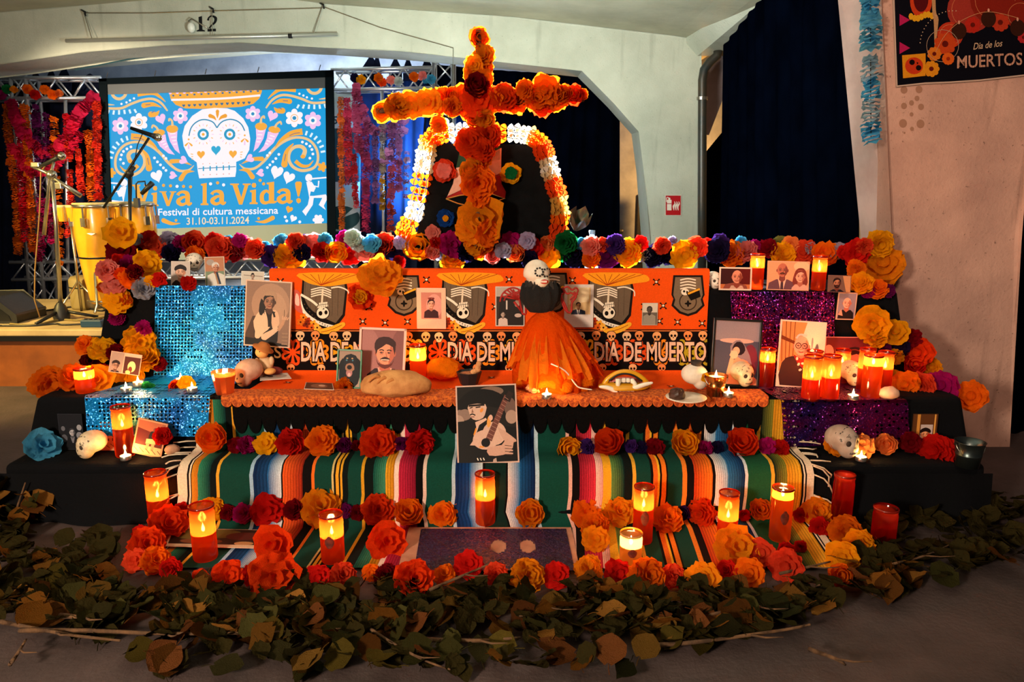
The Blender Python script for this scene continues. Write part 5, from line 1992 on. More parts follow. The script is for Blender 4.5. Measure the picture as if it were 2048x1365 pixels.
def mic(root, p, d, s=1.0):
    d = d.normalized()
    mb = MB()
    mb.tube([p - d * 0.15 * s, p - d * 0.02 * s, p], [0.010 * s, 0.014 * s, 0.019 * s], 12)
    mb.build('mic_body', M['black_plastic'], root, True)
    mb = MB()
    mb.ball(p + d * 0.018 * s, 0.024 * s, 14, 9)
    mb.build('mic_grille', M['steel'], root, True)


# boom stand before the screen
YM = 4.72
b0 = onY(259, 600, YM)
ms = thing('microphone_stand', 'black boom microphone stand whose microphone points right before the screen', 'microphone stand', (b0.x, YM, STZ))
L = lambda px, py, Y=YM: onY(px, py, Y) - Vector((b0.x, YM, STZ))
mb = MB()
mb.tube([Vector((0, 0, 0.02)), L(259, 345)], 0.010, 10)
mb.build('upright', M['black_metal'], ms, True)
mb = MB()
mb.tube([L(207, 416), L(298, 276)], 0.008, 8)
mb.build('boom', M['black_metal'], ms, True)
mb = MB()
mb.ball(L(260, 347), 0.022, 12, 8)
mb.tube([L(254, 356), L(268, 334)], 0.014, 8)
mb.build('boom_clutch', M['black_plastic'], ms, True)
mic(ms, L(310, 273), L(310, 273) - L(284, 264))
for k in range(3):
    an = 2 * PI * k / 3 + 0.5
    mb = MB()
    mb.tube([Vector((0, 0, 0.08)), Vector((0.28 * math.cos(an), 0.28 * math.sin(an), 0.01))], 0.008, 6)
    mb.build('leg', M['black_metal'], ms, True)
mb = MB()
mb.tube([L(286, 265), L(275, 290), L(264, 350), L(262, 420), L(261, 470)], 0.003, 5)
mb.build('mic_cable', M['black_plastic'], ms, True)

# straight stand with brass-lit hardware at the left
YL = 4.62
b1 = onZ(124, 640, STZ)
ms2 = thing('microphone_stand', 'straight tripod microphone stand lit yellow left of the bongo drums', 'microphone stand', (b1.x, b1.y, STZ))
L2 = lambda px, py, Y=None: onY(px, py, b1.y if Y is None else Y) - Vector((b1.x, b1.y, STZ))
mb = MB()
mb.tube([Vector((0, 0, 0.05)), L2(112, 450), L2(104, 352)], [0.014, 0.012, 0.010], 10)
mb.build('upright', M['steel'], ms2, True)
mb = MB()
mb.tube([L2(88, 470), L2(100, 352), L2(108, 325)], [0.012, 0.009, 0.008], 8)
mb.build('second_tube', M['steel'], ms2, True)
mb = MB()
mb.tube([L2(62, 332), L2(92, 345), L2(120, 365), L2(162, 392)], [0.009, 0.012, 0.012, 0.014], 8)
mb.build('cross_arm', M['steel'], ms2, True)
mb = MB()
mb.ball(L2(103, 350), 0.03, 12, 8)
mb.build('clamp', M['steel'], ms2, True)
for q_, d_ in (((72, 330), (0.05, 0.03, 0.03)), ((118, 372), (0.04, 0.03, 0.04))):
    mb = MB()
    mb.box(L2(*q_), d_)
    bevel(mb.build('clamp', M['steel'], ms2), 0.005)
mic(ms2, L2(118, 315), L2(125, 312) - L2(92, 328))
mb = MB()
mb.lathe([(0.045, 0.0), (0.05, 0.03), (0.03, 0.09), (0.016, 0.11)], 14)
mb.build('leg_collar', M['black_plastic'], ms2, True)
for ex, ey in ((72, 648), (196, 634), (110, 618)):
    mb = MB()
    mb.tube([Vector((0, 0, 0.06)), onZ(ex, ey, STZ + 0.012) - Vector((b1.x, b1.y, STZ))], 0.010, 6)
    mb.build('leg', M['black_metal'], ms2, True)
mb = MB()
mb.tube([L2(93, 328), L2(82, 345), L2(79, 430), L2(70, 540), L2(69, 600), L2(80, 636)], 0.004, 6)
mb.build('mic_cable', mat('tan_cable', '#8a6a3a', None, rough=0.6), ms2, True)

dm = thing('drum_microphone', 'small clip microphone bent over the right conga rim', 'microphone', onY(278, 402, 4.945))
L3 = lambda px, py: onY(px, py, 4.945) - dm.location
mb = MB()
mb.tube([L3(273, 412), L3(272, 368), L3(276, 364), L3(290, 363), L3(291, 372)], 0.005, 8)
mb.build('gooseneck', M['black_plastic'], dm, True)
mb = MB()
mb.tube([L3(283, 388), L3(305, 366)], [0.012, 0.018], 10)
mb.build('capsule', M['black_plastic'], dm, True)
mb = MB()
mb.box(L3(274, 406), (0.03, 0.03, 0.06))
mb.build('rim_clamp', M['black_plastic'], dm)

# floor monitor, box, cables, hardware case on the stage
mo = thing('floor_monitor', 'black wedge floor monitor cut off by the left picture edge', 'speaker', onZ(4, 648, STZ))
mb = MB()
mb.prism([Vector((-0.3, 0, 0)), Vector((0.085, 0, 0)), Vector((0.085, 0, 0.05)), Vector((-0.04, 0, 0.16)), Vector((-0.3, 0, 0.16))], (0, 0.3, 0))
bevel(mb.build('cabinet', M['black_plastic'], mo), 0.01)
mb = MB()
mb.prism([Vector((-0.28, -0.004, 0.02)), Vector((0.06, -0.004, 0.02)), Vector((0.05, -0.004, 0.05)), Vector((-0.06, -0.004, 0.145)), Vector((-0.28, -0.004, 0.145))], (0, 0.003, 0))
mb.build('grille', M['black_metal'], mo)
dbx = thing('stage_box', 'small dark blue cable box lying on the stage edge', 'box', onZ(181, 656, STZ))
mb = MB()
mb.box((0, 0.04, 0.022), (0.125, 0.07, 0.044))
bevel(mb.build('case', mat('blue_box', '#123a58', None, rough=0.5), dbx), 0.006)
mb = MB()
for k in range(4):
    mb.lathe([(0.009, 0.0), (0.009, 0.004), (0.001, 0.004)], 10, (-0.045 + 0.03 * k, 0.04, 0.044))
mb.build('sockets', M['black_metal'], dbx)
for i, (lab, pts) in enumerate((('pale cable curving across the stage front', [(20, 648), (70, 650), (120, 640), (160, 641), (210, 634)]),
                                ('dark cable looping behind the stand legs', [(30, 615), (80, 622), (150, 614), (200, 622), (215, 618)]),
                                ('thin cable lying along the stage edge', [(0, 652), (60, 652), (110, 648), (130, 650), (215, 646)]))):
    mb = MB()
    mb.tube([onZ(x, y, STZ + 0.006) for x, y in smooth(pts, 6)], 0.006, 6)
    mb.build('cable', M['black_plastic'] if i else mat('pale_cable', '#7a6a3a', None, rough=0.6), None, True, label=lab, cat='cable')
pt = thing('round_case', 'beige round case standing behind the conga stand legs', 'case', onZ(178, 616, STZ))
mb = MB()
mb.lathe([(0.001, 0), (0.10, 0.0), (0.105, 0.02), (0.105, 0.2), (0.09, 0.22), (0.001, 0.22)], 20)
mb.build('body', mat('beige_case', '#8a7a52', None, rough=0.6), pt, True)
mb = MB()
mb.tube([Vector((0.105 * math.cos(2 * PI * k / 20), 0.105 * math.sin(2 * PI * k / 20), 0.15)) for k in range(21)], 0.005, 6)
mb.build('lid_seam', M['black_metal'], pt)

# ------------------------------------------------------------------ things on the concrete frame
fx = thing('fluorescent_fixture', 'long unlit tube fixture hanging by chains under the numbered beam', 'light fixture')
YX2 = YB - 0.06
mb = MB()
mb.tube([onY(132, 82, YX2), onY(675, 69, YX2)], 0.016, 12)
mb.build('tube', mat('aluminium_tube', '#b8bcb4', None, rough=0.35, metal=0.6), fx, True)
mb = MB()
mb.tube([onY(577, 72, YX2), onY(585, 71.8, YX2)], 0.019, 12)
mb.build('black_collar', M['black_metal'], fx)
for (x0, y0, x1, y1) in ((168, 26, 186, 84), (424, 20, 425, 76), (645, 12, 626, 70)):
    mb = MB()
    mb.tube([onY(x0, y0, YX2 + 0.03), onY(x1, y1, YX2)], 0.004, 5)
    mb.build('chain', M['steel'], fx)
    mb = MB()
    mb.tube([onY(x0 - 5, y0 - 6, YX2 + 0.05), onY(x0 + 2, y0 - 2, YX2), onY(x0 + 3, y0 + 5, YX2 + 0.02)], 0.008, 6)
    mb.build('hook', M['black_metal'], fx, True)
fl2 = thing('beam_spotlight', 'small white bulb lamp clipped over the number on the beam', 'lamp', onY(382, 50, YB - 0.04))
mb = MB()
mb.ball((0, 0, -0.02), (0.032, 0.032, 0.042), 14, 9)
mb.build('bulb', mat('white_bulb', '#e8ece4', None, rough=0.3), fl2, True)
mb = MB()
mb.tube([Vector((-0.02, 0, 0.03)), Vector((0.02, -0.02, 0.045)), Vector((0.09, -0.01, 0.0)), Vector((0.15, 0, -0.03))], 0.006, 6)
mb.build('bracket', M['steel'], fl2, True)
a = Art()
a.poly([(397, 34), (404, 32), (405, 59), (410, 61), (410, 63), (393, 63), (393, 61), (398, 59)], '#101418')
a.stroke([(416, 41), (418, 35), (424, 32), (431, 36), (430, 44), (422, 52), (416, 60)], [5, 3, 3, 6, 5, 3, 3], '#101418')
a.stroke([(415, 60.5), (432, 60)], 5.5, '#101418', 0)
a.emit(onplane(YB - 0.001)).build('stencilled_number', M['paint'], None, label='black stencilled number 12 on the concrete beam', cat='number')
for lab, pts in (('thin grey wire running from the beam hook down past the cross', [(648, 14), (760, 55), (906, 96), (906, 180)]),
                 ('thin wire strung along the beam between its hooks', [(168, 26), (300, 26), (424, 22), (645, 16)])):
    mb = MB()
    mb.tube([onY(x, y, YB - 0.02) for x, y in pts], 0.0035, 5)
    mb.build('wire', M['steel'], None, label=lab, cat='wire')
mb = MB()
mb.tube([onY(x, y, 7.0) for x, y in ((150, 140), (260, 118), (360, 104), (480, 88))], 0.006, 5)
mb.build('wire', mat('teal_cable', '#123a44', None, rough=0.6), None, label='dark cable slanting up to the beam above the screen', cat='wire')
mb = MB()
mb.tube([onY(-10, 136, 7.0), onY(120, 122, 7.0), onY(240, 106, 7.0)], 0.006, 5)
mb.build('wire', mat('teal_cable_b', '#123a44', None, rough=0.6), None, label='dark cable following the underside of the beam at left', cat='wire')

sg = thing('fire_sign', 'small red fire extinguisher sign on the concrete column', 'sign', onY(1346, 411, YB - 0.004))
mb = MB()
slab(mb, [(1330, 390), (1363, 390), (1363, 432), (1330, 432)], YB - 0.006, 0.004)
mb.v = [v - sg.location for v in mb.v]
mb.build('plate', mat('sign_white', '#c8beb2', None, rough=0.5), sg)
a = Art()
a.rect(1331.5, 391.5, 1361.5, 430.5, '#b01820')
a.rect(1334, 400, 1343, 421, '#e8dcd0')
a.rect(1336.5, 396, 1340.5, 400, '#e8dcd0')
a.stroke([(1340, 397), (1334, 395), (1333, 404)], 1.3, '#e8dcd0')
a.rect(1334, 407, 1343, 408.3, '#b01820')
for i in range(3):
    a.stroke([(1348 + i * 4.2, 421), (1347 + i * 4.2, 413), (1350 + i * 4.2, 408), (1349 + i * 4.2, 403)], [1, 3.6, 2.6, 0.6], '#e8dcd0')
a.emit(lambda x, y, l: onplane(YB - 0.0065)(x, y, l) - sg.location).build('pictogram', M['paint'], sg)

# hall poster on the right pillar
PMAT = paint_mat('dimmed_banner_print', 0.8, grain=0.2, spec=0.05)
po = thing('muertos_banner', 'dark cloth banner with marigolds and the word MUERTOS on the right pillar', 'banner')
YQ = YP - 0.012
mb = MB()
slab(mb, [(1784, -60), (1793, 174), (1850, 168), (1900, 166), (1960, 162), (2066, 150), (2072, -60)], YQ, 0.006)
mb.build('cloth', mat('pale_banner_edge', '#a58f80', None, rough=0.8), po)
a = Art()
a.poly([(1787, -60), (1795, 171), (1850, 165), (1900, 163), (1960, 159), (2066, 147), (2072, -60)], '#0b0b16')
a.ell(1842, 2, 22, 34, '#d4421c')
a.ell(1842, -2, 15, 26, '#5a0f14')
for i in range(7):
    a.ell(1822 + i * 7, 33 + 4 * math.sin(i), 5, 7, '#f0b020', n=8)
for y in (40, 96):
    a.poly([(1799, y - 12), (1799, y + 12), (1820, y)], '#c01e5c')
a.stroke([(1866, -60), (1868, 20), (1872, 40), (1870, 90)], [8, 7, 10, 2], '#c89a6a')
for cx, cy, r, c in ((1940, 20, 46, '#a8382c'), (1990, 0, 50, '#8f2418'), (1900, 70, 26, '#c43a20'), (2040, 30, 30, '#8f2418')):
    a.ell(cx, cy, r, r, c)
    a.ring(cx, cy, r * 0.8, 0.8, '#e08a5a')
for cx, cy, r, c in ((1890, 88, 22, '#d04a1c'), (1945, 50, 16, '#c02a1c'), (2000, 45, 18, '#c43c22'), (1868, 108, 14, '#e07a20'), (1862, 138, 16, '#e8961c'), (2046, 75, 12, '#c02a30')):
    a.flower(cx, cy, r, c, 9)
    a.ell(cx, cy, r * 0.3, None, '#6a1810', n=10)
for cx, cy in ((1917, 62), (1976, 38), (2034, 56)):
    a.ell(cx, cy, 15, 17, '#3a1c12')
    a.ell(cx, cy - 17, 2.2, 4, '#e8a890', n=8)
a.stroke([(1870, 105), (1890, 70), (1925, 40), (1975, 24), (2034, 36)], 1, '#e09a6a')
for i in range(16):
    an = math.radians(185 + 6 * i)
    a.ell(1905 + 66 * math.cos(an), 92 + 70 * math.sin(an), 1.1, None, '#e0c0a0', n=6)
a.ring(1884, 92, 32, 0.8, '#c8a890')
a.poly([(1803, 111), (1850, 107), (1850, 152), (1805, 157)], '#e8981c')
a.ell(1827, 132, 18, 17, '#d03c1a')
a.ell(1823, 125, 5.5, 5.5, '#15080a')
a.ell(1836, 136, 5.5, 5.5, '#15080a')
a.poly([(1832, 124), (1836, 126), (1833, 130)], '#15080a')
a.flower(1895, 118, 12, '#e8661c', 12)
a.ell(1895, 118, 4, None, '#a8300f', n=10)
a.text('Dia de los', 1944, 100, 19, '#d8b898', 0.005, width=58, slope=0.12, shear=0.2)
a.text('MUERTOS', 1911, 137, 35, '#d8a48a', 0.012, width=132, slope=0.055)
for i in range(26):
    a.stroke([(1911 + i * 5.2, 141 - i * 0.29), (1914 + i * 5.2, 108 - i * 0.29)], 0.5, '#0b0b16', 0)
a.items = [(p_, tuple(x * 0.6 for x in c_[:3]) + (1,), l_) for p_, c_, l_ in a.items]  # print colours darkened evenly because the lamps overlight the banner
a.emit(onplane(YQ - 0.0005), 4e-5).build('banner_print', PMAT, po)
rm = thing('rubbed_marks', 'round rubbed marks on the pillar below the banner', 'stain')
RMM = mat('rub_mark', '#8a6652', None, rough=0.9)
for x, y, r in ((1808, 180, 7), (1838, 179, 7), (1834, 197, 5), (1808, 212, 6), (1823, 206, 5), (1842, 214, 6), (1823, 229, 4), (1806, 247, 8), (1841, 248, 8), (1824, 258, 4), (1809, 266, 2)):
    a = Art()
    a.ell(x, y, r, r * 1.1, '#8a6a56', n=14)
    a.emit(onplane(YP - 0.0008)).build('mark', RMM, rm)

strand('blue_paper_strand', 'sky blue crepe strand hanging on the pillar edge beside the banner', [(1740, -30), (1741, 85)], ['#62c4ec', '#7cd2f4'], 17, 1.0, 3.24)
strand('blue_paper_strand', 'lower sky blue crepe strand with pale tufts on the pillar edge', [(1741, 120), (1742, 275)], ['#b4d4e4', '#62c4ec', '#b0d4e4', '#58bcea'], 17, 1.0, 3.24)

# back room seen past the column
br = thing('back_room_bench', 'dark furniture in the warm lit room behind the column', 'furniture', (1.35, 9.0, 0))
for c, d in (((0.0, 0, 0.25), (0.5, 0.3, 0.5)), ((0.18, 0.05, 0.75), (0.12, 0.1, 0.6)), ((-0.12, 0.02, 0.62), (0.2, 0.05, 0.05))):
    mb = MB()
    mb.box(c, d)
    bevel(mb.build('panel', M['black_plastic'], br), 0.02)

# stage spotlight on the tower behind the cross
sl = thing('stage_spotlight', 'lit stage spotlight on the truss tower shining through the paper cross', 'lamp', onY(884, 246, 7.2))
mb = MB()
mb.tube([Vector((0, 0.0, 0)), Vector((0, 0.16, 0.02))], [0.075, 0.06], 18)
mb.build('housing', M['black_metal'], sl, True)
mb = MB()
mb.lathe([(0.066, 0.0), (0.03, 0.004), (0.001, 0.006)], 20)
mb.v = [Vector((v.x, -0.004 - v.z, v.y)) for v in mb.v]
mb.build('lens', emit_mat('lamp_lens', (0.75, 0.88, 1.0, 1), 120.0), sl, True)
mb = MB()
mb.tube([Vector((-0.08, 0.08, 0)), Vector((-0.08, 0.1, 0.1)), Vector((0.08, 0.1, 0.1)), Vector((0.08, 0.08, 0))], 0.008, 6)
mb.build('yoke', M['black_metal'], sl)
l = lamp('spotlight_beam', 'SPOT', (0, -0.03, 0), 14000, (0.9, 0.95, 1.0), None, 0.06, 40, 0.7)
l.parent = sl
d = onY(955, 250, 3.3) - sl.location
l.rotation_euler = d.to_track_quat('-Z', 'Y').to_euler()

# ================================================================== PHOTOGRAPHS
def person(a, fx, fy, fw, skin='#e0a886', hair='#2a1a16', hs='short', cl='#241c20', base=0, must=0, beard=0, glass=0, tie=None, shirt=None, shw=2.4, dark='#8a5444', fh=1.3, tilt=0):
    """generic head-and-shoulders portrait; fw = half width of the face"""
    sy = fy + fw * 1.75
    if hs == 'long':
        a.poly([(fx - fw * 1.35, fy - fw * .6), (fx - fw * .6, fy - fw * 1.75), (fx + fw * .7, fy - fw * 1.75), (fx + fw * 1.4, fy - fw * .5), (fx + fw * 1.5, fy + fw * 1.9), (fx - fw * 1.5, fy + fw * 1.9)], hair, 3)
    a.poly([(fx - fw * shw, base), (fx - fw * shw * .92, sy + fw * .7), (fx - fw * 1.1, sy), (fx + fw * 1.1, sy), (fx + fw * shw * .92, sy + fw * .7), (fx + fw * shw, base)], cl)
    if shirt:
        a.poly([(fx - fw * .8, sy - fw * .1), (fx + fw * .8, sy - fw * .1), (fx + fw * .25, sy + fw * 2.2), (fx - fw * .25, sy + fw * 2.2)], shirt)
    if tie:
        a.poly([(fx - fw * .2, sy + fw * .1), (fx + fw * .2, sy + fw * .1), (fx + fw * .3, sy + fw * 1.9), (fx, sy + fw * 2.2), (fx - fw * .3, sy + fw * 1.9)], tie)
    a.poly([(fx - fw * .5, fy + fw * .6), (fx + fw * .5, fy + fw * .6), (fx + fw * .6, sy + fw * .1), (fx, sy + fw * .6), (fx - fw * .6, sy + fw * .1)], dark)
    a.ell(fx - fw * 1.02, fy + fw * .1, fw * .16, fw * .3, dark, n=10)
    a.ell(fx + fw * 1.02, fy + fw * .1, fw * .16, fw * .3, dark, n=10)
    if hs not in ('bald', 'long'):
        a.ell(fx, fy - fw * .45, fw * 1.12, fw * 1.15, hair)
    a.ell(fx, fy, fw, fw * fh, skin, tilt)
    a.poly([(fx + fw * .55, fy - fw * .8), (fx + fw * .98, fy - fw * .2), (fx + fw * .9, fy + fw * .6), (fx + fw * .4, fy + fw * 1.2), (fx + fw * .5, fy + fw * .2)], dark, 3)
    if beard:
        a.poly([(fx - fw * .95, fy + fw * .15), (fx - fw * .7, fy + fw * .45), (fx, fy + fw * .5), (fx + fw * .7, fy + fw * .45), (fx + fw * .95, fy + fw * .15), (fx + fw * .7, fy + fw * 1.15), (fx, fy + fw * 1.42), (fx - fw * .7, fy + fw * 1.15)], hair)
    if hs in ('short', 'side', 'long', 'bun', 'flowers'):
        inner = [(.93, -.25), (.72, -.80), (.15, -1.0), (-.45, -.82), (-.86, -.35)] if hs != 'side' else [(.93, -.2), (.80, -.66), (.35, -.92), (.05, -.98), (-.35, -.66), (-.88, -.30)]
        a.poly([(fx - fw * 1.08, fy + fw * .25), (fx - fw * 1.12, fy - fw * .8), (fx - fw * .6, fy - fw * 1.42), (fx, fy - fw * 1.56), (fx + fw * .6, fy - fw * 1.42), (fx + fw * 1.12, fy - fw * .8), (fx + fw * 1.06, fy + fw * .25)] + [(fx + x * fw, fy + y * fw) for x, y in inner] + [(fx - fw * .94, fy)], hair)
        a.stroke([(fx - fw * .6, fy - fw * 1.25), (fx, fy - fw * 1.36), (fx + fw * .5, fy - fw * 1.2)], fw * .07, dark)
    if hs in ('bun', 'flowers'):
        a.ell(fx, fy - fw * 1.55, fw * .8, fw * .5, hair)
    if hs == 'flowers':
        for k in range(4):
            a.flower(fx - fw * .7 + k * fw * .46, fy - fw * 1.7, fw * .38, '#6a1c1c' if k % 2 else '#8a3a30', 5)
    if hs == 'cap':
        a.poly([(fx - fw * 1.25, fy - fw * .35), (fx - fw * 1.2, fy - fw * 1.2), (fx, fy - fw * 1.75), (fx + fw * 1.2, fy - fw * 1.2), (fx + fw * 1.25, fy - fw * .35), (fx, fy - fw * .75)], hair, 3)
    for sx in (-1, 1):
        ex = fx + sx * fw * .42
        a.stroke([(ex - fw * .26, fy - fw * .26), (ex, fy - fw * .34), (ex + fw * .26, fy - fw * .24)], fw * .12, hair if hs != 'bald' else dark)
        a.ell(ex, fy - fw * .03, fw * .25, fw * .13, dark, n=10)
        a.ell(ex, fy - fw * .01, fw * .15, fw * .08, '#1a100c', n=8)
        a.ell(ex + fw * .05, fy - fw * .03, fw * .03, fw * .03, '#f0e0d0', n=6)
        a.stroke([(ex - fw * .2, fy + fw * .16), (ex, fy + fw * .2), (ex + fw * .2, fy + fw * .15)], fw * .05, dark)
        a.stroke([(fx + sx * fw * .26, fy + fw * .48), (fx + sx * fw * .52, fy + fw * .85)], fw * .05, dark, 0)
        if glass:
            a.ring(ex, fy, fw * .36, fw * .1, '#2a1210', n=14)
    if glass:
        a.stroke([(fx - fw * .1, fy - fw * .05), (fx + fw * .1, fy - fw * .05)], fw * .1, '#2a1210', 0)
    a.stroke([(fx + fw * .05, fy - fw * .1), (fx + fw * .13, fy + fw * .3), (fx + fw * .2, fy + fw * .44), (fx - fw * .16, fy + fw * .5)], fw * .08, dark)
    a.stroke([(fx - fw * .34, fy + fw * .8), (fx, fy + fw * .86), (fx + fw * .34, fy + fw * .78)], fw * .13, '#7a2c24')
    if must:
        a.stroke([(fx - fw * .52, fy + fw * .72), (fx - fw * .1, fy + fw * .58), (fx + fw * .1, fy + fw * .58), (fx + fw * .52, fy + fw * .7)], [fw * .1, fw * .26, fw * .26, fw * .1], hair if hs != 'bald' else '#3a2018')


def photo(name, label, cx, bot, w, h, Y, draw, lean=12, roll=0, border=2.0, border_c='#e2cfb8', frame=None, thick=0.003, cat='photo', fw=4.0, botb=None, yaw=0):
    P = onY(cx, bot, Y)
    for zz in (Z1 + 0.004, Z2 + 0.006, Z3 + 0.002):      # a photo standing near a step rests on it
        if abs(P.z - zz) < 0.05:
            P = onZ(cx, bot, zz)
            Y = P.y
    s = scl(cx, bot, Y)
    lr = math.radians(lean)
    root = thing(name, label, cat, P, 'photographs on the altar')
    root.matrix_world = Matrix.Translation(P) @ Matrix.Rotation(math.radians(yaw), 4, 'Z') @ Matrix.Rotation(-lr, 4, 'X') @ Matrix.Rotation(math.radians(roll), 4, 'Y')
    mb = MB()
    mb.box((0, thick / 2, h * s / 2), (w * s, thick, h * s), hexc(border_c))
    mb.build('card', M['paint'], root)
    bb = border if botb is None else botb
    a = Art((-w / 2 + border, -h + border, w / 2 - border, -bb))
    draw(a, w, h)
    a.emit(lambda x, y, l: Vector((x * s, -0.0003 - l, -y * s)), 2.5e-5).build('picture', M['paint'], root)
    if frame:
        for (x0, x1, z0, z1) in ((-w / 2, w / 2, h - fw, h), (-w / 2, w / 2, 0, fw), (-w / 2, -w / 2 + fw, 0, h), (w / 2 - fw, w / 2, 0, h)):
            mb = MB()
            mb.box(((x0 + x1) / 2 * s, -0.002, (z0 + z1) / 2 * s), ((x1 - x0) * s, 0.010, (z1 - z0) * s))
            bevel(mb.build('frame_bar', frame, root), 0.0015)
    return root


def bgfill(a, w, h, c):
    a.rect(-w / 2, -h, w / 2, 0, c)


def d_seated(a, w, h):
    bgfill(a, w, h, '#8a6a58')
    a.ell(5, -85, 38, 42, '#a58068'); a.ell(12, -70, 26, 40, '#b08a70')
    a.poly([(-45, -20), (-30, -60), (-18, -62), (-20, 0), (-45, 0)], '#4a3428')
    a.poly([(-26, -28), (-22, -60), (-2, -76), (18, -66), (22, -30), (16, 0), (-20, 0)], '#1c1412', 2)
    a.poly([(-24, -30), (-28, -50), (-16, -72), (-4, -74), (2, -60), (6, -40), (-6, -28), (-16, -16), (-24, -18)], '#d8b294', 2)
    a.poly([(10, -74), (20, -70), (24, -48), (14, -34), (8, -48)], '#d0a88a', 2)
    a.stroke([(-4, -76), (2, -58), (4, -40)], 5, '#1a1210'); a.stroke([(0, -72), (10, -70), (14, -60)], 4, '#1a1210')
    a.poly([(-12, -22), (8, -34), (18, -42), (22, -34), (4, -18), (-6, -12)], '#d8b294', 2)
    a.stroke([(22, -34), (30, -48), (32, -58)], [6, 6, 4], '#b88a6c')
    for i in range(4):
        a.stroke([(30 + i * 3, -56), (30 + i * 4, -64 + i)], 2.2, '#c89a7c', 0)
    a.stroke([(33, -62), (33, -76)], 1, '#5a4030', 0)
    a.poly([(-14, -96), (-18, -70), (-12, -62), (-4, -80)], '#1a1210', 2)
    person(a, 3, -90, 11, '#9c6e56', '#1e1512', 'short', '#1c1412', -70, 0, 0, 0, None, None, 0.9, '#4a3026')
    a.poly([(-10, -104), (0, -112), (12, -110), (17, -100), (14, -92), (10, -102), (-4, -102)], '#a8846a', 2)
    a.poly([(-44, -18), (-10, -14), (40, -6), (45, 0), (-45, 0)], '#15100f')
    for i in range(4):
        a.rect(30, -30 + i * 7, 42, -27 + i * 7, '#9a7860')


def d_mariachi(a, w, h):
    bgfill(a, w, h, '#1a1614')
    a.ell(-48, -100, 18, 12, '#8a6e62'); a.ell(-58, -86, 12, 14, '#a88a7a'); a.ell(48, -112, 12, 20, '#6a5048'); a.ell(50, -92, 12, 14, '#a88878'); a.ell(10, -146, 26, 10, '#7a6052')
    a.poly([(-62, -118), (-46, -140), (-20, -152), (14, -148), (36, -134), (40, -118), (20, -112), (-6, -118), (-30, -116), (-52, -110)], '#0c0a0b', 2)
    a.poly([(-36, -120), (-2, -120), (-2, -104), (-8, -92), (-22, -88), (-32, -94), (-36, -106)], '#d0a894', 2)
    a.poly([(-36, -120), (-4, -121), (-4, -117), (-36, -116)], '#1a1212')
    a.stroke([(-34, -113), (-28, -115)], 2, '#1a1010', 0); a.stroke([(-22, -114), (-12, -115)], 2.4, '#1a1010', 0)
    a.poly([(-29, -112), (-26, -104), (-31, -103)], '#8a6252')
    a.stroke([(-34, -99), (-29, -101), (-23, -98)], 2.4, '#140c0c'); a.stroke([(-32, -95), (-25, -95)], 1.6, '#7a3a34', 0)
    a.ell(-10, -108, 3, 5, '#e08a3a', 30)
    a.poly([(-62, -86), (-30, -88), (-6, -80), (16, -78), (58, -70), (62, 0), (-62, 0)], '#0d0b0c')
    a.poly([(-24, -84), (-2, -92), (0, -88), (-16, -78), (-22, -62), (-28, -56), (-22, -74)], '#d8ae98')
    a.stroke([(-22, -72), (-27, -58)], 3, '#e08a2c', 0)
    a.ell(14, -60, 24, 24, '#d2a894'); a.ell(-4, -48, 26, 20, '#d2a894'); a.poly([(-36, -38), (-20, -60), (-4, -50), (-10, -36)], '#d2a894')
    a.poly([(22, -72), (50, -52), (58, -42), (40, -40), (30, -50)], '#c89c88', 2)
    a.ell(4, -84, 4, 12, '#e09a4a', 8); a.ell(8, -92, 4, 6, '#d8a894')
    a.poly([(-4, -50), (8, -44), (46, -132), (38, -138)], '#6a3c34')
    a.poly([(36, -128), (48, -122), (56, -140), (46, -146)], '#2a1c1a')
    for i in range(12):
        a.stroke([(-2 + i * 3.6, -54 - i * 7.2), (9 + i * 3.3, -48 - i * 7.2)], 0.8, '#b08070', 0)
    a.ell(-4, -42, 9, 9, '#0e0b0b'); a.poly([(-16, -36), (-6, -34), (-10, -32), (-18, -33)], '#e08a2c')
    a.poly([(0, -32), (28, -36), (36, -48), (44, -46), (52, -40), (46, -24), (30, -16), (2, -16)], '#c99a86', 2)
    for i in range(4):
        a.stroke([(32, -38 + i * 6), (50, -36 + i * 6)], [4.5, 3], '#c99a86', 0); a.stroke([(34, -35 + i * 6), (48, -33 + i * 6)], 1.2, '#4a2c26', 0)
    for i in range(3):
        a.stroke([(-22 + i * 6, -12), (-20 + i * 6, -7)], 2, '#e8d8c8', 0)
    a.poly([(10, -8), (16, -11), (17, -2), (9, -2)], '#b89a8c')


def d_man(a, w, h):
    bgfill(a, w, h, '#a0625c'); a.ell(-30, -60, 26, 50, '#b0716a'); a.ell(34, -50, 20, 60, '#8c5450')
    person(a, 6, -62, 18, '#ee9a74', '#3a1a1a', 'side', '#2a1820', 0, 1, 0, 0, None, '#f0a890', 2.1, '#c86a50')
    a.poly([(-12, -52), (-8, -42), (6, -38), (20, -42), (24, -52), (20, -38), (6, -30), (-8, -38)], '#6a2c24', 2)
    a.stroke([(-2, -48), (14, -48)], 2, '#f6d0b4', 0)
    a.poly([(-16, -80), (-8, -92), (12, -94), (26, -84), (24, -74), (10, -84), (-6, -80), (-14, -66)], '#3a1a1a', 2)


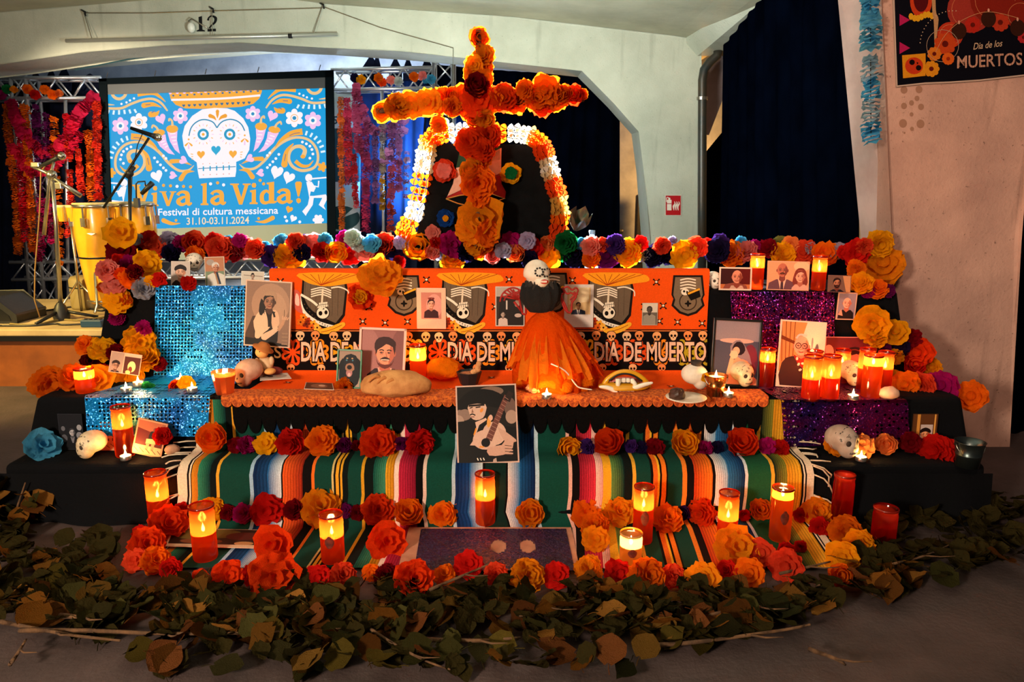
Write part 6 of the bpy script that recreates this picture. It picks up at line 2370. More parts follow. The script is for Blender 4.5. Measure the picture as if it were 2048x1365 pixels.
def d_dog(a, w, h):
    bgfill(a, w, h, '#a88a78'); a.rect(-w / 2, -24, w / 2, 0, '#b89a88')
    a.poly([(-18, -6), (-20, -40), (-8, -66), (12, -66), (22, -40), (18, -10), (4, 0), (-10, 0)], '#15171c', 2)
    a.ell(0, -54, 14, 14, '#181a20'); a.poly([(-14, -60), (-22, -44), (-18, -34), (-12, -48)], '#101216', 2); a.poly([(14, -62), (24, -50), (22, -36), (12, -48)], '#101216', 2)
    a.poly([(-6, -48), (6, -50), (10, -38), (0, -32), (-8, -38)], '#a8765c', 2); a.ell(0, -42, 5, 4.5, '#0c0c10')
    for sx in (-1, 1):
        a.ell(sx * 6, -56, 1.8, None, '#4a7a8c', n=8); a.ell(sx * 5, -60, 2, 1.4, '#c89a6a', n=8)
    a.poly([(-6, -34), (6, -34), (4, -24), (-4, -24)], '#b87a78', 2); a.ell(0, -27, 3, 4, '#e8b0a8'); a.ell(-8, -16, 2, 3, '#b8c4cc')
    a.poly([(-16, -12), (4, -10), (2, 0), (-18, 0)], '#b88a74', 2)


def d_woman(a, w, h):
    bgfill(a, w, h, '#c47a6c'); a.ell(6, -46, 16, 24, '#d8948a')
    person(a, 0, -50, 6.4, '#e8a890', '#34141a', 'flowers', '#3a1c22', -22, 0, 0, 0, None, None, 2.3, '#b06a58')


def d_bw_family(a, w, h):
    bgfill(a, w, h, '#3a332f'); a.rect(-w / 2, -h, w / 2, -60, '#b8aca0')
    a.poly([(-24, 0), (-20, -58), (-4, -64), (16, -60), (26, -30), (26, 0)], '#2a2523'); a.rect(-8, -52, -5, -34, '#d8ccc0'); a.ell(14, -46, 5, 7, '#b89a8a'); a.ell(16, -22, 7, 4, '#c8b4a6')
    person(a, -14, -24, 4, '#c8b0a0', '#2a2220', 'short', '#d8c4b8', 0, 0, 0, 0, None, None, 2.4, '#8a7468')


def d_suit(a, w, h):
    bgfill(a, w, h, '#d8b884'); a.poly([(-20, -h), (20, -h), (20, -52), (-20, -46)], '#e8d2a8')
    person(a, -1, -44, 4.4, '#c8966c', '#1c1416', 'short', '#242c3c', -20, 0, 0, 0, '#30343c', '#e8e0d8', 3.4, '#7a4c34')


def d_grey(a, w, h):
    bgfill(a, w, h, '#d8ccb8'); a.rect(-16, -26, 16, 0, '#6a6054')
    person(a, -1, -31, 5, '#5a5048', '#3a332e', 'short', '#9a9080', 0, 0, 0, 0, None, None, 2.6, '#3a332e')


def d_beret(a, w, h):
    bgfill(a, w, h, '#c8b8b0')
    person(a, 0, -28, 9, '#e8b498', '#22181c', 'cap', '#2a2024', 0, 0, 0, 0, None, None, 2.0, '#c08468')


def d_oldwoman(a, w, h):
    bgfill(a, w, h, '#b87a58'); a.rect(-21, -30, 21, 0, '#7a8a70'); a.ell(-8, -48, 8, 6, '#a89890')
    person(a, 2, -38, 6.5, '#c88a6c', '#d8d0c8', 'side', '#d8d0c4', 0, 0, 0, 0, None, None, 2.8, '#8a4c38')
    a.stroke([(4, -28), (10, -4)], 4, '#2a3448', 0); a.stroke([(1, -26), (6, -4)], 3, '#a87c58', 0)


def d_tiny(a, w, h):
    bgfill(a, w, h, '#cfc4b4'); a.stroke([(-18, -20), (20, -18)], 1.5, '#8a7a70', 0)
    person(a, 0, -18, 3.4, '#b89a88', '#2a2020', 'bun', '#b8a898', 0, 0, 0, 0, None, None, 2.2, '#8a6a58')


def d_pair(a, w, h):
    a.rect(-w / 2, -h, -4, 0, '#a08478'); a.rect(-2, -h + 7, w / 2, 0, '#4a2018')
    person(a, -18, -15, 6, '#b88a74', '#2a1a18', 'cap', '#2a2024', 0, 0, 0, 1, None, None, 1.8, '#6a4438')
    a.ell(14, -16, 8, 11, '#e8c084'); a.ell(12, -10, 4, 6, '#6a2c1c'); a.ell(8, -4, 5, 4, '#e0b070')


def d_bwgroup(a, w, h):
    bgfill(a, w, h, '#15161c')
    person(a, 2, -36, 5.5, '#a8a4a8', '#2a2a30', 'short', '#101116', 0, 0, 0, 0, None, '#6a6a72', 2.6, '#4a4a50')
    a.ell(17, -46, 5, 6, '#8a8a90'); a.ell(16, -30, 6, 7, '#77777e'); a.ell(-15, -44, 4, 5, '#5a5a62'); a.ell(-14, -24, 6, 8, '#4a4a52')


def d_reddish(a, w, h):
    bgfill(a, w, h, '#5a1c18'); a.poly([(-28, -h), (28, -h), (28, -44), (-28, -54)], '#a85a3c'); a.rect(-w / 2, -20, w / 2, 0, '#e0a870')
    a.poly([(0, -50), (12, -50), (14, -34), (8, -30), (-2, -32)], '#1c1016', 2); a.ell(8, -54, 4, 5, '#7a4030')
    a.poly([(-6, -34), (12, -36), (14, -26), (-6, -24)], '#e8b070'); a.poly([(-4, -26), (2, -26), (0, -12), (-6, -12)], '#d89060'); a.poly([(6, -26), (12, -26), (12, -12), (6, -12)], '#d89060')
    for i in range(5):
        a.stroke([(-28 + i * 12, -14), (-18 + i * 12, -6)], 1.2, '#5a2c1c', 0)


def d_bald(a, w, h):
    bgfill(a, w, h, '#3a1414'); a.rect(8, -h, w / 2, 0, '#5c1210'); a.rect(-w / 2, -12, w / 2, 0, '#c86a3a')
    a.poly([(-26, 0), (-20, -12), (0, -16), (22, -10), (26, 0)], '#8a4436'); person(a, 3, -27, 10, '#d8866a', '#6a2c20', 'bald', '#c89a84', 0, 0, 0, 0, None, None, 1.6, '#8a3c2c')


def d_couple(a, w, h):
    bgfill(a, w, h, '#f0946c'); a.ell(26, -48, 16, 10, '#f4b088')
    person(a, -12, -40, 10.5, '#b8644e', '#5c2c28', 'bald', '#6a4048', 0, 1, 0, 0, '#4a3038', '#e0a890', 2.7, '#7c3c34')
    person(a, 24, -28, 9, '#e09a80', '#7a3028', 'long', '#d89884', 0, 0, 0, 0, None, None, 1.9, '#b0604c')


def d_bride(a, w, h):
    bgfill(a, w, h, '#4a4658'); a.rect(-w / 2, -h, w / 2, -92, '#8a7a84'); a.ell(0, -92, 34, 5, '#c89a90'); a.ell(28, -50, 16, 36, '#6a2838'); a.rect(-w / 2, -18, w / 2, 0, '#7a4048')
    a.poly([(-8, -88), (6, -94), (20, -78), (32, -48), (28, -12), (10, -40), (-12, -70)], '#8a747c', 2)
    a.poly([(-8, -78), (0, -90), (12, -88), (18, -74), (10, -64), (-4, -66)], '#241a22', 2); a.ell(0, -72, 7, 8, '#e8a084')
    a.poly([(-10, -48), (4, -56), (24, -52), (32, -30), (30, 0), (-34, 0), (-14, -16)], '#e8946c', 2)
    a.poly([(-14, -44), (-18, -18), (-10, -14), (-4, -58), (-10, -62)], '#f0a480', 2); a.poly([(28, -40), (22, -16), (0, -52), (4, -60)], '#e89472', 2)
    a.ell(-4, -64, 8, 8, '#f4b494'); a.poly([(-40, 0), (-20, -22), (6, -26), (40, -20), (46, 0)], '#d87c5c', 2)
    for i in range(3):
        a.stroke([(-12 + i * 4, -62), (-8 + i * 4, -72)], 2.6, '#f4b494', 0)


def d_scarf(a, w, h):
    bgfill(a, w, h, '#dcc0ac'); a.poly([(-46, -h), (8, -h), (-8, -70), (-16, -40), (-46, -30)], '#d08048')
    for i in range(4):
        a.stroke([(-44 + i * 9, -h), (-38 + i * 7, -50)], 1.6, '#7a3c1c', 0)
    a.poly([(-44, -104), (-14, -92), (-14, -86), (-44, -96)], '#6a3018'); a.ell(30, -74, 4, 16, '#6a5a5a'); a.ell(20, -90, 2, 12, '#8a7a78')
    a.poly([(-38, 0), (-38, -48), (-20, -62), (0, -60), (12, -40), (18, 0)], '#2a1a1e', 2)
    person(a, -1, -84, 15, '#e8987c', '#b8948a', 'bald', '#2a1a1e', -40, 0, 0, 1, None, None, 1.1, '#c06c54')
    a.stroke([(-13, -98), (-6, -106), (8, -105)], 4, '#c8b0a8')
    a.poly([(-16, -66), (0, -58), (14, -64), (20, -40), (18, -14), (8, -36), (-6, -48)], '#7a1c18', 2)
    for i in range(7):
        a.ell(-8 + i * 4, -58 + (i % 3) * 8 + i * 3, 2.4, 3.4, '#f0c8b0', 30 * i, 8)


def d_darkman(a, w, h):
    bgfill(a, w, h, '#5a1c20'); a.ell(-38, -88, 10, 14, '#d89080'); person(a, 14, -60, 24, '#d8785c', '#2a0e12', 'short', '#3a1418', 0, 1, 1, 0, None, None, 1.6, '#8a3428', 1.35)


def d_bearded(a, w, h):
    bgfill(a, w, h, '#6a4a40'); a.poly([(6, -h), (22, -h), (22, 0), (14, 0)], '#b87c54'); person(a, -5, -18, 7, '#a86a50', '#1c1010', 'short', '#17101a', 0, 0, 1, 0, None, None, 2.4, '#5c2c22')


def d_hanging(a, w, h):
    bgfill(a, w, h, '#8a7884'); person(a, 0, -34, 8, '#e8a088', '#b8a098', 'bald', '#1a1418', 0, 0, 0, 0, None, None, 2.0, '#b0604c'); a.poly([(-16, -10), (-10, -22), (-6, -8)], '#d89078')


def d_doorway(a, w, h):
    bgfill(a, w, h, '#5a3418'); a.rect(-16, -h, -10, 0, '#c8883a'); a.rect(-8, -52, 16, 0, '#b8a8a0'); a.rect(18, -h, 21, 0, '#d89a48')
    person(a, 2, -32, 8, '#e8a070', '#1a100e', 'cap', '#14100f', 0, 0, 0, 0, None, None, 2.2, '#a85a34')


YW = Y3F - 0.02
photo('sepia_photo', 'large sepia photo of a seated man in a waistcoat leaning beside the blue banner', 533, 694, 92, 132, 2.95, d_seated, 8, 3.5, 2.5, '#d8b49c', thick=0.012)
photo('guitarist_photo', 'black and white photo of a man in a wide hat playing guitar, centre front', 977, 928, 124, 160, 2.55, d_mariachi, 25, -2.5, 3, '#d0a898', thick=0.006)
photo('portrait_photo', 'white framed colour portrait of a smiling moustached man behind the bread', 762, 768, 94, 112, 2.93, d_man, 12, 2.5, 0, '#d8a898', frame=mat('pale_pink_frame', '#e8b8a4', None, rough=0.5), fw=5)
photo('dog_photo', 'green framed photo of a black dog in front of the moustached man', 697, 777, 50, 78, 2.84, d_dog, 10, 3, 0, '#a88a78', frame=M['frame_green'], fw=3.2)
photo('instant_photo', 'instant photo of a woman with flowers in her hair on the orange cloth', 863, 658, 58, 82, YW, d_woman, 1, 0.5, 9, '#e8b89c', botb=20)
photo('family_photo', 'black and white photo of a child and adults left of the doll', 1020, 653, 58, 80, YW, d_bw_family, 1, 0, 2, '#d0c4b8')
photo('instant_photo', 'instant photo of a man in a dark suit right of the doll', 1157, 655, 58, 86, YW, d_suit, 1, 0, 6, '#d8ccc4', botb=26)
photo('small_photo', 'small grey photo pinned alone on the right of the orange cloth', 1299, 651, 31, 45, YW, d_grey, 1, 0, 1, '#c8b8a4')
photo('small_photo', 'photo of a woman in a dark beret at the left of the top step', 361, 573, 38, 50, 3.06, d_beret, 10, 1, 1.5, '#d0c4bc')
photo('small_photo', 'photo of a white haired woman with a scarf on the top step', 431, 573, 40, 59, 3.06, d_oldwoman, 10, -2, 1.5, '#d0bca8')
photo('small_photo', 'pale small snapshot half hidden behind the sepia photo', 505, 571, 46, 28, 3.07, d_tiny, 10, 2, 2, '#d8d0c4')
photo('double_photo', 'two small photos side by side among the yellow flowers at left', 247, 748, 62, 42, 2.80, d_pair, 14, 8, 1, '#d8a890')
photo('dark_photo', 'dark black and white group photo at the left end of the lowest step', 146, 900, 48, 74, 2.665, d_bwgroup, 2, 0, 1, '#22242c')
photo('reddish_photo', 'tilted reddish snapshot of a child beside the left red candle', 292, 912, 60, 72, 2.63, d_reddish, 9, 13, 3, '#c88a60', thick=0.006)
photo('small_photo', 'narrow reddish snapshot half hidden behind the left red candle', 214, 902, 30, 58, 2.665, d_reddish, 4, 0, 1, '#8a5a48')
photo('bald_man_photo', 'white bordered photo of a laughing bald man on the top step', 1470, 581, 65, 46, 3.06, d_bald, 8, 1, 3, '#e8c8b4')
photo('couple_photo', 'photo of an elderly couple between the two top step candles', 1575, 581, 84, 58, 3.05, d_couple, 8, 1.5, 1.5, '#e8a080')
photo('small_photo', 'small photo of a dark bearded man right of the top candles', 1678, 585, 46, 34, 3.06, d_bearded, 10, 2, 1, '#6a4a44')
photo('hanging_photo', 'photo of an old man hanging over the front of the upper step', 1690, 640, 38, 55, Y3F - 0.022, d_hanging, 0, 1.5, 2, '#d0a088')
photo('framed_photo', 'black framed photo of a woman in a veil on the middle step', 1468, 774, 98, 136, 2.93, d_bride, 10, 3, 0, '#3a343c', frame=M['frame_black'], fw=5)
photo('man_photo', 'tall photo of a man with glasses and a patterned scarf among candles', 1597, 776, 92, 134, 2.93, d_scarf, 10, 4, 3, '#e0c0ac', thick=0.004)
photo('dark_portrait', 'dark red close portrait of a bearded man behind the candle cluster', 1692, 792, 90, 118, 2.95, d_darkman, 8, 0.5, 1.5, '#c88078')
photo('doorway_photo', 'small photo of a person in a doorway on the right lower step', 1845, 900, 50, 74, 2.665, d_doorway, 2, 0, 1, '#3a2414')


def flat_print(name, label, pts, z, draw, cat='photo', c='#d8c8b8'):
    root = thing(name, label, cat, onZ(pts[0][0], pts[0][1], z), 'photographs on the altar')
    P = [onZ(x, y, z) for x, y in pts]
    mb = MB()
    mb.prism([p - root.location for p in P], (0, 0, 0.002), hexc(c))
    mb.build('card', M['paint'], root)
    a = Art((2, 2, 98, 98))
    draw(a)
    a.emit(lambda x, y, l: P[0].lerp(P[1], x / 100).lerp(P[3].lerp(P[2], x / 100), y / 100) - root.location + Vector((0, 0, 0.0022 + l))).build('picture', M['paint'], root)
    return root


def d_oval(a):
    a.rect(0, 0, 100, 100, '#d8ccc4'); a.ell(50, 50, 42, 36, '#a89a90'); a.ell(35, 50, 10, 14, '#4a3a34'); a.ell(62, 50, 10, 14, '#b88a78')


def d_note(a):
    a.rect(0, 0, 100, 100, '#5a3428'); a.ell(50, 50, 30, 30, '#8a5a48'); a.ell(60, 45, 12, 14, '#d8a890')


def d_mag(a):
    a.rect(0, 0, 100, 100, '#2a1810'); a.poly([(5, 10), (60, 5), (70, 40), (30, 60), (8, 50)], '#5c4a20', 3); a.ell(75, 40, 18, 22, '#4a1c14'); a.ell(35, 70, 22, 14, '#6a3a20'); a.ell(80, 78, 10, 10, '#a8764a')
    a.rect(0, 86, 100, 100, '#c8a888')


flat_print('oval_card', 'white card with an oval double portrait lying beside the clay skull', [(520, 748), (575, 747), (583, 758), (520, 762)], Z2 + 0.03, d_oval)
flat_print('flat_photo', 'dark reddish photo lying on the lace left of the dog', [(612, 766), (665, 768), (668, 781), (608, 779)], Z2 + 0.012, d_note)
flat_print('magazine', 'open glossy magazine lying on the blanket beneath the left floor candle', [(345, 1058), (548, 1062), (520, 1098), (330, 1094)], 0.022, d_mag, 'magazine', '#d8b090')

# ================================================================== SKULLS AND OFFERINGS
def skull(px, py, rp, Y, z, label, turn=0, mat_=None, pale=None, marks=True, nod=0, jaw=True, name='painted_skull'):
    """clay skull resting on level z; turn = degrees about the upright axis (0 faces the visitor)"""
    m = mat_ or M['skull']
    s = rp * scl(px, py, Y)
    c = onY(px, py, Y)
    root = thing(name, label, 'skull', (c.x, Y, z), 'decorated skulls')
    root.rotation_euler = (math.radians(nod), 0, math.radians(turn))

    def hit(d, c, r):
        A_ = sum((d[k] / r[k]) ** 2 for k in range(3))
        B_ = sum(d[k] * c[k] / r[k] ** 2 for k in range(3))
        C_ = sum((c[k] / r[k]) ** 2 for k in range(3)) - 1
        D_ = B_ * B_ - A_ * C_
        return (B_ + math.sqrt(D_)) / A_ if D_ > 0 else 0.0

    EYE = [Vector((sx * 0.31, -0.80, 0.06)).normalized() for sx in (-1, 1)]
    NOSE = Vector((0, -0.90, -0.20)).normalized()

    def fn(d):
        # braincase, face block and brow joined into one surface
        v = [hit(d, (0, 0.10, 0.22), (0.80, 0.92, 0.74)), hit(d, (0, -0.36, -0.20), (0.56, 0.54, 0.66)), hit(d, (0, -0.34, 0.14), (0.66, 0.52, 0.34))]
        q = sum(x ** 12 for x in v) ** (1 / 12)
        for e in EYE:
            dd = (e - d).length
            if dd < 0.30:
                q -= 0.17 * (1 - (dd / 0.30) ** 2)
        dn = (NOSE - d).length
        if dn < 0.16:
            q -= 0.10 * (1 - dn / 0.16)
        return q
    s *= 1.12
    C = Vector((0, 0, s * 0.85))
    mb = MB()
    mb.ball(C, s, 40, 30, None, fn)
    mb.build('cranium', m, root, True)

    def sp(x, y, zz, k):
        d = Vector((x, y, zz)).normalized()
        return C + d * s * fn(d) * k
    for e in EYE:
        mb = MB()
        p = sp(e.x, e.y, e.z, 1.0)
        mb.ball(p, (s * 0.19, s * 0.11, s * 0.18), 16, 10)
        mb.build('eye_socket', M['socket'], root, True)
    mb = MB()
    p = sp(NOSE.x, NOSE.y, NOSE.z, 1.04)
    mb.prism([p + Vector((0, -0.02 * s, 0.11 * s)), p + Vector((0.08 * s, -0.02 * s, -0.07 * s)), p + Vector((-0.08 * s, -0.02 * s, -0.07 * s))], (0, 0.06 * s, 0))
    mb.build('nose_cavity', M['socket'], root)
    mb = MB()
    mb.tube([sp(x * 0.09, -0.86, -0.52 - 0.003 * x * x, 1.012) for x in range(-4, 5)], 0.016 * s, 5)
    for x in range(-3, 4):
        mb.tube([sp(x * 0.10, -0.86, -0.44, 1.012), sp(x * 0.10, -0.86, -0.60, 1.012)], 0.012 * s, 5)
    mb.build('teeth_lines', M['ink'], root)
    if marks:
        mb = MB()
        rg = random.Random(int(px))
        for k in range(20):
            th, fi = rg.uniform(-1.2, 1.2), rg.uniform(0.25, 1.2)
            cx_, cz = math.sin(th), math.sin(fi)
            pts = []
            for i in range(6):
                an = i * 0.9 + k
                pts.append(sp(cx_ + 0.09 * math.cos(an) * (1 - i / 8), -max(0.15, math.cos(th) * math.cos(fi)), cz + 0.09 * math.sin(an) * (1 - i / 8), 1.01))
            mb.tube(pts, 0.014 * s, 4)
        mb.build('painted_scrolls', M['ink'], root, kind='stuff')
    return root


M['socket'] = mat('skull_socket', '#3a2c22', '#241a14', 30, 0.8)
M['plaster'] = mat('white_plaster', '#f0e4d4', '#d8c8b4', 20, 0.6)
skull(182, 887, 27, 2.60, Z1 + 0.003, 'yellowish painted skull looking left on the left of the lowest step', -42, name='painted_skull')
skull(497, 760, 27, 2.83, Z2 + 0.008, 'unpainted clay skull at the foot of the sepia photo', -35, mat('bare_clay', '#e0b094', '#c08c70', 20, 0.7), marks=False)
skull(1483, 768, 24, 2.82, Z2 + 0.012, 'painted skull in front of the black framed photo', 25)
skull(1700, 774, 24, 2.84, Z2 + 0.01, 'painted skull behind the tealight in the right candle cluster', 15)
skull(1687, 900, 32, 2.60, Z1 + 0.003, 'large pale painted skull leaning right on the lowest step', 24, mat('grey_painted_clay', '#b8a898', '#9a8878', 20, 0.6), nod=-8)
skull(388, 519, 18, 3.24, Z3 + 0.05, 'small white skull above the snapshots at the left of the top step', 20, M['plaster'])
skull(1427, 566, 17, 3.055, Z3, 'small round painted skull beside the bald man photo', 15, M['plaster'])

# plaster skull with a dark crown on a white dish with an incense cone
sd = thing('skull_dish', 'white dish holding a dark resin lump', 'dish', onZ(1372, 800, Z2 + 0.013))
mb = MB()
mb.lathe([(0.001, 0.002), (0.05, 0.0), (0.072, 0.008), (0.074, 0.011), (0.05, 0.006), (0.001, 0.005)], 26)
mb.build('plate', M['plaster'], sd, True)
mb = MB()
mb.ball((-0.036, -0.01, 0.022), (0.03, 0.022, 0.026), 12, 9, None, lambda d: 1 + 0.25 * noise.noise(d * 3))
mb.build('resin_lump', mat('dark_resin', '#4a2a1c', '#2a150d', 20, 0.5), sd)
ps = skull(1390, 774, 25, 2.745, Z2 + 0.02, 'white plaster skull in profile wearing a dark crown and a yellow flower', 70, M['plaster'], marks=False, name='plaster_skull')
r_ = 25 * scl(1390, 774, 2.745)
mb = MB()
mb.lathe([(r_ * 0.34, r_ * 1.9), (r_ * 0.40, r_ * 1.92), (r_ * 0.44, r_ * 2.3), (r_ * 0.36, r_ * 2.3), (r_ * 0.3, r_ * 2.0)], 14)
mb.build('crown', M['socket'], ps, True)
bpy.context.view_layer.update()
fo = flower(1410, 756, 9, 'y', 2.70, 'spike', None, None, 1.0, 'yellow_flower')
bpy.context.view_layer.update()
mw = fo.matrix_world.copy()
fo.parent = ps
fo.matrix_parent_inverse = ps.matrix_world.inverted()
fo.matrix_world = mw
for ch in list(fo.children):
    bpy.data.objects.remove(ch)

# bread, wrapped loaf, bowl of bones
b_ = onZ(787, 800, Z2 + 0.012)
br_ = thing('bread_loaf', 'floury oval loaf of bread in front of the framed man', 'bread', (b_.x, b_.y + 0.06, Z2 + 0.012))
mb = MB()
mb.ball((0, 0, 0.036), (0.132, 0.066, 0.060), 40, 20, None, lambda d: (1 + 0.05 * noise.noise(d * 2.2) - (0.07 * max(0, 1 - abs(d.z - 0.55 - 0.3 * d.x) / 0.07))) * (0.72 if d.z < -0.35 else 1))
mb.build('crust', mat('floury_crust', '#d89a5a', '#b0703a', 14, 0.8, bump=0.4, bscale=70), br_, True)
mb = MB()
for k in range(3):
    mb.tube([Vector((-0.09 + 0.03 * k + 0.05 * i / 4, -0.05 + 0.02 * i / 4 - 0.004 * k, 0.062 + 0.022 * math.sin(PI * i / 4) - 0.006 * k)) for i in range(5)], [0.002, 0.006, 0.008, 0.006, 0.002], 8)
mb.build('crust_ridge', mat('browned_crust', '#c07a3c', None, rough=0.8), br_, True)
b_ = onZ(882, 772, Z2 + 0.01)
wl_ = thing('paper_bundle', 'rounded crinkled yellow-orange paper bundle between the glowing candle and the bowl', 'paper', (b_.x, 2.93, Z2 + 0.008))
mb = MB()
mb.ball((0, 0, 0.040), (0.074, 0.050, 0.050), 48, 24, None, lambda d: (1 + 0.10 * noise.noise(Vector((d.x * 2.0, d.y * 6, d.z * 7))) + 0.05 * noise.noise(d * 12)) * (0.8 if d.z < -0.5 else 1))
o = mb.build('crinkled_wrap', M['tissue'], wl_, True, color=hexc('#fc8a10'))
mb = MB()
petal_layer(mb, 0.03, 0.012, 0.0, 0.008, 5, 16, 3)
o = mb.build('twisted_end', M['tissue'], wl_, True, color=hexc('#f06a0c'))
o.location = (0.066, -0.01, 0.03)
o.rotation_euler = (0.2, 1.2, 0)
b_ = onZ(934, 790, Z2 + 0.012)
bo = thing('black_bowl', 'dark angular bowl behind the guitarist photo', 'bowl', (b_.x, 2.84, Z2 + 0.012))
mb = MB()
mb.lathe([(0.001, 0.002), (0.034, 0.0), (0.050, 0.05), (0.047, 0.051), (0.03, 0.012), (0.001, 0.01)], 8)
mb.build('bowl_wall', M['black_plastic'], bo)
mb = MB()
mb.lathe([(0.044, 0.042), (0.02, 0.046), (0.001, 0.047)], 16)
mb.build('nuts_bed', mat('shelled_nuts', '#c88a60', '#8a5234', 60, 0.8, bump=0.6), bo)
for i, (x, z, rz, ln, lab) in enumerate(((0.026, 0.056, 0.5, 1.0, 'peanut lying on the rim of the black bowl'), (0.036, 0.074, 1.3, 1.0, 'peanut standing upright on top of the black bowl'))):
    pn = thing('peanut', lab, 'peanut', (bo.location.x + x, bo.location.y - 0.01, bo.location.z + z), 'peanuts in the bowl')
    pn.rotation_euler = (0, -rz, 0)
    mb = MB()
    mb.lathe([(0.001, -0.022), (0.009, -0.018), (0.0115, -0.010), (0.0085, 0.0), (0.011, 0.010), (0.009, 0.018), (0.001, 0.022)], 14)
    mb.v = [Vector((v.z, v.y, v.x)) for v in mb.v]
    mb.build('shell', mat('peanut_shell', '#e0a870', '#c88a54', 60, 0.8, bump=0.5, bscale=200), pn, True)

# ceramic mouth with fangs
YMM = 2.76
b_ = onY(1247, 797, YMM)
mo_ = thing('toy_mouth', 'yellow toy mouth with white fangs and tusks on the lace', 'toy', (b_.x, YMM, Z2 + 0.012))
Lm = lambda px, py, dy=0.0: onY(px, py, YMM + dy) - mo_.location
YEL = mat('yellow_glaze', '#e8a818', '#d8940f', 10, 0.35, coat=0.4)
mb = MB()
mb.ball((0, 0.01, 0.010), (0.098, 0.055, 0.017), 32, 12, None, lambda d: 0.6 if d.z < -0.4 else 1)
mb.build('lower_lip', YEL, mo_, True)
mb = MB()
mb.tube([Lm(x, y, 0.02) for x, y in smooth([(1204, 778), (1214, 760), (1232, 748), (1250, 744), (1270, 748), (1288, 760), (1298, 776)], 4)], [0.004] + [0.010] * 20 + [0.012] * 4 + [0.004], 10)
mb.build('upper_lip', YEL, mo_, True)
mb = MB()
mb.tube([Lm(x, y, 0.01) for x, y in smooth([(1218, 762), (1234, 751), (1250, 748), (1268, 752), (1284, 763)], 4)], 0.004, 6)
mb.build('lip_line', M['ink'], mo_, True)
mb = MB()
mb.ball(Lm(1250, 772, 0.03), (0.082, 0.016, 0.036), 24, 10)
mb.build('pink_gums', mat('pink_glaze', '#c86a6a', None, rough=0.4), mo_, True)
mb = MB()
mb.ball(Lm(1251, 771, 0.006), (0.050, 0.012, 0.026), 18, 8)
mb.build('mouth_gap', M['ink'], mo_, True)
WT = mat('white_glaze', '#f4ead8', None, rough=0.3, coat=0.5)
for i in range(4):
    mb = MB()
    mb.box(Lm(1239 + i * 8.5, 761 + (0.8 if i in (0, 3) else 0), -0.012), (0.0145, 0.014, 0.016))
    bevel(mb.build('upper_tooth', WT, mo_), 0.003)
    mb = MB()
    mb.box(Lm(1239 + i * 8.5, 781, -0.02), (0.0145, 0.014, 0.014))
    bevel(mb.build('lower_tooth', WT, mo_), 0.003)
for pts in ([(1236, 758), (1236, 772), (1239, 786)], [(1264, 762), (1270, 768), (1266, 780)]):
    mb = MB()
    mb.tube([Lm(x, y, -0.02) for x, y in pts], [0.010, 0.009, 0.003], 10)
    mb.build('fang', WT, mo_, True)
for pts in ([(1234, 784), (1216, 776), (1198, 774)], [(1266, 778), (1288, 770), (1306, 766)]):
    mb = MB()
    mb.tube([Lm(x, y, -0.03) for x, y in smooth(pts, 5)], [0.010, 0.010, 0.0095, 0.009, 0.009, 0.0085, 0.008, 0.007, 0.006, 0.005, 0.003], 10)
    mb.build('tusk', WT, mo_, True)


def bucket(px, bot, w, h, z, label, m, lit=False):
    c, r = ground_under(px, bot, z, w * 0.36)
    s = scl(px, bot, c.y)
    r1, hh = w / 2 * s, h * s
    root = thing('metal_bucket', label, 'bucket', c, 'small metal buckets')
    mb = MB()
    mb.lathe([(0.001, 0.001), (r1 * 0.74, 0.0), (r1 * 0.84, hh * 0.45), (r1 * 0.86, hh * 0.46), (r1 * 0.86, hh * 0.5), (r1 * 0.84, hh * 0.51), (r1 * 0.98, hh * 0.97), (r1 * 1.03, hh), (r1 * 0.98, hh), (r1 * 0.8, hh * 0.5), (r1 * 0.7, 0.004)], 26)
    mb.build('pail', m, root, True)
    mb = MB()
    mb.tube([Vector((r1 * 1.04 * math.cos(a_), -r1 * 0.5 * math.sin(a_) - 0.003, hh * 0.92 - r1 * 0.9 * math.sin(a_))) for a_ in [PI * k / 14 for k in range(15)]], 0.0014, 5)
    mb.build('wire_handle', M['steel'], root, True)
    for sx in (-1, 1):
        mb = MB()
        mb.box((sx * r1 * 1.02, 0, hh * 0.92), (0.004, 0.012, 0.012))
        mb.build('handle_ear', m, root)
    if lit:
        mb = MB()
        mb.lathe([(r1 * 0.9, hh * 0.86), (r1 * 0.5, hh * 0.86), (0.001, hh * 0.855)], 20)
        mb.build('wax', M['white_wax'], root, True)
        flame_at(root, (0, 0, hh * 0.86), 0.4, 0.9)
    return root


bucket(1434, 795, 44, 42, Z2 + 0.012, 'copper coloured bucket with a burning candle beside the plaster skull', mat('copper_pail', '#c8783a', None, rough=0.22, metal=0.95), True)
bucket(1946, 940, 56, 52, Z1 + 0.002, 'dark metal bucket at the right end of the lowest step', mat('dark_zinc', '#4a5656', None, rough=0.3, metal=0.9))
c, r = ground_under(444, 792, Z2 + 0.01, 17)
gc = thing('glass_votive', 'tapered glass votive candle beside the blue banner', 'candle', c)
mb = MB()
h_ = 46 * scl(444, 792, c.y)
mb.lathe([(0.001, 0.002), (r * 1.0, 0.0), (r * 1.42, h_), (r * 1.36, h_), (r * 0.95, 0.006)], 12)
mb.build('facetted_glass', jar_mat('copper_glass', (1.0, 0.55, 0.28, 1), 0.4, 0.2), gc)
mb = MB()
mb.lathe([(r * 1.28, h_ * 0.82), (0.001, h_ * 0.81)], 20)
mb.build('wax', M['white_wax'], gc, True)
flame_at(gc, (0, 0, h_ * 0.82), 0.5, 0.9)

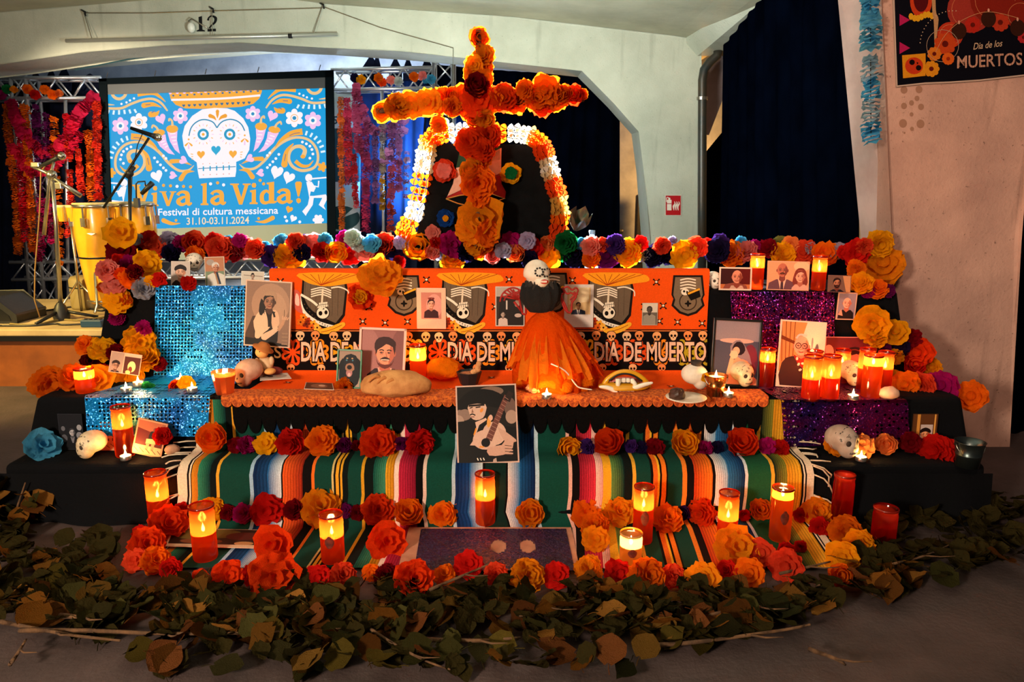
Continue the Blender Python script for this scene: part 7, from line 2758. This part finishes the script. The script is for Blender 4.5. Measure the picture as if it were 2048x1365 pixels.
for nm, lab, px, bot, w, h, z, m in (('pebble', 'small tan pebble on the lowest step left of the blanket', 339, 916, 30, 22, Z1 + 0.002, mat('tan_stone', '#b88a6a', '#8a6248', 20, 0.8, bump=0.3)),
                                     ('pale_stone', 'pale rounded stone at the foot of the right candle cluster', 1787, 805, 40, 26, Z2 + 0.004, mat('pale_stone', '#e8b894', '#d09a78', 12, 0.7, bump=0.2)),
                                     ('paper_scrap', 'crumpled pale paper scrap in front of the doll skirt', 1070, 790, 34, 18, Z2 + 0.012, mat('scrap_paper', '#f0b070', None, rough=0.8))):
    c, r = ground_under(px, bot, z, w / 2)
    s = scl(px, bot, c.y)
    mb = MB()
    mb.ball((0, 0, h * s * 0.5), (w * s / 2, w * s * 0.38, h * s * 0.52), 20, 12, None, lambda d: 1 + (0.12 if nm != 'paper_scrap' else 0.5) * noise.noise(d * 2.4 + Vector((px, 0, 0))))
    mb.build(nm, m, None, nm != 'paper_scrap', label=lab, cat='stone' if nm != 'paper_scrap' else 'paper', loc=c)

# ------------------------------------------------------------------ seated clay doll
YD = 2.90
b_ = onY(532, 748, YD)
cd = thing('clay_doll', 'small clay doll in a brown hat seated beneath the sepia photo', 'doll', (b_.x, YD, Z2 + 0.006))
Ld = lambda px, py, dy=0.0: onY(px, py, YD + dy) - cd.location
SK, CR_, BRN = mat('clay_skin', '#f0b060', None, rough=0.7), mat('cream_clay', '#e8c8a0', '#d0a878', 20, 0.7), mat('brown_hat_clay', '#b86a2c', None, rough=0.7)
sD = scl(532, 720, YD)
for nm, m, p, r in (('body', CR_, (530, 728, 0), (17, 13, 15)), ('head', SK, (524, 705, -.01), (13, 12, 12)), ('leg', SK, (516, 742, -.03), (11, 14, 6)), ('leg', SK, (540, 743, -.03), (11, 14, 6)), ('arm', CR_, (514, 726, -.02), (5, 6, 10)), ('arm', CR_, (543, 722, -.02), (5, 6, 9))):
    mb = MB()
    mb.ball(Ld(*p), tuple(q * sD for q in r), 18, 12)
    mb.build(nm, m, cd, True)
mb = MB()
q_ = Ld(527, 696, -.01)
mb.lathe([(0.001, 0.024), (0.020, 0.018), (0.027, 0.004), (0.042, -0.002), (0.041, -0.005), (0.02, 0.0)], 20)
mb.v = [Matrix.Rotation(0.45, 3, 'Y') @ v + q_ for v in mb.v]
mb.build('hat', BRN, cd, True)
for x in (519, 527):
    mb = MB()
    mb.ball(Ld(x, 704, -.034), 0.0022, 8, 6)
    mb.build('eye', M['ink'], cd, True)
mb = MB()
mb.ball(Ld(541, 742, 0.012), (0.05, 0.03, 0.018), 16, 8)
mb.build('red_seat', mat('dark_red_clay', '#7a2420', None, rough=0.8), cd, True)

# ------------------------------------------------------------------ skirted skeleton doll
YO = 2.82
b_ = onY(1110, 786, YO)
do = thing('skeleton_doll', 'skeleton doll with a painted face, black bodice and flaring orange paper skirt', 'doll', (b_.x, YO, Z2 + 0.012))
Lo = lambda px, py, dy=0.0: onY(px, py, YO + dy) - do.location
sO = scl(1110, 700, YO)
ORP = '#f85a0c'


def ruffle(cx, py, r, n, amp, ph, dep=0.8, sag=0.0):
    c = Lo(cx, py)
    out = []
    for k in range(64):
        t = 2 * PI * k / 64
        q = r * sO * (1 + amp * math.sin(n * t + ph) + amp * 0.5 * math.sin((2 * n + 1) * t + ph * 2))
        out.append(c + Vector((q * math.cos(t), q * dep * math.sin(t), sag * sO * math.sin(n * t * 0.5 + ph))))
    return out


mb = MB()
mb.quadgrid([ruffle(1092 + 20 * i / 9, 618 + (770 - 618) * i / 9, [8, 30, 45, 56, 65, 72, 77, 80, 80, 76][i], 13, 0.015 + 0.008 * i, 0.3 * i, 0.82, 1.5 * i * 0.5) for i in range(10)], None, True)
o = mb.build('skirt', M['tissue'], do, True, color=hexc(ORP))
for k in range(13):
    an = PI + PI * (k + 0.5) / 13
    rows = []
    wd = RND.uniform(0.10, 0.16)
    l0, l1 = RND.uniform(0.02, 0.2), RND.uniform(0.6, 0.95)
    for i in range(7):
        f = l0 + (l1 - l0) * i / 6
        py = 620 + 150 * f
        rr = (10 + 74 * math.sin(min(f, 0.98) * PI / 2 * 1.05)) * 1.03 * sO
        c = Lo(1092 + 20 * f, py)
        row = []
        for j in range(5):
            t = an + (j - 2) / 2 * wd * (1 if i < 6 else 0.7)
            q = rr * (1.05 + 0.07 * math.cos(j * PI / 2) + 0.05 * (i == 6))
            row.append(c + Vector((q * math.cos(t), q * 0.84 * math.sin(t), 0.004 * math.sin(j * 2 + i))))
        rows.append(row)
    mb = MB()
    mb.quadgrid(rows)
    mb.build('skirt_ruffle', M['tissue'], do, True, color=hexc(RND.choice(('#f86a10', '#f4500a', '#fb8a20'))))
for i, (r, py, c) in enumerate(((80, 752, '#f57a10'), (74, 764, '#f06a10'), (66, 774, '#e84a08'))):
    mb = MB()
    mb.quadgrid([ruffle(1111, py - 10, r * 0.92, 9, 0.05, i), ruffle(1111, py, r * 1.03, 9, 0.07, i + .5, 0.85, 3), ruffle(1111, py + 10, r * 1.0, 9, 0.10, i + 1, 0.85, 4)], None, True)
    mb.build('hem_ruffle', M['tissue'], do, True, color=hexc(c))
mb = MB()
mb.tube([Lo(x, y, -0.135) for x, y in smooth([(1102, 728), (1130, 742), (1150, 768), (1160, 776), (1184, 780)], 4)], 0.0028, 6)
mb.build('wire_edge', M['plaster'], do, True)
mb = MB()
mb.lathe([(0.02, 0), (0.03, 0.035), (0.034, 0.05)], 20, Lo(1092, 625))
mb.build('torso', M['plaster'], do, True)
mb = MB()
rows = []
for i, (py, r) in enumerate(((624, 22), (613, 30), (601, 36), (588, 38), (577, 36), (569, 32))):
    rows.append(ruffle(1081, py, r, 11, 0.02 + 0.02 * i, i * 0.4, 0.6, 0.8 * i))
mb.quadgrid(rows, None, True)
mb.build('bodice', mat('black_crepe', '#040304', '#0a0809', 60, 0.95, bump=0.5), do, True)
for k in range(9):
    mb = MB()
    t = PI + PI * k / 8
    c = Lo(1081, 572) + Vector((0.055 * math.cos(t), 0.035 * math.sin(t), 0))
    mb.prism([c + Vector((-0.012, -0.002, -0.01)), c + Vector((0.012, -0.002, -0.01)), c + Vector((0.004, -0.006, 0.022)), c + Vector((-0.004, -0.006, 0.02))], (0, 0.002, 0))
    mb.build('collar_frill', M['ink'], do)
hc = Lo(1073, 548)
mb = MB()
mb.ball(hc, (0.050, 0.050, 0.054), 28, 18, None, lambda d: 1 - (0.14 if d.z < -0.3 and d.x < 0 else 0))
mb.ball(hc + Vector((0.018, -0.018, -0.024)), (0.032, 0.032, 0.028), 18, 10)
mb.build('head', M['plaster'], do, True)
mb = MB()
for cx, cz in ((0.008, 0.012), (0.036, 0.008)):
    for k in range(9):
        t = 2 * PI * k / 9
        dv = Vector((cx + 0.0145 * math.cos(t), 0, cz + 0.0145 * math.sin(t)))
        yy = -math.sqrt(max(0.0506 ** 2 - dv.x ** 2 - dv.z ** 2, 0))
        mb.ball(hc + Vector((dv.x, yy, dv.z)), 0.0042, 8, 5)
mb.build('eye_petals', M['ink'], do, True)
mb = MB()
p = hc + Vector((0.026, -0.046, -0.024))
mb.ball(p, (0.017, 0.006, 0.009), 14, 8)
mb.build('red_lips', mat('red_paint', '#c01c14', None, rough=0.5), do, True)
mb = MB()
for k in range(4):
    mb.box(p + Vector((-0.010 + 0.006 * k, -0.005, 0.001)), (0.005, 0.004, 0.007))
mb.build('teeth', WT, do)
RL = mat('red_lace', '#b01c10', '#8c140c', 60, 0.7)


def wires(name, lines, r=0.0036):
    mb = MB()
    for pts in lines:
        mb.tube([Lo(x, y, 0.03) for x, y in (smooth(pts, 4) if len(pts) > 2 else pts)], r, 6)
    mb.build(name, RL, do, True)


fan = [[(1038, 600), (1002 + 6 * i, 604 - 26 * math.sin(0.45 + i * 0.36))] for i in range(7)]
wires('lace_fan', fan + [[(1000, 604), (1004, 590), (1014, 580), (1026, 576), (1038, 580), (1042, 590)], [(1008, 602), (1014, 592), (1026, 588), (1036, 592)]])
wires('lace_arm', [[(1038, 598), (1044, 622), (1046, 628), (1052, 626), (1050, 600), (1046, 578), (1058, 574)], [(1028, 604), (1044, 624)], [(1044, 580), (1036, 584), (1042, 592)]], 0.0045)
wires('lace_arm', [[(1114, 576), (1122, 590), (1124, 604), (1132, 622), (1142, 624), (1144, 606), (1152, 594), (1148, 584)], [(1116, 582), (1130, 610), (1136, 626)], [(1124, 576), (1128, 586), (1120, 590)]], 0.0045)
wires('lace_mask', [[(1128, 576), (1136, 574), (1144, 580), (1152, 576), (1156, 582), (1150, 590), (1142, 586), (1134, 588), (1128, 580), (1128, 576)], [(1140, 600), (1148, 592), (1156, 588)], [(1142, 604), (1150, 596)]], 0.0036)

# water bottle and crumpled foil behind the garland
bt = thing('water_bottle', 'clear plastic water bottle standing behind the garland', 'bottle', (onY(1184, 480, 3.52).x, 3.52, 0.0))
z0 = onY(1184, 552, 3.52).z
mb = MB()
mb.lathe([(0.001, z0), (0.032, z0), (0.033, z0 + 0.10), (0.030, z0 + 0.15), (0.012, z0 + 0.19), (0.012, z0 + 0.2)], 18)
mb.build('plastic', jar_mat('clear_plastic', (0.75, 0.85, 0.95, 1), 0.85, 0.15), bt, True)
mb = MB()
mb.lathe([(0.014, z0 + 0.195), (0.014, z0 + 0.212), (0.001, z0 + 0.213)], 14)
mb.build('cap', mat('blue_cap', '#7ab0d8', None, rough=0.4), bt, True)
mb = MB()
mb.tube([Vector((0, 0, 0.0)), Vector((0, 0, z0))], [0.06, 0.04], 10)
mb.build('stand_block', M['black_plastic'], bt)
cf = MB()
cc = onY(1152, 455, 3.46)
petal_layer(cf, 0.05, 0.09, -0.02, 0.03, 77, 20, 4, 5)
cf.v = [v + Vector((0, 0, 0)) for v in cf.v]
o = cf.build('crumpled_foil', mat('brown_foil', '#7a5a4a', '#3a5a4a', 30, 0.3, metal=0.5), garland, True)
o.location = cc
o.rotation_euler = (0.6, 0.3, 0)

# ================================================================== LEAVES AND TWIGS ON THE FLOOR
M['leaf'] = tissue_mat('dry_leaf', 0.2)


def leaf_mesh(v):
    rg = random.Random(100 + v)
    mb = MB()
    n = 8
    out = []
    for i in range(n + 1):
        t = i / n
        w = (0.52 * math.sin(PI * min(t * 0.86 + 0.12, 1)) ** 0.8 if v % 2 else 0.46 * math.sin(PI * t ** 0.7)) * (1 + rg.uniform(-.08, .08))
        if i == n:
            w = 0.0
        if i == 0:
            w = 0.10
        zc = 0.22 * (t - 0.4) ** 2 * rg.choice((1, 1, -0.6))
        row = []
        for j in range(5):
            s = (j - 2) / 2
            x = s * w
            back = -0.12 * abs(s) if i == 0 else 0
            row.append(Vector((x, t - 0.4 + back, zc + 0.30 * x * x * (1 + 0.6 * v % 3) + 0.05 * noise.noise(Vector((x * 4, t * 4, v))))))
        out.append(row)
    mb.quadgrid(out)
    mb.tube([Vector((0, -0.4, 0)), Vector((0.03, -0.62, 0.05)), Vector((0.08, -0.8, 0.03))], 0.014, 4, None, False)
    return mb


LM = []
for v in range(6):
    me = leaf_mesh(v).mesh('fallen_leaf', True)
    me.materials.append(M['leaf'])
    LM.append(me)
LC = ['#6a4c20', '#4f421a', '#74481a', '#38351a', '#5c3818', '#2c2c18', '#865a26', '#444020', '#6a3e20', '#302c18']
rg = random.Random(42)


def leaf_ok(x, y):
    lo = 1194 + 10 * math.sin(x * 0.03) if 235 < x < 1690 else (1100 if x <= 235 else 1010 + (1800 - min(x, 1800)) * 0.9)
    if x <= 235:
        lo = 1095 + (235 - x) * 0.05
    hi = 1362
    if x < 320:
        hi = 1262 + max(0, x - 60) * 0.28
    if x > 1250:
        hi = 1352 - (x - 1250) * 0.27
    return lo < y < hi


spots = []
tries = 0
while len(spots) < 900 and tries < 30000:
    tries += 1
    x, y = rg.uniform(-30, 2060), rg.uniform(1000, 1362)
    if not leaf_ok(x, y):
        continue
    # thick in the middle of the drift, thin at its near edge
    if y > 1290 and rg.random() < 0.6:
        continue
    spots.append((x, y))
spots = [(x, y) for x, y in spots]
for k in range(60):                                   # sprigs beside the left end of the altar
    spots.append((rg.uniform(-20, 62), rg.uniform(1010, 1090)))
big, rest = [], []
for x, y in spots:
    p = onZ(x, y, 0.0)
    s = rg.uniform(0.046, 0.086)
    big.append((s / p.y, p, s))
big.sort(key=lambda q: -q[0])
stuff = MB()
for i, (k, p, s) in enumerate(big):
    v = rg.randrange(6)
    R3 = Matrix.Rotation(rg.uniform(0, 6.28), 4, 'Z') @ Matrix.Rotation(rg.uniform(-0.8, 0.8), 4, 'X') @ Matrix.Rotation(rg.uniform(-0.7, 0.7), 4, 'Y')
    MW = Matrix.Translation(p + Vector((0, 0, 0.022 + rg.uniform(0, 0.035)))) @ R3 @ Matrix.Scale(s, 4)
    c = hexc(rg.choice(LC))
    j = rg.uniform(0.3, 1.1)
    if i < 300:
        o = link(LM[v], 'fallen_leaf', None, None, 'dry olive-brown heart-shaped leaf in the leaf drift before the altar', 'leaf', 'fallen leaves before the altar', None, (c[0] * j, c[1] * j, c[2] * j, 1))
        o.matrix_world = MW
    else:
        b = len(stuff.v)
        me = LM[v]
        stuff.v.extend([MW @ q.co for q in me.vertices])
        for f in me.polygons:
            stuff.face([b + q for q in f.vertices])
o = stuff.build('leaf_litter', M['leaf'], None, True, label='small dry leaves filling the drift around the altar', cat='leaves', kind='stuff', color=hexc('#2c2612'))

TW = [([(40, 1262), (180, 1262), (330, 1268), (520, 1266), (700, 1258)], 0.006, 'long pale twig crossing the left half of the leaf drift'),
      ([(0, 1244), (60, 1256), (150, 1272), (240, 1282)], 0.006, 'bent twig at the far left of the leaf drift'),
      ([(120, 1232), (170, 1236)], 0.007, 'short thick broken twig at the left of the leaves'),
      ([(740, 1258), (790, 1290), (850, 1322), (900, 1340)], 0.004, 'thin dark twig bending toward the visitor left of centre'),
      ([(840, 1280), (960, 1282), (1040, 1276)], 0.006, 'thick twig lying left of the centre of the drift'),
      ([(860, 1180), (930, 1150), (1000, 1120)], 0.005, 'twig rising over the front red flowers'),
      ([(1040, 1232), (1100, 1216), (1180, 1196)], 0.004, 'thin twig right of the centre of the drift'),
      ([(1300, 1292), (1400, 1284), (1560, 1262), (1620, 1250)], 0.006, 'long pale twig crossing the right half of the drift'),
      ([(1330, 1250), (1440, 1226), (1560, 1206), (1640, 1170)], 0.005, 'twig slanting up under the right front flowers'),
      ([(1560, 1148), (1620, 1134), (1660, 1124)], 0.005, 'twig beside the yellow flowers at the right front'),
      ([(1620, 1300), (1670, 1318), (1690, 1330)], 0.006, 'dark twig lying alone at the right front edge'),
      ([(1780, 1130), (1850, 1112), (1900, 1090)], 0.004, 'twig in the dark leaves right of the last candle'),
      ([(20, 1330), (40, 1300), (52, 1280)], 0.005, 'twig pointing up at the bottom left corner')]
for pts, r, lab in TW:
    mb = MB()
    q = smooth(pts, 5) if len(pts) > 2 else pts
    P = [onZ(x, y, 0.045 + 0.01 * math.sin(i * 1.7)) for i, (x, y) in enumerate(q)]
    n = len(P)
    mb.tube(P, [r * (1.1 - 0.6 * i / n) for i in range(n)], 6)
    o = mb.build('twig', M['twig'], None, True, label=lab, cat='twig', group='twigs among the leaves')
    m = n // 2
    mb = MB()
    mb.tube([P[m], P[m] + Vector((0.03, -0.03, 0.012)), P[m] + Vector((0.07, -0.04, 0.02))], [r * 0.6, r * 0.45, r * 0.2], 5)
    mb.build('side_shoot', M['twig'], o, True)
# leafy sprig standing against the left end
sp_ = thing('leafy_sprig', 'leafy sprig leaning against the left end of the altar cloth', 'sprig', onZ(20, 1060, 0))
mb = MB()
mb.tube([Vector((0, 0, 0.0)), Vector((0.02, 0.03, 0.08)), Vector((0.05, 0.04, 0.16))], [0.006, 0.004, 0.002], 6)
mb.build('stem', M['twig'], sp_, True)
for k in range(14):
    o = link(LM[k % 6], 'sprig_leaf', None, sp_, color=hexc(rg.choice(LC[:7])))
    o.matrix_local = Matrix.Translation((rg.uniform(-.07, .11), rg.uniform(-.03, .05), rg.uniform(0.03, 0.2))) @ Matrix.Rotation(rg.uniform(0, 6), 4, 'Z') @ Matrix.Rotation(rg.uniform(0.2, 1.4), 4, 'X') @ Matrix.Scale(rg.uniform(.05, .085), 4)
